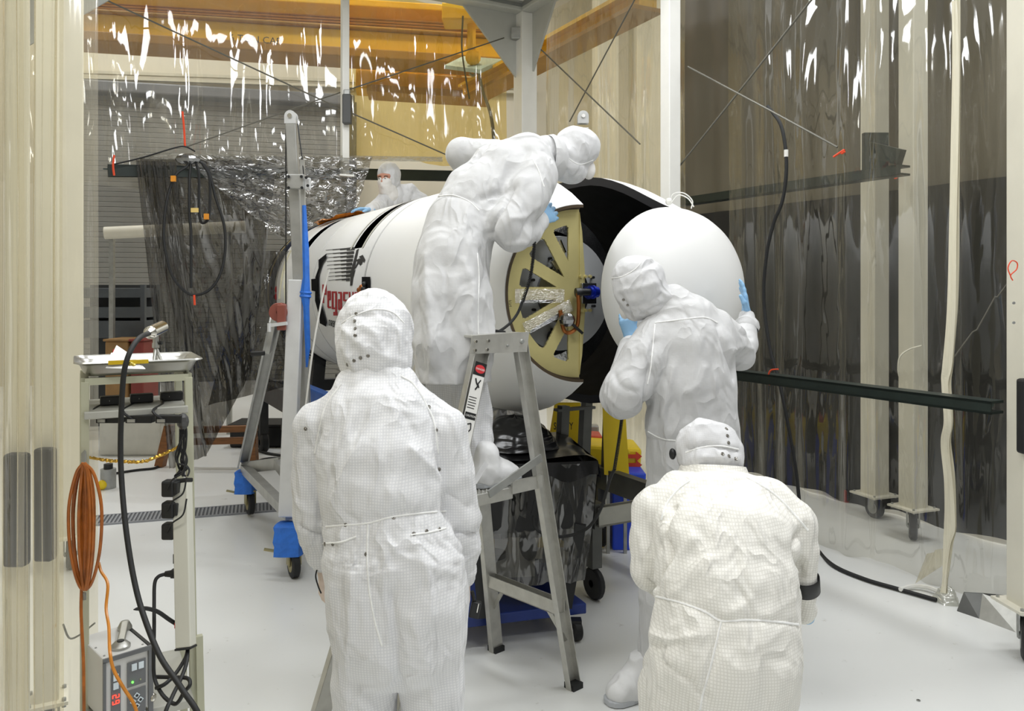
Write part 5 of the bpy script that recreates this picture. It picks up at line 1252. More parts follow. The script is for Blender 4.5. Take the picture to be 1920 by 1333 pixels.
MB().tube(spline([P(185, 1055, 2.2), P(190, 1072, 2.19), P(202, 1095, 2.17), P(199, 1140, 2.14), P(204, 1175, 2.1), P(206, 1220, 2.0), P(213, 1255, 1.99), P(232, 1290, 1.985), P(250, 1318, 1.985), P(258, 1345, 1.99), P(262, 1400, 2.0)], 7), .0042, 6).build('tail', mat('cable_orange_light', '#c98028', .35, var=.2), oc, True)
MB().beam(P(157, 812, 2.32), P(157, 870, 2.24), .012, .006, up=(0, 1, 0)).build('hanger_strip', M_galv, oc)
MB().box(P(157, 1118, 2.2), (.01, .006, .02)).build('cable_clip', M_galv, oc)
gt = thing('gold_strap', 'twisted gold foil grounding strap stretched across the rack', 'strap', P(250, 858, 2.34))
rnd = random.Random(77); gp_ = [P(163 + 175 * i / 60, 857 + 9 * math.sin(PI * i / 51 * .9) - max(0, i - 38) * .85 + rnd.uniform(-.8, .8), 2.34) for i in range(61)]
MB().tube(gp_, [.0028 + .0026 * abs(math.sin(i * 1.1)) * (1 if i > 8 else .4) + rnd.uniform(0, .001) for i in range(61)], 6).build('foil', mat('gold_foil', '#cfa64a', .22, .85, var=.3, bump=.4, bscale=30), gt)
MB().tube([P(336, 843, 2.34), P(346, 840, 2.35)], .004, 6).build('end_lug', M_galv, gt)
fb = MB().tube(spline([P(178, 1168, 2.5), P(150, 1190, 2.5), P(130, 1196, 2.5), P(118, 1170, 2.5)], 6), .003, 6).build('thin_wire', M_galv, smooth=True); tag(fb, 'thin grey wire loop behind the orange cable tails', 'wire')

# ================================================================ BEYOND THE BACK CURTAIN, LEFT
# crinkled dark drape gathered over the rocket's rear
def crinkle(label, pts, nu, nv, amp, m, seed, name='plastic_drape', cat='drape'):
    """patch through 4 corner points (tl, tr, br, bl) with radiating creases"""
    rnd = random.Random(seed); tl, tr_, br, bl_ = pts; rows = []
    nrm = (tr_ - tl).cross(bl_ - tl).normalized()
    ph = [(rnd.uniform(6, 26), rnd.uniform(-14, 14), rnd.uniform(0, 6.28), rnd.uniform(.4, 1)) for _ in range(8)]
    uv = []
    for j in range(nv + 1):
        v = j / nv; row = []
        for i in range(nu + 1):
            u = i / nu; p = tl.lerp(tr_, u).lerp(bl_.lerp(br, u), v)
            o = sum(abs(math.sin(a * u + b2 * v + q)) * w for a, b2, q, w in ph) / 4
            row.append(p + nrm * (amp * (o - .6))); uv.append((u, v))
        rows.append(row)
    return tag(MB().grid(rows).build(name, m, smooth='all', fix=False, uvs=uv), label, cat)
M_drape = film('film_drape', '#a9a7a2', .34, '#4d4b48', .10, .05, .9, (4, 3.0), .6)
def ob(x, y, off=.02): return on_back(x, y, off)
crinkle('crinkled dark plastic drape hanging from the black rail, left of the mast', [ob(262, 296), ob(520, 300), ob(470, 700, .35), ob(385, 858, .2)], 60, 60, .05, M_drape, 1)
crinkle('narrow dark plastic drape edge hanging beside the steel rack', [ob(255, 300, -.06), ob(330, 304, -.06), ob(388, 855, .12), ob(318, 880, .12)], 30, 60, .05, M_drape, 2)
crinkle('shiny plastic drape pulled tight over the rocket rear and mast head', [ob(335, 292, -.08), ob(700, 296, -.08), ob(672, 388, -.08), ob(528, 450, .1)], 80, 30, .06, film('film_shiny', '#c8c6c0', .16, '#6d6b66', .16, .05, 1.0, (5, 6), .6), 3)
crinkle('pale taped plastic hem along the top of the drape', [ob(258, 286, -.03), ob(830, 294, -.03), ob(830, 303, -.03), ob(258, 298, -.03)], 60, 3, .01, film('film_hem', '#d8d6ce', .5, '#b9b7ae', .12, .08, .6, (20, 10), .5), 4)
crinkle('dark plastic sheet sagging under the rocket rear behind the mast leg', [ob(470, 470, .5), ob(560, 470, .5), ob(560, 720, .5), ob(390, 760, .5)], 30, 30, .06, M_drape, 7)
# dark blue cover over the rocket's rear
cv_ = thing('engine_cover', 'dark blue padded cover over the rocket rear end, seen through plastic', 'cover', AX(7.3) - ZZ * AZ)
MB().lathe(AX(7.12), DP, [(.0, .60), (.02, .64), (.3, .62), (.55, .5), (.68, .3), (.7, 0)], 40).build('cover_shell', mat('cover_navy', '#1d2742', .6, var=.4, scale=5, bump=.5, bscale=7), cv_, True)
for t in (7.2, 7.4): MB().lathe(AX(t), DP, [(0, .642 if t < 7.3 else .628), (.05, .64 if t < 7.3 else .615)], 40).build('strap', mat('cover_strap', '#a08a3a', .6), cv_, True)
# wooden stand
ws = thing('wooden_stand', 'brown wooden trestle under the rocket rear', 'trestle', FL(420, 880))
M_wood = mat('stand_wood', '#8a5a30', .55, var=.25, scale=8, stretch=(1, 1, 6))
Yw = 7.4
for y in (806, 828): MB().beam(P(362, y, Yw), P(482, y - 3, Yw), .06, .055).build('rail_board', M_wood, ws)
MB().beam(P(472, 800, Yw), Vector((P(476, 0, Yw).x, Yw, 0)), .07, .09, up=(0, 1, 0)).build('leg', M_wood, ws); MB().beam(P(318, 800, Yw + .1), Vector((P(300, 0, Yw).x, Yw, 0)), .07, .1, up=(0, 1, 0)).build('leg', M_wood, ws)
MB().beam(P(318, 802, Yw + .1), P(365, 806, Yw), .06, .055).build('rail_board', M_wood, ws)
# black cables gathered at the rail
hc = thing('hanging_cables', 'black cables looping down from the gathered drape in front of the rear cover', 'cable', on_back(355, 310, -.4))
def hcab(pts, r=.010, m=None, nm='cable'): MB().tube(spline([on_back(x, y, -.42) for x, y in pts], 8), r, 7).build(nm, m or M_rubber, hc, True)
hcab([(356, 300), (350, 312), (328, 330), (312, 380), (307, 440), (312, 480), (322, 515), (340, 540), (362, 553), (390, 545), (410, 520), (421, 480), (422, 440), (417, 410), (404, 370), (396, 335), (386, 312), (366, 298)])
hcab([(358, 300), (355, 340), (355, 400), (358, 440), (358, 540)]); hcab([(366, 300), (373, 330), (373, 380), (375, 410), (381, 418), (391, 408), (394, 370), (392, 330), (380, 308)])
for x, y in ((325, 335), (387, 406)): MB().box(on_back(x, y, -.45), (.03, .02, .04)).build('orange_tag', mat('tag_orange', '#e0922c', .5), hc)
MB().box(on_back(365, 394, -.45), (.05, .012, .03)).build('label_tag', mat('tag_cream', '#e6c87a', .5), hc)
MB().ball(on_back(352, 298, -.4), (.09, .05, .04), 10, 6).build('gathered_knot', M_mirror, hc); MB().beam(on_back(352, 296, -.4), on_back(352, 316, .06), .02, .02).build('tie_loop', M_galv, hc)
bw = MB().tube(spline([on_back(214, 308, -.03), on_back(265, 296, -.03), on_back(325, 278, -.03), on_back(347, 275, -.03), on_back(366, 284, -.03)], 6), .006, 6).build('black_lead', M_rubber, smooth=True); tag(bw, 'thin black lead strung along the drape hem between orange ties', 'lead')
# stored equipment beyond the curtain
cbn = thing('grey_cabinet', 'dark grey steel shelving cabinet behind the vinyl at the back left', 'cabinet', P(245, 900, 9.5) * 1.0); cbn.location.z = 0; ORG[cbn.name] = Vector((cbn.location.x, cbn.location.y, 0))
M_cab = mat('cabinet_grey', '#565b60', .5, .2, var=.1)
x0, x1 = P(160, 0, 9.5).x, P(282, 0, 9.5).x
for y0, y1 in ((540, 558), (575, 595), (600, 632)):
    za, zb2 = P(0, y1, 9.5).z, P(0, y0, 9.5).z; MB().box(((x0 + x1) / 2, 9.5, (za + zb2) / 2), (x1 - x0, .4, zb2 - za)).build('shelf_box', M_cab, cbn, bevel=.01)
for x in (x0, x1):
    for yy in (9.32, 9.68): MB().beam((x, yy, 0), (x, yy, 1.7), .05, .05, up=(0, 1, 0)).build('upright', M_cab, cbn)
MB().box(((x0 + x1) / 2, 9.62, .85), (x1 - x0, .03, 1.7)).build('back_sheet', mat('cab_back', '#3c3f42', .6), cbn)
def stored(name, label, cat, x0, x1, y0, Y, m, d=.4):
    za = P(0, y0, Y).z; a, b2 = P(x0, 0, Y).x, P(x1, 0, Y).x
    t = thing(name, label, cat, ((a + b2) / 2, Y, 0)); MB().box(((a + b2) / 2, Y + d / 2, za / 2), (b2 - a, d, za)).build('body', m, t, bevel=.02)
    MB().box(((a + b2) / 2, Y + d / 2, za + .012), (b2 - a + .03, d + .03, .025)).build('lid', m, t, bevel=.008); return t
stored('wooden_box', 'brown wooden box behind the steel tray, beyond the curtain', 'box', 196, 240, 640, 8.8, mat('box_wood', '#a07c4e', .6, var=.2, scale=6))
stored('red_box', 'dark red equipment case beyond the curtain, behind the probe tripod', 'case', 244, 268, 640, 8.8, mat('case_red', '#8a3a34', .5))
stored('white_cabinet', 'white low cabinet seen under the rack shelf', 'cabinet', 185, 300, 788, 7.9, mat('cab_white', '#d5d3c8', .5), .5)
stored('black_case', 'long black case on the floor behind the mast leg', 'case', 430, 545, 800, 8.3, M_black, .4)
ct = thing('grey_cylinder', 'horizontal pale duct behind the crinkled drape', 'duct', P(330, 900, 9.0) * 1.0); ct.location.z = 0; ORG[ct.name] = Vector((ct.location.x, ct.location.y, 0))
MB().cyl(P(196, 437, 9.0), P(460, 425, 9.4), .07, n=18).build('pipe', M_cream, ct, True)
for x in (210, 430): p = P(x, 435, 9.1); MB().beam((p.x, p.y, 0), p, .05, .05, up=(0, 1, 0)).build('support', M_galv, ct)
fc = MB().tube(spline([P(345, 905, 6.6), P(320, 880, 6.8), P(285, 690, 7.6), P(283, 640, 7.6)], 6), .02, 7)
fl_ = MB().tube(spline([FL(560, 872) + ZZ * .015, FL(520, 862) + ZZ * .015, FL(488, 866) + ZZ * .015, FL(490, 876) + ZZ * .015, FL(540, 882) + ZZ * .015, FL(600, 876) + ZZ * .015, FL(590, 862) + ZZ * .015, FL(540, 858) + ZZ * .015, FL(500, 852) + ZZ * .015, FL(470, 842) + ZZ * .015], 7), .013, 7).build('floor_cable', M_rubber, smooth=True); tag(fl_, 'black cable coiled on the floor behind the mast wheels', 'cable')
fl_ = MB().tube(spline([FL(196, 893) + ZZ * .012, FL(255, 884) + ZZ * .012, FL(290, 880) + ZZ * .012, FL(300, 872) + ZZ * .012], 6), .011, 6).build('floor_cable', M_rubber, smooth=True); tag(fl_, 'black floor cable beneath the rack shelf, beyond the drain grate', 'cable')
vl = thing('floor_valve', 'small grey and yellow valve on the floor behind the orange hank', 'valve', FL(200, 920))
p = FL(203, 915); MB().cyl(p, p + ZZ * .16, .06, n=14).build('body', M_galv, vl, True); MB().cyl(p + ZZ * .16, p + ZZ * .2, .035, n=12).build('cap', M_black, vl, True); q = FL(192, 918); MB().ball(q + ZZ * .04, .04, 10, 8).build('yellow_knob', M_sign, vl, True)
hw = thing('hoist_winch', 'black winch box mounted halfway up the white back post', 'winch', on_back(650, 215, -.1)); hw['label'] = 'dark device clamped halfway up the white back post'
MB().box(on_back(651, 205, -.07), (.07, .07, .24)).build('body', mat('dev_grey', '#4d4e4e', .5), hw, bevel=.01); MB().box(on_back(651, 178, -.07), (.05, .05, .08)).build('cap', M_galv, hw, bevel=.006)

# ================================================================ RIGHT SIDE
# black hose with a cut end, running to a floor cable
bh = tag(MB().tube(spline([on_right(1439, 199, .30), on_right(1452, 215, .30), on_right(1465, 237, .30), on_right(1473, 280, .30), on_right(1474, 330, .30), on_right(1466, 380, .30), on_right(1450, 420, .30), on_right(1437, 480, .30), on_right(1432, 560, .30), on_right(1443, 650, .30), on_right(1462, 720, .30), on_right(1478, 800, .30), on_right(1492, 880, .30), on_right(1500, 950, .30), on_right(1506, 985, .30) , FL(1530, 1030) + ZZ * .014, FL(1562, 1064) + ZZ * .014, FL(1620, 1090) + ZZ * .014, FL(1680, 1108) + ZZ * .014, FL(1756, 1130) + ZZ * .014], 8), .011, 8).build('black_hose', M_rubber, smooth=True), 'black hose hanging down the side curtain then lying along the floor', 'hose')
hb = MB().cyl(on_right(1474, 281, .30), on_right(1474, 294, .30), .0135, n=12).build('white_band', M_white, bh); 
# gathered vinyl strap
rows = []
wp = [(1790, 0, 6), (1791, 150, 7), (1788, 380, 7), (1784, 560, 9), (1776, 680, 9), (1772, 720, 7), (1776, 790, 8), (1772, 830, 8), (1778, 900, 9), (1780, 985, 11), (1776, 1020, 7), (1770, 1085, 4), (1768, 1112, 5)]
pp_ = []
for x, y, w_ in wp:
    c = on_right(x, y, .33); pp_.append((c, w_ / F * c.y))
ctr = spline([p for p, _ in pp_], 6); wid = [w_ for _, w_ in pp_]
o = MB(); m_ = len(ctr)
for q in range(4):
    rr2 = []
    for i, c in enumerate(ctr):
        k = i / 6; a = int(min(k, len(wid) - 2)); w_ = wid[a] + (wid[a + 1] - wid[a]) * (k - a)
        rr2.append([c - DP * (w_ * (s - .5) * 2) * (1 if True else 0) + NN * (.006 * q + .004 * math.sin(i * .4 + q + 5 * s)) for s in (0, .33, .66, 1)])
    o.grid(rr2)
gs_ = thing('gathered_curtain', 'narrow gathered cream vinyl strip hanging down to the floor bundle', 'curtain', on_right(1770, 1120, .33))
o.build('gathered_vinyl', mat('gathered_cream', '#e6e0c9', .3, var=.05, stretch=(30, 30, .5)), gs_)
fl2 = [on_right(1770, 1030, .05), on_right(1735, 1040, .1), on_right(1725, 1070, .08), on_right(1712, 1105, .04), on_right(1722, 1100, .02), on_right(1745, 1060, .02)]
MB().grid([[on_right(1770 - 34 * i / 6 - 6 * math.sin(i), 1028 + 10 * i / 6, .37 + .02 * math.sin(i * 1.4)) for i in range(7)], [on_right(1768 - 52 * i / 6, 1060 + 34 * i / 6, .36 + .03 * math.sin(i)) for i in range(7)]]).build('loose_tail', F_pale, gs_, smooth='all', uvs=[(i / 6, j) for j in range(2) for i in range(7)])
wb = crumple('wrap_bundle', 'white crumpled wrap bundle on the floor where the hose ends', 'wrap', [FL(1745, 1122), FL(1768, 1136), FL(1800, 1138), FL(1795, 1118), FL(1765, 1112)], .002, .07, film('white_wrap', '#efefe8', .75, '#efefe8', .15, .08, .6, (20, 20), .5), 9)
wt = tag(MB().tube(spline([FL(1688, 1112) + ZZ * .02, FL(1712, 1106) + ZZ * .02, FL(1740, 1110) + ZZ * .025, FL(1762, 1120) + ZZ * .03], 6), .012, 7).build('white_tube', M_white, smooth=True), 'short white tube joining the floor hose to the wrap bundle', 'tube')
pl_ = thing('metal_ramp', 'bent dark metal plate lying against the cream edge post', 'plate', FL(1840, 1165))
a = [FL(1793, 1139) + ZZ * .0, FL(1832, 1147), FL(1850, 1175), FL(1896, 1180)]
M_plate = mat('plate_steel', '#6e6f6d', .35, .7, var=.15)
def up_(p, z): return p + ZZ * z
p0_, p1_, p2_, p3_ = FL(1795, 1146), FL(1836, 1160), FL(1852, 1176), FL(1905, 1180)
MB().prism([up_(FL(1795, 1146), .0), up_(FL(1836, 1160), .0), up_(FL(1842, 1150), .10), up_(FL(1808, 1142), .085)], (0, .004, .002)).build('end_fold', M_plate, pl_)
MB().prism([up_(FL(1836, 1160), 0), up_(FL(1905, 1186), .0), up_(FL(1910, 1172), .09), up_(FL(1842, 1150), .10)], (.002, .004, 0)).build('front_face', M_steel, pl_)
MB().prism([up_(FL(1808, 1142), .085), up_(FL(1842, 1150), .10), up_(FL(1915, 1172), .09), up_(FL(1905, 1150), .085)], (0, 0, .003)).build('top_face', M_plate, pl_)
# red cart beyond the side curtain
rc = thing('red_cart', 'low dark red cart on black casters outside the side curtain', 'cart', FL(1600, 985))
Yc = 6.35
MB().box((P(1600, 0, Yc).x, Yc, P(0, 922, Yc).z), (.30, .4, .13)).build('tub', mat('cart_red', '#8c2a26', .45), rc, bevel=.015)
MB().box((P(1600, 0, Yc).x, Yc, P(0, 942, Yc).z), (.34, .44, .05)).build('base', M_black, rc, bevel=.01)
for x in (-.13, .13):
    for y in (-.17, .17): MB().lathe(Vector((P(1600, 0, Yc).x + x - .015, Yc + y, .055)), (1, .3, 0), [(0, .01), (0, .055), (.03, .055), (.03, .01)], 16).build('wheel', M_rubber, rc, True)
MB().box((P(1600, 0, Yc).x, Yc, .10), (.26, .34, .05)).build('axle_frame', M_black, rc)
nt = tag(MB().lathe(FL(1722, 1314) + ZZ * .001, (0, 0, 1), [(0, .004), (0, .0075), (.003, .0075), (.003, .004)], 12).build('steel_washer', M_galv, smooth=True), 'small washer lying on the floor at the bottom right', 'washer')
# ================================================================ PEOPLE
_rs = np.random.RandomState(3); _TAB = _rs.rand(32, 32, 32)
def vnoise(p):
    """value noise 0..1, p (n,3)"""
    i = np.floor(p).astype(int); f = p - i; f = f * f * (3 - 2 * f); i &= 31; j = (i + 1) & 31
    g_ = lambda a, b, c: _TAB[a, b, c]
    x0 = g_(i[:, 0], i[:, 1], i[:, 2]) * (1 - f[:, 0]) + g_(j[:, 0], i[:, 1], i[:, 2]) * f[:, 0]
    x1 = g_(i[:, 0], j[:, 1], i[:, 2]) * (1 - f[:, 0]) + g_(j[:, 0], j[:, 1], i[:, 2]) * f[:, 0]
    y0 = g_(i[:, 0], i[:, 1], j[:, 2]) * (1 - f[:, 0]) + g_(j[:, 0], i[:, 1], j[:, 2]) * f[:, 0]
    y1 = g_(i[:, 0], j[:, 1], j[:, 2]) * (1 - f[:, 0]) + g_(j[:, 0], j[:, 1], j[:, 2]) * f[:, 0]
    return (x0 * (1 - f[:, 1]) + x1 * f[:, 1]) * (1 - f[:, 2]) + (y0 * (1 - f[:, 1]) + y1 * f[:, 1]) * f[:, 2]

def body_mesh(prims, h=0.009, k=0.035, blur=1):
    """one continuous skin round a list of limbs: ('c',p0,r0,p1,r1) round cones, ('e',p0,(a0,b0),p1,(a1,b1),side) flattened ones"""
    P0 = np.array([list(q[1]) for q in prims] + [list(q[3]) for q in prims])
    rmax = max(max(np.atleast_1d(q[2]).max(), np.atleast_1d(q[4]).max()) for q in prims)
    lo = P0.min(0) - rmax - 4 * h; hi = P0.max(0) + rmax + 4 * h
    n = np.ceil((hi - lo) / h).astype(int) + 1
    D = np.full(n, 1.0, dtype=np.float32)
    ax = [lo[i] + h * np.arange(n[i]) for i in range(3)]
    for q in prims:
        a, b2 = np.array(list(q[1])), np.array(list(q[3])); R_ = max(np.atleast_1d(q[2]).max(), np.atleast_1d(q[4]).max()) + k + 3 * h
        l_, h_ = np.minimum(a, b2) - R_, np.maximum(a, b2) + R_
        sl = [slice(max(0, int((l_[i] - lo[i]) / h)), min(n[i], int((h_[i] - lo[i]) / h) + 2)) for i in range(3)]
        X, Y, Z = np.meshgrid(ax[0][sl[0]], ax[1][sl[1]], ax[2][sl[2]], indexing='ij')
        ab = b2 - a; L2 = max(1e-9, ab @ ab)
        t = np.clip(((X - a[0]) * ab[0] + (Y - a[1]) * ab[1] + (Z - a[2]) * ab[2]) / L2, 0, 1)
        qx, qy, qz = X - a[0] - t * ab[0], Y - a[1] - t * ab[1], Z - a[2] - t * ab[2]
        if q[0] == 'c':
            d = np.sqrt(qx * qx + qy * qy + qz * qz) - (q[2] * (1 - t) + q[4] * t)
        else:
            s = np.array(list(q[5])); s = s / np.linalg.norm(s)
            u = qx * s[0] + qy * s[1] + qz * s[2]; w2 = np.maximum(0, qx * qx + qy * qy + qz * qz - u * u)
            A = q[2][0] * (1 - t) + q[4][0] * t; B = q[2][1] * (1 - t) + q[4][1] * t
            rr = np.sqrt((u / A) ** 2 + w2 / B ** 2) + 1e-6
            gr = np.sqrt((u / A ** 2) ** 2 + w2 / B ** 4) + 1e-6
            d = np.where(rr > .3, rr * (rr - 1) / gr, -np.minimum(A, B) * .7)
            d = np.clip(d, -1, 1)
        c = D[sl[0], sl[1], sl[2]]; hh = np.clip(.5 + .5 * (c - d) / k, 0, 1)
        D[sl[0], sl[1], sl[2]] = c * (1 - hh) + d * hh - k * hh * (1 - hh)
    for _ in range(blur):
        for i in range(3):
            s0 = [slice(None)] * 3; s1 = [slice(None)] * 3; s2 = [slice(None)] * 3
            s0[i] = slice(0, -2); s1[i] = slice(1, -1); s2[i] = slice(2, None); E = D.copy()
            E[tuple(s1)] = .25 * D[tuple(s0)] + .5 * D[tuple(s1)] + .25 * D[tuple(s2)]; D = E
    # surface nets
    S = D < 0; nx, ny, nz = D.shape
    corners = [(i, j, l) for i in (0, 1) for j in (0, 1) for l in (0, 1)]
    sub = lambda A, o: A[o[0]:nx - 1 + o[0], o[1]:ny - 1 + o[1], o[2]:nz - 1 + o[2]]
    cnt = sum(sub(S, o).astype(np.int8) for o in corners); act = (cnt > 0) & (cnt < 8)
    idx = np.argwhere(act); m = len(idx); acc = np.zeros((m, 3)); num = np.zeros(m)
    for ia, oa in enumerate(corners):
        for axx in range(3):
            if oa[axx]: continue
            obq = list(oa); obq[axx] = 1
            da = D[idx[:, 0] + oa[0], idx[:, 1] + oa[1], idx[:, 2] + oa[2]]; db = D[idx[:, 0] + obq[0], idx[:, 1] + obq[1], idx[:, 2] + obq[2]]
            cr = (da < 0) != (db < 0); t = np.where(cr, da / np.where(cr, da - db, 1), 0)
            p = np.array(oa, float)[None].repeat(m, 0); p[:, axx] += t; acc += p * cr[:, None]; num += cr
    V = lo + h * (idx + acc / np.maximum(1, num)[:, None])
    ID = np.full(act.shape, -1, dtype=np.int64); ID[tuple(idx.T)] = np.arange(m)
    Q = []
    for axx in range(3):
        o1, o2 = [(1, 2), (2, 0), (0, 1)][axx]
        a0 = [slice(1, -1)] * 3; a1 = [slice(1, -1)] * 3; a0[axx] = slice(0, -1); a1[axx] = slice(1, None)
        A_, B_ = S[tuple(a0)], S[tuple(a1)]; e = np.argwhere(A_ != B_)
        off = np.ones(3, int); off[axx] = 0; e0 = e + off; inside = A_[tuple(e.T)]
        d1 = np.zeros(3, int); d1[o1] = 1; d2 = np.zeros(3, int); d2[o2] = 1
        f_ = lambda x: ID[x[:, 0], x[:, 1], x[:, 2]]
        qd = np.stack([f_(e0 - d1 - d2), f_(e0 - d2), f_(e0), f_(e0 - d1)], 1)
        qd[~inside] = qd[~inside][:, ::-1]; Q.append(qd)
    Q = np.concatenate(Q); Q = Q[(Q >= 0).all(1)]
    return V, Q

def vnormals(V, Q):
    n = np.cross(V[Q[:, 2]] - V[Q[:, 0]], V[Q[:, 3]] - V[Q[:, 1]]); N = np.zeros_like(V)
    for i in range(4): np.add.at(N, Q[:, i], n)
    return N / (np.linalg.norm(N, axis=1, keepdims=True) + 1e-12)

def seg_dist(V, pts):
    d = np.full(len(V), 9.0); pts = np.array([list(p) for p in pts])
    for a, b2 in zip(pts, pts[1:]):
        ab = b2 - a; t = np.clip(((V - a) @ ab) / max(1e-9, ab @ ab), 0, 1); d = np.minimum(d, np.linalg.norm(V - a - t[:, None] * ab, axis=1))
    return d

class Body:
    def __init__(s, prims, h=0.009, k=0.035, blur=1):
        s.V, s.Q = body_mesh(prims, h, k, blur); s.bvh()
    def bvh(s): s.T = BVHTree.FromPolygons(s.V.tolist(), s.Q.tolist())
    def cast(s, x, y):
        c = Vector((0, 0, H)); r = Vector(((x - 960) / F, 1, -(y - HZ) / F)).normalized(); q = s.T.ray_cast(c, r)
        if q[0] is None: q = s.T.find_nearest(c + r * (c - Vector(s.V.mean(0))).length)
        return Vector(q[0]), Vector(q[1])
    def path(s, pts, n=5): return [s.cast(p.x, p.y)[0] for p in spline([Vector((x, y, 0)) for x, y in pts], n)]
    def fold(s, pts, amp, w, n=4):
        d = seg_dist(s.V, s.path(pts, n)); N = vnormals(s.V, s.Q); s.V = s.V + N * (amp * np.exp(-(np.sqrt(d * d + 1.6e-5) - .004) / w * 1.15))[:, None]
    def wrinkle(s, scale, amp, ridged=True, off=0.0, mask=None, rot=None):
        N = vnormals(s.V, s.Q); p = s.V if rot is None else s.V @ np.array(rot)
        p = p + .05 * np.stack([vnoise(s.V * 6 + off + i * 7.3) for i in range(3)], 1)
        v = vnoise(p * np.array(scale) + off) * .65 + vnoise(p * np.array(scale) * 2.1 + off + 5) * .35
        v = (1 - np.abs(2 * v - 1)) ** 1.5 - .55 if ridged else v - .5
        s.V = s.V + N * (amp * v * (1 if mask is None else mask(s.V)))[:, None]
    def build(s, name, m, parent, smooth_n=0):
        off = np.array(list(org(parent))) if parent is not None else 0
        me = bpy.data.meshes.new(name); me.from_pydata((s.V - off).tolist(), [], s.Q.tolist()); me.shade_smooth(); me.materials.append(m)
        o = bpy.data.objects.new(name, me); COL.objects.link(o)
        if parent is not None: o.parent = parent; ORG[o.name] = org(parent)
        s.bvh(); return o
    def seam(s, pts, r, name, m, par, lift=.15, n=5):
        q = []
        for p in spline([Vector((x, y, 0)) for x, y in pts], n):
            a, b2 = s.cast(p.x, p.y); q.append(a + b2 * r * lift * (1 if b2.dot(a - Vector((0, 0, H))) < 0 else -1))
        return MB().tube(q, r, 6).build(name, m, par, True)
    def snap(s, x, y, par, r=.0065):
        a, b2 = s.cast(x, y)
        if b2.dot(a - Vector((0, 0, H))) > 0: b2 = -b2
        o = MB().lathe(a - b2 * .001, b2, [(0, r), (.002, r), (.003, r * .8), (.0025, r * .5), (.004, r * .35), (.0042, 0)], 12).build('snap', M_snap, par, True)
        return o

M_snap = mat('snap_metal', '#8d8a84', .3, .9, var=.1)
def fabric(name, col1, col2, pitch, strength):
    """woven garment with a fine carbon grid"""
    g = NT(name); b = g.n('BsdfPrincipled'); b.inputs['Roughness'].default_value = .72; b.inputs['Specular IOR Level'].default_value = .25; b.inputs['Sheen Weight'].default_value = .15
    tc = g.n('TexCoord'); sp = g.n('SeparateXYZ'); nz = g.n('TexNoise', i_Scale=5.0, i_Detail=2.0); g.l(tc, 'Object', nz, 'Vector')
    wv = g.n('VectorMath', operation='SCALE'); g.l(nz, 'Color', wv, 0); wv.inputs['Scale'].default_value = .03
    ad = g.n('VectorMath', operation='ADD'); g.l(tc, 'Object', ad, 0); g.l(wv, 0, ad, 1); g.l(ad, 0, sp, 0)
    lines = []
    for axis in ('X', 'Z'):
        m1 = g.n('Math', operation='MULTIPLY'); m1.inputs[1].default_value = 1 / pitch; g.l(sp, axis, m1, 0)
        m2 = g.n('Math', operation='FRACT'); g.l(m1, 0, m2, 0)
        m3 = g.n('Math', operation='LESS_THAN'); m3.inputs[1].default_value = .30; g.l(m2, 0, m3, 0); lines.append(m3)
    mx = g.n('Math', operation='MAXIMUM'); g.l(lines[0], 0, mx, 0); g.l(lines[1], 0, mx, 1)
    sc = g.n('Math', operation='MULTIPLY'); sc.inputs[1].default_value = strength; g.l(mx, 0, sc, 0)
    mc = g.n('MixRGB'); mc.inputs[1].default_value = lin(col1) + (1,); mc.inputs[2].default_value = lin(col2) + (1,); g.l(sc, 0, mc, 0)
    g.l(mc, 0, b, 'Base Color')
    n2 = g.n('TexNoise', i_Scale=34.0, i_Detail=4.0); g.l(tc, 'Object', n2, 'Vector'); bp = g.n('Bump', i_Strength=.18, i_Distance=.012); g.l(n2, 'Fac', bp, 'Height')
    mp = g.n('Mapping'); mp.inputs['Scale'].default_value = (1.0, 1.0, .55); g.l(tc, 'Object', mp, 0)
    n3 = g.n('TexNoise', i_Scale=8.0, i_Detail=2.0, i_Distortion=.6); g.l(mp, 0, n3, 'Vector')
    s1 = g.n('Math', operation='SUBTRACT'); s1.inputs[1].default_value = .5; g.l(n3, 'Fac', s1, 0); s2 = g.n('Math', operation='ABSOLUTE'); g.l(s1, 0, s2, 0)
    bq = g.n('Bump', i_Strength=.8, i_Distance=.06, invert=True); g.l(s2, 0, bq, 'Height'); g.l(bp, 0, bq, 'Normal'); g.l(bq, 0, b, 'Normal')
    g.l(b, 0, g.out, 0); return g.m
M_suit = fabric('suit_grid', '#e9e9ea', '#9fa3ab', .0088, .24)
M_suitw = fabric('suit_grid_cream', '#f3f1ea', '#aaa698', .0092, .26)
M_plain = fabric('suit_plain', '#d0d0d0', '#a6a6a6', .0058, .16)
M_hood = fabric('hood_white', '#d9d9da', '#bcbcbc', .006, .2)
M_stitch = mat('stitch', '#f4f4f2', .8, var=.08, scale=60)
M_glove = mat('nitrile_glove', '#8fbbe0', .38, var=.05, scale=20)
M_latex = mat('latex_glove', '#e2cfc0', .4, var=.06, scale=20)
M_skin = mat('skin', '#c98f78', .5, var=.06)
M_mask = mat('mask_white', '#e9e6e2', .7, var=.03)
M_boot = mat('boot_cover', '#e2e2e2', .6, var=.03, bump=.25, bscale=25)
M_sole = mat('boot_sole', '#b9bcc0', .5, var=.05)

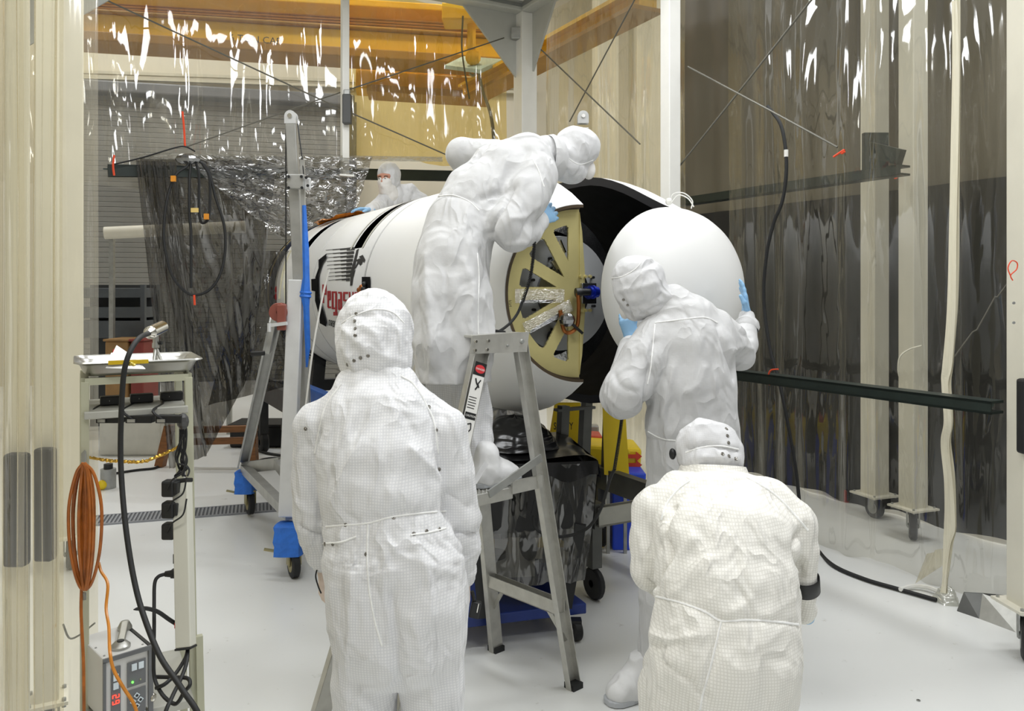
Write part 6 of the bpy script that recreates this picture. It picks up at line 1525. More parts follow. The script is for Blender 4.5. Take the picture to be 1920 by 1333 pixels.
XX = Vector((1, 0, 0))
def c_(x, y, Y, rp): return (P(x, y, Y), rp / F * Y)
def cone(a, b2): return ('c', a[0], a[1], b2[0], b2[1])
def chain(*pts): return [cone(c_(*a), c_(*b2)) for a, b2 in zip(pts, pts[1:])]
def loft(side, *pts): return [('e', P(*a[:3]), (a[3] / F * a[2], a[4]), P(*b2[:3]), (b2[3] / F * b2[2], b2[4]), side) for a, b2 in zip(pts, pts[1:])]
def person(label, loc):
    return thing('person', label, 'person', loc)

def hand(par, wrist, fdir, palm, thumb, curl=(.25, .3, .35, .4), scale=1.0, m=None, name='glove', spread=.06):
    """palm plus five separate bent fingers; fdir = finger direction, palm = palm-side normal, thumb = towards the thumb side"""
    w = Vector(wrist); f = Vector(fdir).normalized(); t = Vector(thumb); t = (t - f * t.dot(f)).normalized(); n = Vector(palm); n = (n - f * n.dot(f) - t * n.dot(t)).normalized(); s = scale
    pr = [('e', w - f * .02 * s, (.026 * s, .021 * s), w + f * .015 * s, (.028 * s, .019 * s), t), ('e', w + f * .015 * s, (.028 * s, .018 * s), w + f * .085 * s, (.040 * s, .0135 * s), t)]
    for i, (o, L, r) in enumerate(((.030, .072, .0088), (.010, .080, .0092), (-.011, .074, .0088), (-.030, .058, .0078))):
        base = w + f * (.082 - abs(o) * .15) * s + t * o * s; d = (f + t * o * spread / .03 * 1.0).normalized(); a = curl[i]; p = base; ang = 0
        for seg, fr in enumerate((.46, .31, .23)):
            ang += a * (1.0 if seg else .7); dd = d * math.cos(ang) + n * math.sin(ang); q = p + dd * (L * fr * s)
            pr.append(('c', p, r * s * (1 - .09 * seg), q, r * s * (1 - .09 * (seg + 1)))); p = q
    p = w + f * .022 * s + t * .026 * s; d = (f * .62 + t * .72 + n * .25).normalized(); q = p + d * .045 * s; pr.append(('c', p, .0135 * s, q, .0105 * s)); d2 = (f * .85 + t * .3 + n * .38).normalized(); pr.append(('c', q, .0105 * s, q + d2 * .032 * s, .0085 * s))
    B = Body(pr, .0034, .008, 1); return B.build(name, m or M_glove, par)
def cuff(par, a, b2, r0, r1, m, name='cuff'):
    """gathered sleeve end"""
    a, b2 = Vector(a), Vector(b2); prof = [(0, r0 * .96), (.2, r0 * 1.06), (.45, r0), (.7, r1 * 1.08), (.9, r1), (1, r1 * .92)]; L = (b2 - a).length
    return MB().lathe(a, b2 - a, [(t * L, r) for t, r in prof], 18).build(name, m, par, smooth='all')
def shoe(par, heel, toe, w, hgt, name='boot'):
    """covered boot, sole flat on what it stands on; heel and toe are ground points"""
    heel, toe = Vector(heel), Vector(toe); d = (toe - heel).normalized(); sd_ = Vector((-d.y, d.x, 0)); L = (toe - heel).length
    up1 = ZZ
    pr = [('e', heel + d * .045 + up1 * w * .50, (w * .40, w * .48), heel.lerp(toe, .55) + up1 * w * .46, (w * .48, w * .44), sd_), ('e', heel.lerp(toe, .55) + up1 * w * .46, (w * .48, w * .44), toe - d * .05 + up1 * w * .36, (w * .46, w * .33), sd_),
          ('c', heel + d * .055 + up1 * w * .5, w * .42, heel + d * .06 + up1 * hgt, w * .44), ('c', heel.lerp(toe, .35) + up1 * w * .5, w * .42, heel + d * .075 + up1 * hgt * .8, w * .4)]
    B = Body(pr, .007, .03, 1); B.wrinkle((16, 16, 12), .012, off=3); B.V[:, 2] = np.maximum(B.V[:, 2], heel.z + .004)
    o = B.build(name, M_boot, par)
    pts = []
    for (u, ww) in ((0.02, .26), (.12, .40), (.35, .41), (.6, .47), (.8, .46), (.93, .34), (.99, .15)): pts.append((u, ww))
    ring = [heel + d * L * u + sd_ * w * q + ZZ * .002 for u, q in pts] + [heel + d * L * u - sd_ * w * q + ZZ * .002 for u, q in reversed(pts)]
    MB().prism(ring, (0, 0, .022)).build('sole', M_sole, o, bevel=.004); return o

# ---------------------------------------------------------------- A: standing with back to the viewer
A = person('person in white gridded coverall standing back to us, hood studded, left of the stepladder', (P(720, 0, 2.53).x, 2.56, 0))
pr = loft(XX, (706, 690, 2.64, 50, .085), (708, 735, 2.62, 86, .11), (711, 778, 2.6, 112, .135), (712, 850, 2.57, 119, .15), (717, 920, 2.55, 114, .15), (720, 978, 2.54, 112, .145), (738, 1050, 2.53, 128, .165), (746, 1120, 2.53, 131, .175), (748, 1190, 2.54, 126, .165))
pr += chain((640, 775, 2.62, 46), (598, 798, 2.61, 44), (594, 900, 2.62, 42), (591, 968, 2.62, 39), (604, 1040, 2.66, 26))
pr += chain((790, 780, 2.62, 46), (832, 806, 2.61, 44), (846, 890, 2.62, 43), (861, 972, 2.64, 40), (860, 1030, 2.66, 36), (868, 1076, 2.68, 24))
pr += chain((690, 1190, 2.54, 64), (683, 1280, 2.56, 59), (684, 1370, 2.57, 55), (690, 1472, 2.58, 40)); pr += chain((802, 1190, 2.54, 66), (811, 1280, 2.56, 59), (812, 1370, 2.57, 56), (806, 1472, 2.58, 40))
B = Body(pr, .0078, .016, 1)
for f in (([(788, 712), (812, 780), (824, 860), (830, 930), (836, 965)], -.016, .013), ([(600, 812), (589, 850), (590, 905), (600, 950), (604, 985)], -.016, .013), ([(683, 834), (650, 885), (624, 939)], .010, .022), ([(770, 840), (800, 870), (826, 900)], .012, .016),
          ([(612, 985), (665, 982), (735, 969), (832, 958)], -.010, .016), ([(838, 925), (862, 940), (880, 950)], -.010, .012), ([(858, 1000), (884, 1003), (905, 1000)], -.022, .014), ([(840, 1010), (865, 1035), (885, 1050)], -.010, .012), ([(560, 985), (585, 998), (606, 1000)], -.014, .012), ([(560, 940), (580, 960), (602, 962)], .009, .012),
          ([(733, 1120), (742, 1200), (748, 1300)], -.030, .022), ([(690, 985), (688, 1050), (700, 1140), (716, 1215)], -.008, .02), ([(640, 1005), (632, 1060), (625, 1120)], .008, .02), ([(780, 1010), (800, 1080), (812, 1150)], .008, .022), ([(720, 1010), (770, 1050), (850, 1075)], .007, .014), ([(665, 1080), (655, 1180), (650, 1300)], .009, .025), ([(770, 1160), (800, 1240), (815, 1330)], .010, .022), ([(860, 1150), (856, 1240), (850, 1330)], .009, .02),
          ([(640, 790), (655, 840), (660, 900)], .006, .03), ([(740, 800), (735, 880), (728, 950)], .005, .03), ([(700, 1150), (740, 1180), (790, 1200)], -.006, .015), ([(615, 1180), (660, 1200), (700, 1240)], .007, .018)):
    B.fold(*f)
B.wrinkle((5, 5, 3), .012, False, off=1); B.wrinkle((13, 13, 6), .009, off=9); B.wrinkle((16, 16, 40), .006, off=4, mask=lambda v: np.exp(-((v[:, 2] - .80) / .06) ** 2)); B.wrinkle((24, 24, 6), .008, off=14, mask=lambda v: np.exp(-((v[:, 2] - .79) / .08) ** 2))
B.build('coverall', M_suit, A)
for pts, nm in (([(605, 988), (640, 985), (690, 981), (735, 969), (790, 962), (836, 958)], 'waist_seam'), ([(690, 983), (689, 1040), (692, 1100), (702, 1160), (716, 1210)], 'back_seam'), ([(752, 705), (775, 720), (800, 760), (815, 795), (822, 850)], 'shoulder_seam'), ([(640, 720), (612, 760), (600, 800), (590, 850)], 'shoulder_seam'), ([(606, 1019), (640, 1016), (668, 1006)], 'belt_tab'), ([(770, 1003), (805, 998), (836, 990)], 'belt_tab')): B.seam(pts, .0032, nm, M_stitch, A)
for x, y in ((648, 984), (738, 970), (776, 1001), (800, 996), (824, 992), (624, 1020), (609, 1020), (687, 1039), (804, 763), (818, 806), (573, 804), (823, 880)): B.snap(x, y, A)
Hd = Body(loft(XX, (700, 606, 2.68, 57, .115), (701, 640, 2.67, 64, .125), (705, 672, 2.66, 62, .118), (709, 690, 2.65, 55, .10)) + chain((678, 611, 2.68, 46), (728, 611, 2.68, 46)), .0075, .03, 1)
for f in (([(640, 606), (660, 592), (700, 590), (740, 600)], -.006, .010), ([(700, 590), (735, 610), (758, 640)], .007, .012), ([(640, 610), (670, 640), (700, 660), (760, 680)], .006, .012), ([(645, 650), (665, 690)], .006, .010), ([(700, 620), (720, 660), (735, 690)], .005, .012)): Hd.fold(*f)
Hd.wrinkle((12, 12, 12), .009, off=2); Hd.wrinkle((26, 26, 26), .005, off=8)
Hd.build('hood', M_suit, A)
Hd.seam([(640, 607), (664, 592), (702, 580), (735, 585), (757, 605)], .0022, 'hood_seam', M_stitch, A)
cl_ = MB(); cl_.lathe(P(707, 701, 2.645), (0, .05, 1), [(-.03, .108), (-.01, .112), (.012, .105), (.02, .098)], 28); cl_.build('collar', M_suit, A, smooth='all')
for x, y in ((668, 588), (665, 602), (666, 616), (666, 629), (664, 676), (676, 671), (690, 667), (651, 684)): Hd.snap(x, y, A, .006)
hand(A, P(872, 1084, 2.69), (.05, .25, -1), (-1, .1, .1), (-.1, 1, .2), (.5, .6, .6, .6), .92, M_latex); hand(A, P(606, 1062, 2.68), (.0, .15, -1), (1, .1, .1), (.1, 1, .2), (.35, .4, .4, .45), .95, M_latex)
cuff(A, P(866, 1062, 2.67), P(872, 1090, 2.69), .046, .036, M_suit); cuff(A, P(602, 1030, 2.66), P(606, 1062, 2.68), .05, .036, M_suit)
for x in (690, 806): shoe(A, Vector((P(x, 0, 2.58).x, 2.48, 0)), Vector((P(x, 0, 2.58).x + (.03 if x > 700 else -.03), 2.78, 0)), .115, .16)
MB().tube(spline([P(597, 1060, 2.64), P(592, 1080, 2.63), P(597, 1100, 2.63), P(602, 1112, 2.64)], 6), .0025, 6).build('wrist_wire', M_black, A, True)
dv = thing('hand_device', 'small black handheld device hanging by the standing person right hand, beside the dolly', 'device', P(892, 1135, 2.73))
dv['label'] = 'small black handheld device hanging from the hand beside the dolly'
MB().box(P(891, 1142, 2.73), (.034, .03, .055), Matrix.Rotation(.2, 3, 'Y')).build('body', M_black, dv, bevel=.004); MB().box(P(896, 1140, 2.71), (.003, .004, .03), Matrix.Rotation(.2, 3, 'Y')).build('light_strip', M_chrome, dv)
MB().tube([P(885, 1108, 2.72), P(888, 1120, 2.72), P(890, 1132, 2.73)], .007, 6).build('grip_strap', M_black, dv, True)

# ---------------------------------------------------------------- B: leaning over the rocket from the ladder
Bp = person('person in white frock on the stepladder, bent over the gold bulkhead with arms reaching', (P(870, 0, 3.12).x, 3.12, ZC * 0 + .865))
sb = Vector((.75, .66, 0)).normalized()
pr = loft(sb, (852, 702, 3.16, 68, .13), (852, 640, 3.16, 77, .14), (849, 560, 3.19, 75, .15), (848, 490, 3.23, 68, .155), (862, 430, 3.30, 62, .155), (893, 375, 3.36, 60, .155), (935, 335, 3.42, 54, .155), (985, 315, 3.46, 44, .15), (1020, 302, 3.50, 34, .11))
pr += chain((985, 312, 3.56, 36), (930, 297, 3.62, 33), (868, 290, 3.66, 31), (880, 318, 3.7, 26), (928, 336, 3.72, 22))
pr += chain((1005, 330, 3.36, 42), (985, 372, 3.28, 42), (950, 420, 3.20, 37), (965, 440, 3.22, 32), (988, 432, 3.34, 27), (1010, 415, 3.44, 19))
B = Body(pr, .0078, .016, 1)
for f in (([(960, 352), (945, 385), (925, 412), (918, 440)], -.024, .016), ([(960, 352), (930, 365), (905, 372)], -.012, .014), ([(980, 335), (960, 360), (945, 390)], .014, .016), ([(1000, 400), (985, 425), (975, 450)], -.010, .014), ([(930, 430), (950, 455), (985, 455)], .010, .014), ([(1010, 385), (990, 405), (960, 410)], .008, .012),
          ([(850, 325), (830, 365), (822, 372)], .006, .02), ([(822, 370), (860, 368), (900, 385), (912, 420)], -.008, .012), ([(905, 470), (912, 500), (905, 540)], -.015, .016), ([(800, 480), (806, 560), (815, 680)], .018, .022), ([(835, 500), (840, 580), (848, 690)], -.012, .02), ([(870, 490), (885, 560), (880, 690)], .010, .018), ([(905, 560), (918, 600), (915, 680)], .012, .016), ([(785, 520), (788, 600), (795, 690)], -.010, .018),
          ([(915, 272), (890, 300), (870, 318)], -.014, .014), ([(1030, 270), (1045, 300), (1050, 330)], -.010, .014), ([(1015, 290), (1030, 320), (1035, 345)], .010, .012), ([(880, 400), (860, 440), (850, 480)], .008, .02), ([(950, 300), (935, 330), (925, 350)], .007, .018)): B.fold(*f)
B.wrinkle((5, 5, 3), .008, False, off=21); B.wrinkle((12, 12, 5), .007, off=29); B.wrinkle((9, 9, 2.0), .028, off=17, mask=lambda v: 1 / (1 + np.exp((v[:, 2] - 1.72) * 14)))
B.V[:, 2] = np.maximum(B.V[:, 2], P(0, 714, 3.16).z)
B.build('frock', M_plain, Bp)
for pts, nm in (([(895, 475), (898, 520), (896, 580), (897, 640), (900, 700)], 'side_seam'), ([(822, 368), (850, 366), (880, 378), (898, 395)], 'waist_seam'), ([(1000, 300), (1010, 320), (1020, 350)], 'shoulder_seam')): B.seam(pts, .0028, nm, M_stitch, Bp)
Hd = Body(chain((1078, 276, 3.55, 40), (1090, 276, 3.56, 36)) + chain((1066, 300, 3.53, 33), (1076, 318, 3.55, 26)) + chain((1045, 300, 3.50, 36), (1060, 310, 3.52, 32)), .0075, .03, 1)
for f in (([(1046, 280), (1062, 290), (1075, 300), (1100, 310)], -.008, .010), ([(1050, 255), (1080, 245), (1115, 262)], .005, .012), ([(1052, 300), (1062, 320), (1070, 338)], -.007, .010), ([(1085, 250), (1100, 280), (1105, 300)], .006, .010)): Hd.fold(*f)
Hd.wrinkle((9, 9, 9), .005, False, off=33); Hd.wrinkle((26, 26, 26), .003, off=38); Hd.build('hood', M_hood, Bp)
Hd.seam([(1045, 262), (1060, 290), (1085, 308), (1112, 300)], .0022, 'hood_seam', M_stitch, Bp)
MB().ball(P(1104, 318, 3.58), (.03, .035, .045), 12, 8).build('face_mask', M_mask, Bp, True); MB().ball(P(1106, 316, 3.60), (.02, .02, .02), 8, 6).build('goggles', M_black, Bp, True)
ck = MB().lathe(P(1030, 298, 3.49), P(1056, 302, 3.52) - P(1030, 298, 3.49), [(-.02, .10), (.0, .108), (.03, .10), (.05, .085)], 24).build('collar', M_plain, Bp, smooth='all')
hw_ = P(1012, 413, 3.46); hand(Bp, hw_, P(1054, 386, 3.60) - hw_, (.3, .7, -.5), (-.4, .1, .8), (.15, .2, .2, .25), 1.05); cuff(Bp, P(992, 427, 3.38), P(1013, 412, 3.465), .05, .035, M_plain)
hand(Bp, P(936, 338, 3.73), (.4, .5, -.7), (.5, .4, -.6), (.8, -.4, 0), (.3, .35, .4, .4), 1.0)
pr = chain((866, 690, 3.24, 40), (884, 770, 3.22, 36), (891, 830, 3.18, 30), (896, 872, 3.14, 23)) + chain((828, 690, 3.3, 40), (836, 780, 3.32, 35), (846, 850, 3.32, 28), (850, 876, 3.32, 23))
L_ = Body(pr, .009, .025, 1)
for f in (([(915, 760), (905, 800), (900, 840)], -.012, .014), ([(880, 810), (900, 845), (912, 850)], .010, .012), ([(870, 720), (880, 770), (885, 800)], -.008, .014)): L_.fold(*f)
L_.wrinkle((10, 10, 5), .014, off=41); L_.wrinkle((26, 26, 14), .006, off=44); L_.build('trousers', M_suit, Bp)
zst = .866
shoe(Bp, Vector((P(886, 0, 3.10).x, 3.09, zst)), Vector((P(886, 0, 3.10).x + .185, 3.22, zst)), .105, .13); shoe(Bp, Vector((P(840, 0, 3.3).x, 3.28, zst)), Vector((P(840, 0, 3.3).x + .18, 3.40, zst)), .105, .13)
MB().beam(P(889, 905, 3.0), P(912, 868, 3.04), .02, .004, up=(0, 1, 0)).build('ankle_strap', M_plain, Bp)

# ---------------------------------------------------------------- C: holding the nose cap
Cp = person('person in plain white coverall hugging the rounded nose cap with blue gloves', (P(1295, 0, 3.2).x, 3.2, 0))
sc_ = Vector((1, -.12, 0)).normalized()
pr = loft(sc_, (1262, 572, 3.24, 36, .085), (1280, 602, 3.23, 66, .115), (1290, 648, 3.21, 84, .14), (1292, 720, 3.20, 84, .15), (1296, 800, 3.2, 84, .15), (1302, 860, 3.2, 86, .15), (1304, 930, 3.21, 90, .16), (1300, 1000, 3.21, 88, .155))
pr += chain((1235, 628, 3.2, 40), (1208, 672, 3.16, 43), (1176, 728, 3.12, 42), (1168, 742, 3.14, 40), (1176, 700, 3.30, 30), (1182, 650, 3.42, 22))
pr += chain((1338, 618, 3.24, 40), (1368, 640, 3.28, 34), (1388, 668, 3.32, 27), (1396, 645, 3.40, 24), (1400, 606, 3.48, 18))
pr += chain((1255, 1000, 3.21, 52), (1245, 1120, 3.22, 42), (1235, 1220, 3.22, 34), (1222, 1275, 3.22, 26)); pr += chain((1345, 1000, 3.21, 52), (1345, 1120, 3.23, 42), (1342, 1220, 3.23, 34), (1340, 1275, 3.24, 26))
B = Body(pr, .0078, .018, 1)
for f in (([(1226, 640), (1218, 690), (1212, 730), (1208, 765)], -.018, .014), ([(1208, 765), (1200, 785), (1196, 800)], -.014, .014), ([(1346, 610), (1358, 650), (1372, 690), (1376, 710)], -.014, .014), ([(1262, 690), (1255, 740), (1235, 790), (1215, 810)], .010, .018), ([(1300, 640), (1300, 700), (1296, 770)], .006, .02), ([(1345, 640), (1335, 700), (1338, 780)], -.007, .018), ([(1150, 700), (1165, 725), (1195, 735)], -.008, .012), ([(1135, 735), (1160, 760), (1190, 770)], .008, .012),
          ([(1205, 818), (1260, 826), (1330, 818)], -.008, .012), ([(1375, 600), (1392, 625), (1408, 632)], -.010, .012), ([(1372, 660), (1390, 650), (1412, 655)], .008, .010), ([(1320, 690), (1310, 720), (1290, 735)], .010, .014), ([(1250, 600), (1300, 605), (1340, 620)], .006, .02)): B.fold(*f)
B.wrinkle((5, 5, 3), .009, False, off=51); B.wrinkle((12, 12, 6), .0045, off=57); B.wrinkle((9, 9, 3), .014, off=59, mask=lambda v: 1 / (1 + np.exp((v[:, 2] - 1.2) * 14)))
B.build('coverall', M_plain, Cp)
for pts, nm in (([(1228, 608), (1224, 650), (1220, 690), (1214, 720)], 'shoulder_seam'), ([(1210, 806), (1240, 822), (1280, 826), (1330, 820), (1370, 812)], 'waist_seam'), ([(1228, 605), (1270, 600), (1320, 595), (1345, 605)], 'yoke_seam')): B.seam(pts, .0028, nm, M_stitch, Cp)
Hd = Body(chain((1190, 522, 3.24, 44), (1203, 524, 3.23, 44)) + chain((1205, 548, 3.22, 38), (1215, 560, 3.22, 34)) + chain((1185, 555, 3.23, 30), (1192, 580, 3.24, 23)) + chain((1238, 562, 3.23, 30), (1258, 572, 3.24, 32)), .0075, .03, 1)
for f in (([(1145, 525), (1170, 515), (1210, 500), (1232, 485)], -.007, .010), ([(1160, 545), (1195, 540), (1230, 530)], .008, .012), ([(1188, 575), (1215, 570), (1240, 550)], -.008, .010), ([(1205, 590), (1230, 575), (1262, 568)], -.007, .009), ([(1165, 556), (1176, 570), (1184, 590)], -.008, .008), ([(1235, 545), (1255, 555), (1268, 560)], .010, .010)): Hd.fold(*f)
Hd.wrinkle((9, 9, 9), .006, False, off=61); Hd.wrinkle((24, 24, 24), .004, off=66); Hd.build('hood', M_hood, Cp)
Hd.seam([(1144, 522), (1168, 518), (1196, 500), (1212, 474)], .0022, 'hood_seam', M_stitch, Cp)
for x, y in ((1169, 562), (1177, 572)): Hd.snap(x, y, Cp, .006)
MB().ball(P(1172, 578, 3.27), (.025, .035, .045), 12, 8).build('face_mask', M_mask, Cp, True)
MB().lathe(P(1262, 582, 3.24), P(1240, 560, 3.235) - P(1262, 582, 3.24), [(-.03, .10), (0, .098), (.03, .088), (.045, .08)], 24).build('collar', M_plain, Cp, smooth='all')
hand(Cp, P(1400, 592, 3.50), (-.05, .2, 1), (-1, .35, 0), (-.2, -1, .3), (.10, .12, .12, .15), 1.0); cuff(Cp, P(1400, 620, 3.46), P(1400, 588, 3.50), .052, .034, M_plain)
hand(Cp, P(1183, 638, 3.43), (-.12, .25, 1), (.5, .9, 0), (1, -.3, .3), (.25, .3, .3, .35), 1.0); cuff(Cp, P(1182, 664, 3.40), P(1183, 636, 3.43), .05, .034, M_plain)
shoe(Cp, Vector((P(1226, 0, 3.22).x, 3.25, 0)), Vector((P(1132, 0, 3.22).x, 3.14, 0)), .115, .13); shoe(Cp, Vector((P(1350, 0, 3.24).x, 3.24, 0)), Vector((P(1320, 0, 3.4).x, 3.50, 0)), .115, .13)

# ---------------------------------------------------------------- D: crouching at the right, back to the viewer
Dp = person('person in cream-tinted gridded coverall crouching back to us, black band on the sleeve', (P(1355, 0, 2.45).x, 2.53, 0))
pr = loft(XX, (1336, 908, 2.77, 56, .05), (1340, 930, 2.73, 92, .085), (1350, 962, 2.65, 126, .14), (1360, 1020, 2.56, 132, .18), (1364, 1090, 2.5, 130, .18), (1362, 1160, 2.46, 133, .18), (1358, 1225, 2.44, 140, .185), (1352, 1290, 2.46, 138, .18))
pr += chain((1275, 930, 2.69, 46), (1236, 958, 2.67, 46), (1222, 1020, 2.65, 38), (1218, 1070, 2.65, 33), (1240, 1095, 2.74, 26), (1258, 1086, 2.84, 20))
pr += chain((1440, 940, 2.65, 44), (1488, 985, 2.61, 40), (1506, 1030, 2.59, 24), (1509, 1095, 2.61, 19), (1511, 1145, 2.67, 17), (1508, 1155, 2.8, 15))
# thighs out front, shins down
pr += chain((1290, 1280, 2.47, 76), (1272, 1262, 2.8, 56), (1262, 1250, 2.95, 50), (1258, 1330, 2.87, 40), (1256, 1425, 2.72, 28)); pr += chain((1420, 1285, 2.47, 74), (1440, 1262, 2.8, 56), (1446, 1250, 2.93, 50), (1444, 1330, 2.85, 40), (1440, 1425, 2.72, 28))
pr += chain((1300, 1310, 2.48, 66), (1290, 1380, 2.57, 48), (1270, 1372, 2.75, 34)); pr += chain((1415, 1310, 2.48, 66), (1420, 1380, 2.57, 48), (1440, 1372, 2.75, 34)); pr += chain((1245, 1290, 2.59, 46), (1243, 1345, 2.61, 42))
B = Body(pr, .0078, .018, 1)
for f in (([(1262, 950), (1248, 985), (1245, 1010), (1256, 1040), (1240, 1080)], -.024, .014), ([(1240, 975), (1232, 1000), (1238, 1030)], -.012, .010), ([(1300, 1010), (1270, 1050), (1250, 1090), (1232, 1112)], .012, .016), ([(1330, 1050), (1290, 1090), (1250, 1120)], .007, .016), ([(1500, 1000), (1490, 1030), (1500, 1062), (1502, 1100)], -.020, .012), ([(1512, 985), (1498, 1005), (1490, 1030)], -.008, .010),
          ([(1228, 1118), (1270, 1128), (1320, 1145), (1352, 1164)], -.010, .014), ([(1352, 1164), (1420, 1163), (1498, 1170)], -.010, .014), ([(1225, 1190), (1260, 1200), (1310, 1190)], .014, .018), ([(1205, 1200), (1235, 1215), (1270, 1206)], -.012, .012), ([(1350, 1170), (1336, 1230), (1318, 1300)], -.010, .014), ([(1430, 1090), (1400, 1130), (1360, 1155)], .005, .014), ([(1490, 1120), (1450, 1150), (1420, 1162)], .005, .012), ([(1480, 1170), (1440, 1200), (1400, 1220)], .005, .016), ([(1240, 1240), (1290, 1275), (1310, 1300)], -.012, .014), ([(1345, 945), (1340, 1010), (1335, 1080)], .005, .03), ([(1215, 1085), (1225, 1095), (1245, 1100)], -.012, .010)): B.fold(*f)
B.wrinkle((5, 5, 3), .012, False, off=71); B.wrinkle((12, 12, 6), .010, off=77); B.wrinkle((12, 12, 6), .012, off=79, mask=lambda v: np.clip((-(v[:, 0] - .62) / .15), 0, 1)); B.V[:, 2] = np.maximum(B.V[:, 2], .03)
B.build('coverall', M_suitw, Dp)
for pts, nm in (([(1230, 1118), (1270, 1128), (1320, 1146), (1352, 1164), (1400, 1162), (1450, 1165), (1497, 1171)], 'waist_seam'), ([(1352, 1166), (1344, 1200), (1332, 1250), (1318, 1300), (1312, 1330)], 'back_seam'), ([(1305, 895), (1275, 915), (1250, 945), (1240, 975)], 'shoulder_seam'), ([(1400, 895), (1450, 925), (1490, 965), (1515, 995)], 'shoulder_seam')): B.seam(pts, .0034, nm, M_stitch, Dp)
Hd = Body(chain((1322, 842, 2.81, 55), (1335, 846, 2.81, 55)) + chain((1335, 868, 2.79, 50), (1340, 884, 2.78, 48)), .0075, .03, 1)
for f in (([(1270, 830), (1300, 805), (1330, 798), (1370, 800)], .005, .012), ([(1290, 842), (1330, 836), (1385, 846)], -.012, .010), ([(1280, 870), (1320, 856), (1380, 862)], .008, .010), ([(1310, 780), (1300, 810), (1290, 836)], .005, .010)): Hd.fold(*f)
Hd.wrinkle((13, 13, 13), .009, off=81); Hd.wrinkle((30, 30, 8), .009, off=86, mask=lambda v: np.exp(-((v[:, 2] - P(0, 846, 2.8).z) / .05) ** 2)); Hd.build('hood', M_hood, Dp)
Hd.seam([(1286, 848), (1320, 838), (1352, 836), (1384, 842)], .003, 'hood_elastic', M_stitch, Dp)
for x, y in ((1362, 804), (1364, 817), (1366, 830), (1355, 851), (1367, 855), (1380, 860)): Hd.snap(x, y, Dp, .0065)
MB().lathe(P(1337, 893, 2.78), (.05, .25, 1), [(-.03, .125), (-.005, .126), (.02, .118), (.035, .112)], 28).build('collar', M_suitw, Dp, smooth='all')
MB().ball(P(1261, 851, 2.82), (.012, .02, .02), 10, 8).build('goggle_strap', M_black, Dp, True)
a, b2 = P(1508, 1080, 2.605), P(1510, 1107, 2.625)
MB().lathe(a, b2 - a, [(0, .045), (.003, .0475), ((b2 - a).length - .003, .0475), ((b2 - a).length, .045)], 24).build('arm_band', M_black, Dp, smooth='all')
hand(Dp, P(1508, 1156, 2.82), (-.15, 1, -.1), (0, 0, -1), (-1, 0, 0), (.3, .35, .4, .4), 1.0); hand(Dp, P(1258, 1086, 2.85), (.35, .8, .05), (0, 0, -1), (1, 0, 0), (.3, .35, .4, .4), 1.0)
for x in (1258, 1442): shoe(Dp, Vector((P(x, 0, 2.77).x, 2.69, 0)), Vector((P(x, 0, 2.77).x, 2.98, 0)), .115, .13)

# ---------------------------------------------------------------- E: behind the rocket, facing us
YE = 8.05
Ep = person('person with face mask and hood peering over the far side of the rocket', (P(775, 0, YE).x, YE, 1.0))
pr = loft(XX, (736, 352, 6.92, 14, .08), (746, 372, 6.98, 33, .12), (754, 400, 7.15, 38, .13), (766, 450, 7.75, 34, .14), (772, 500, 8.0, 32, .14))
pr += chain((730, 372, 6.94, 19), (710, 390, 6.75, 16), (694, 394, 6.52, 11)); pr += chain((768, 362, 6.98, 18), (786, 380, 7.0, 17), (790, 410, 6.98, 15), (776, 415, 6.9, 12))
for x in (756, 788): pr += chain((x, 500, 8.0, 17), (x, 600, 8.05, 14), (x, 650, 8.05, 11))
B = Body(pr, .012, .04, 1)
for f in (([(760, 345), (756, 375), (752, 400)], -.02, .02), ([(745, 368), (740, 390), (738, 410)], .014, .02), ([(776, 362), (768, 385)], -.015, .02)): B.fold(*f)
B.wrinkle((8, 8, 5), .016, off=91); B.build('coverall', M_hood, Ep)
fc_ = P(726, 334, 6.85)
fd_ = Vector((-.35, -1, -.12)).normalized(); fs = Vector((1, -.35, 0)).normalized(); fu = fs.cross(fd_) * -1
def fp_(a, b2, c): return fc_ + fs * a + fu * b2 + fd_ * c
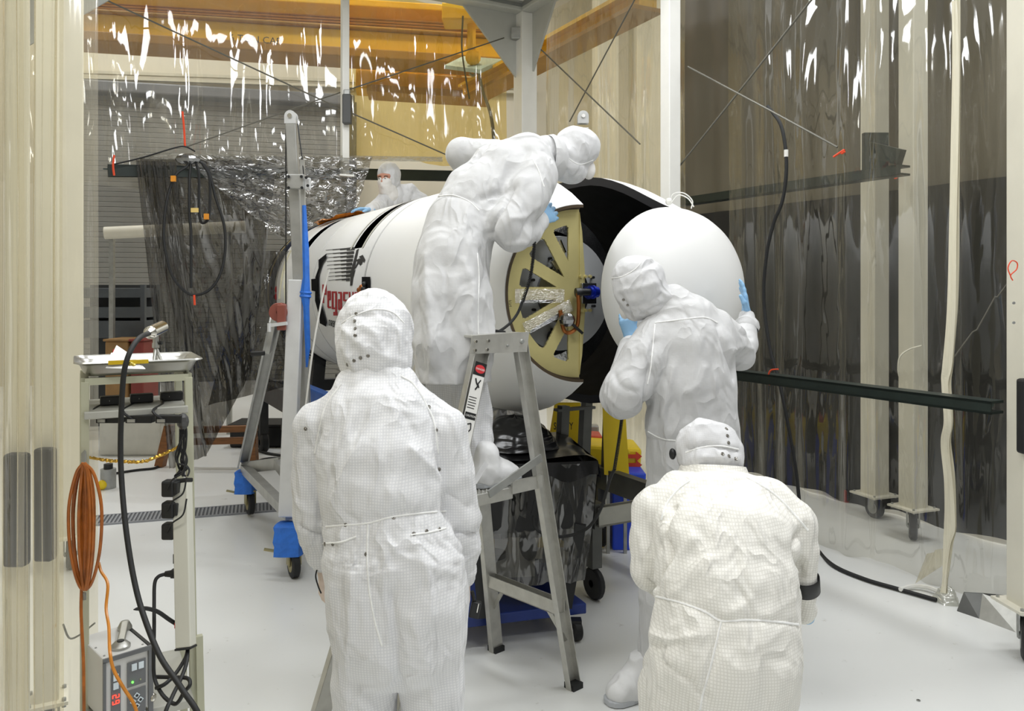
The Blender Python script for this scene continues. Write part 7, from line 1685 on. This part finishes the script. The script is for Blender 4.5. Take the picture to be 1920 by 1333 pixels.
Hd = Body([('e', fp_(0, .03, -.04), (.095, .11), fp_(0, -.02, -.04), (.09, .105), fs)], .007, .02, 0); Hd.wrinkle((14, 14, 14), .008, off=95); Hd.build('hood', M_hood, Ep)
Fc = Body([('e', fp_(0, .005, .02), (.062, .06), fp_(0, -.05, .025), (.05, .055), fs), ('c', fp_(0, .0, .08), .010, fp_(0, -.03, .095), .014), ('c', fp_(-.05, .02, .06), .012, fp_(.05, .02, .06), .012)], .005, .015, 1); Fc.build('face', M_skin, Ep)
for k in (-1, 1):
    MB().ball(fp_(k * .028, -.004, .076), .0115, 10, 8).build('eye', mat('eye_white', '#e8e4e0', .3), Ep, True); MB().ball(fp_(k * .028 - .003, -.005, .084), .006, 8, 6).build('iris', M_black, Ep, True); MB().tube([fp_(k * .045, .012, .072), fp_(k * .03, .017, .08), fp_(k * .014, .013, .082)], .004, 6).build('eyebrow', mat('brow', '#5a4638', .7), Ep, True)
Mk = Body([('e', fp_(0, -.035, .055), (.062, .045), fp_(0, -.095, .035), (.055, .05), fs), ('c', fp_(0, -.03, .08), .018, fp_(0, -.06, .085), .022), ('e', fp_(0, -.09, .0), (.075, .07), fp_(0, -.15, -.02), (.09, .08), fs)], .006, .02, 1); Mk.wrinkle((26, 26, 26), .005, off=97); Mk.build('face_mask', M_mask, Ep)
hand(Ep, P(694, 393, 6.50), (-.8, -.45, .02), (0, 0, -1), (.3, -.9, 0), (.25, .3, .3, .35), 1.05)
for x in (756, 788): shoe(Ep, Vector((P(x, 0, YE).x, YE + .08, 1.0)), Vector((P(x, 0, YE).x, YE - .2, 1.0)), .11, .13)
wp_ = thing('work_platform', 'low work platform behind the rocket where the masked person stands', 'platform', (P(772, 0, YE).x, YE, 0))
wc_ = Vector((P(772, 0, YE).x, YE - .02, 0)) + NN * .05
MB().box(wc_ + ZZ * .975, (.44, .7, .05), Matrix.Rotation(math.atan2(NN.y, NN.x), 3, 'Z')).build('deck', M_alu, wp_, bevel=.005)
for i in (-1, 1):
    for j in (-1, 1): q = wc_ + NN * (i * .19) + DP * (j * .32); MB().beam(q, q + ZZ * .955, .04, .04, up=DP).build('leg', M_alu, wp_)
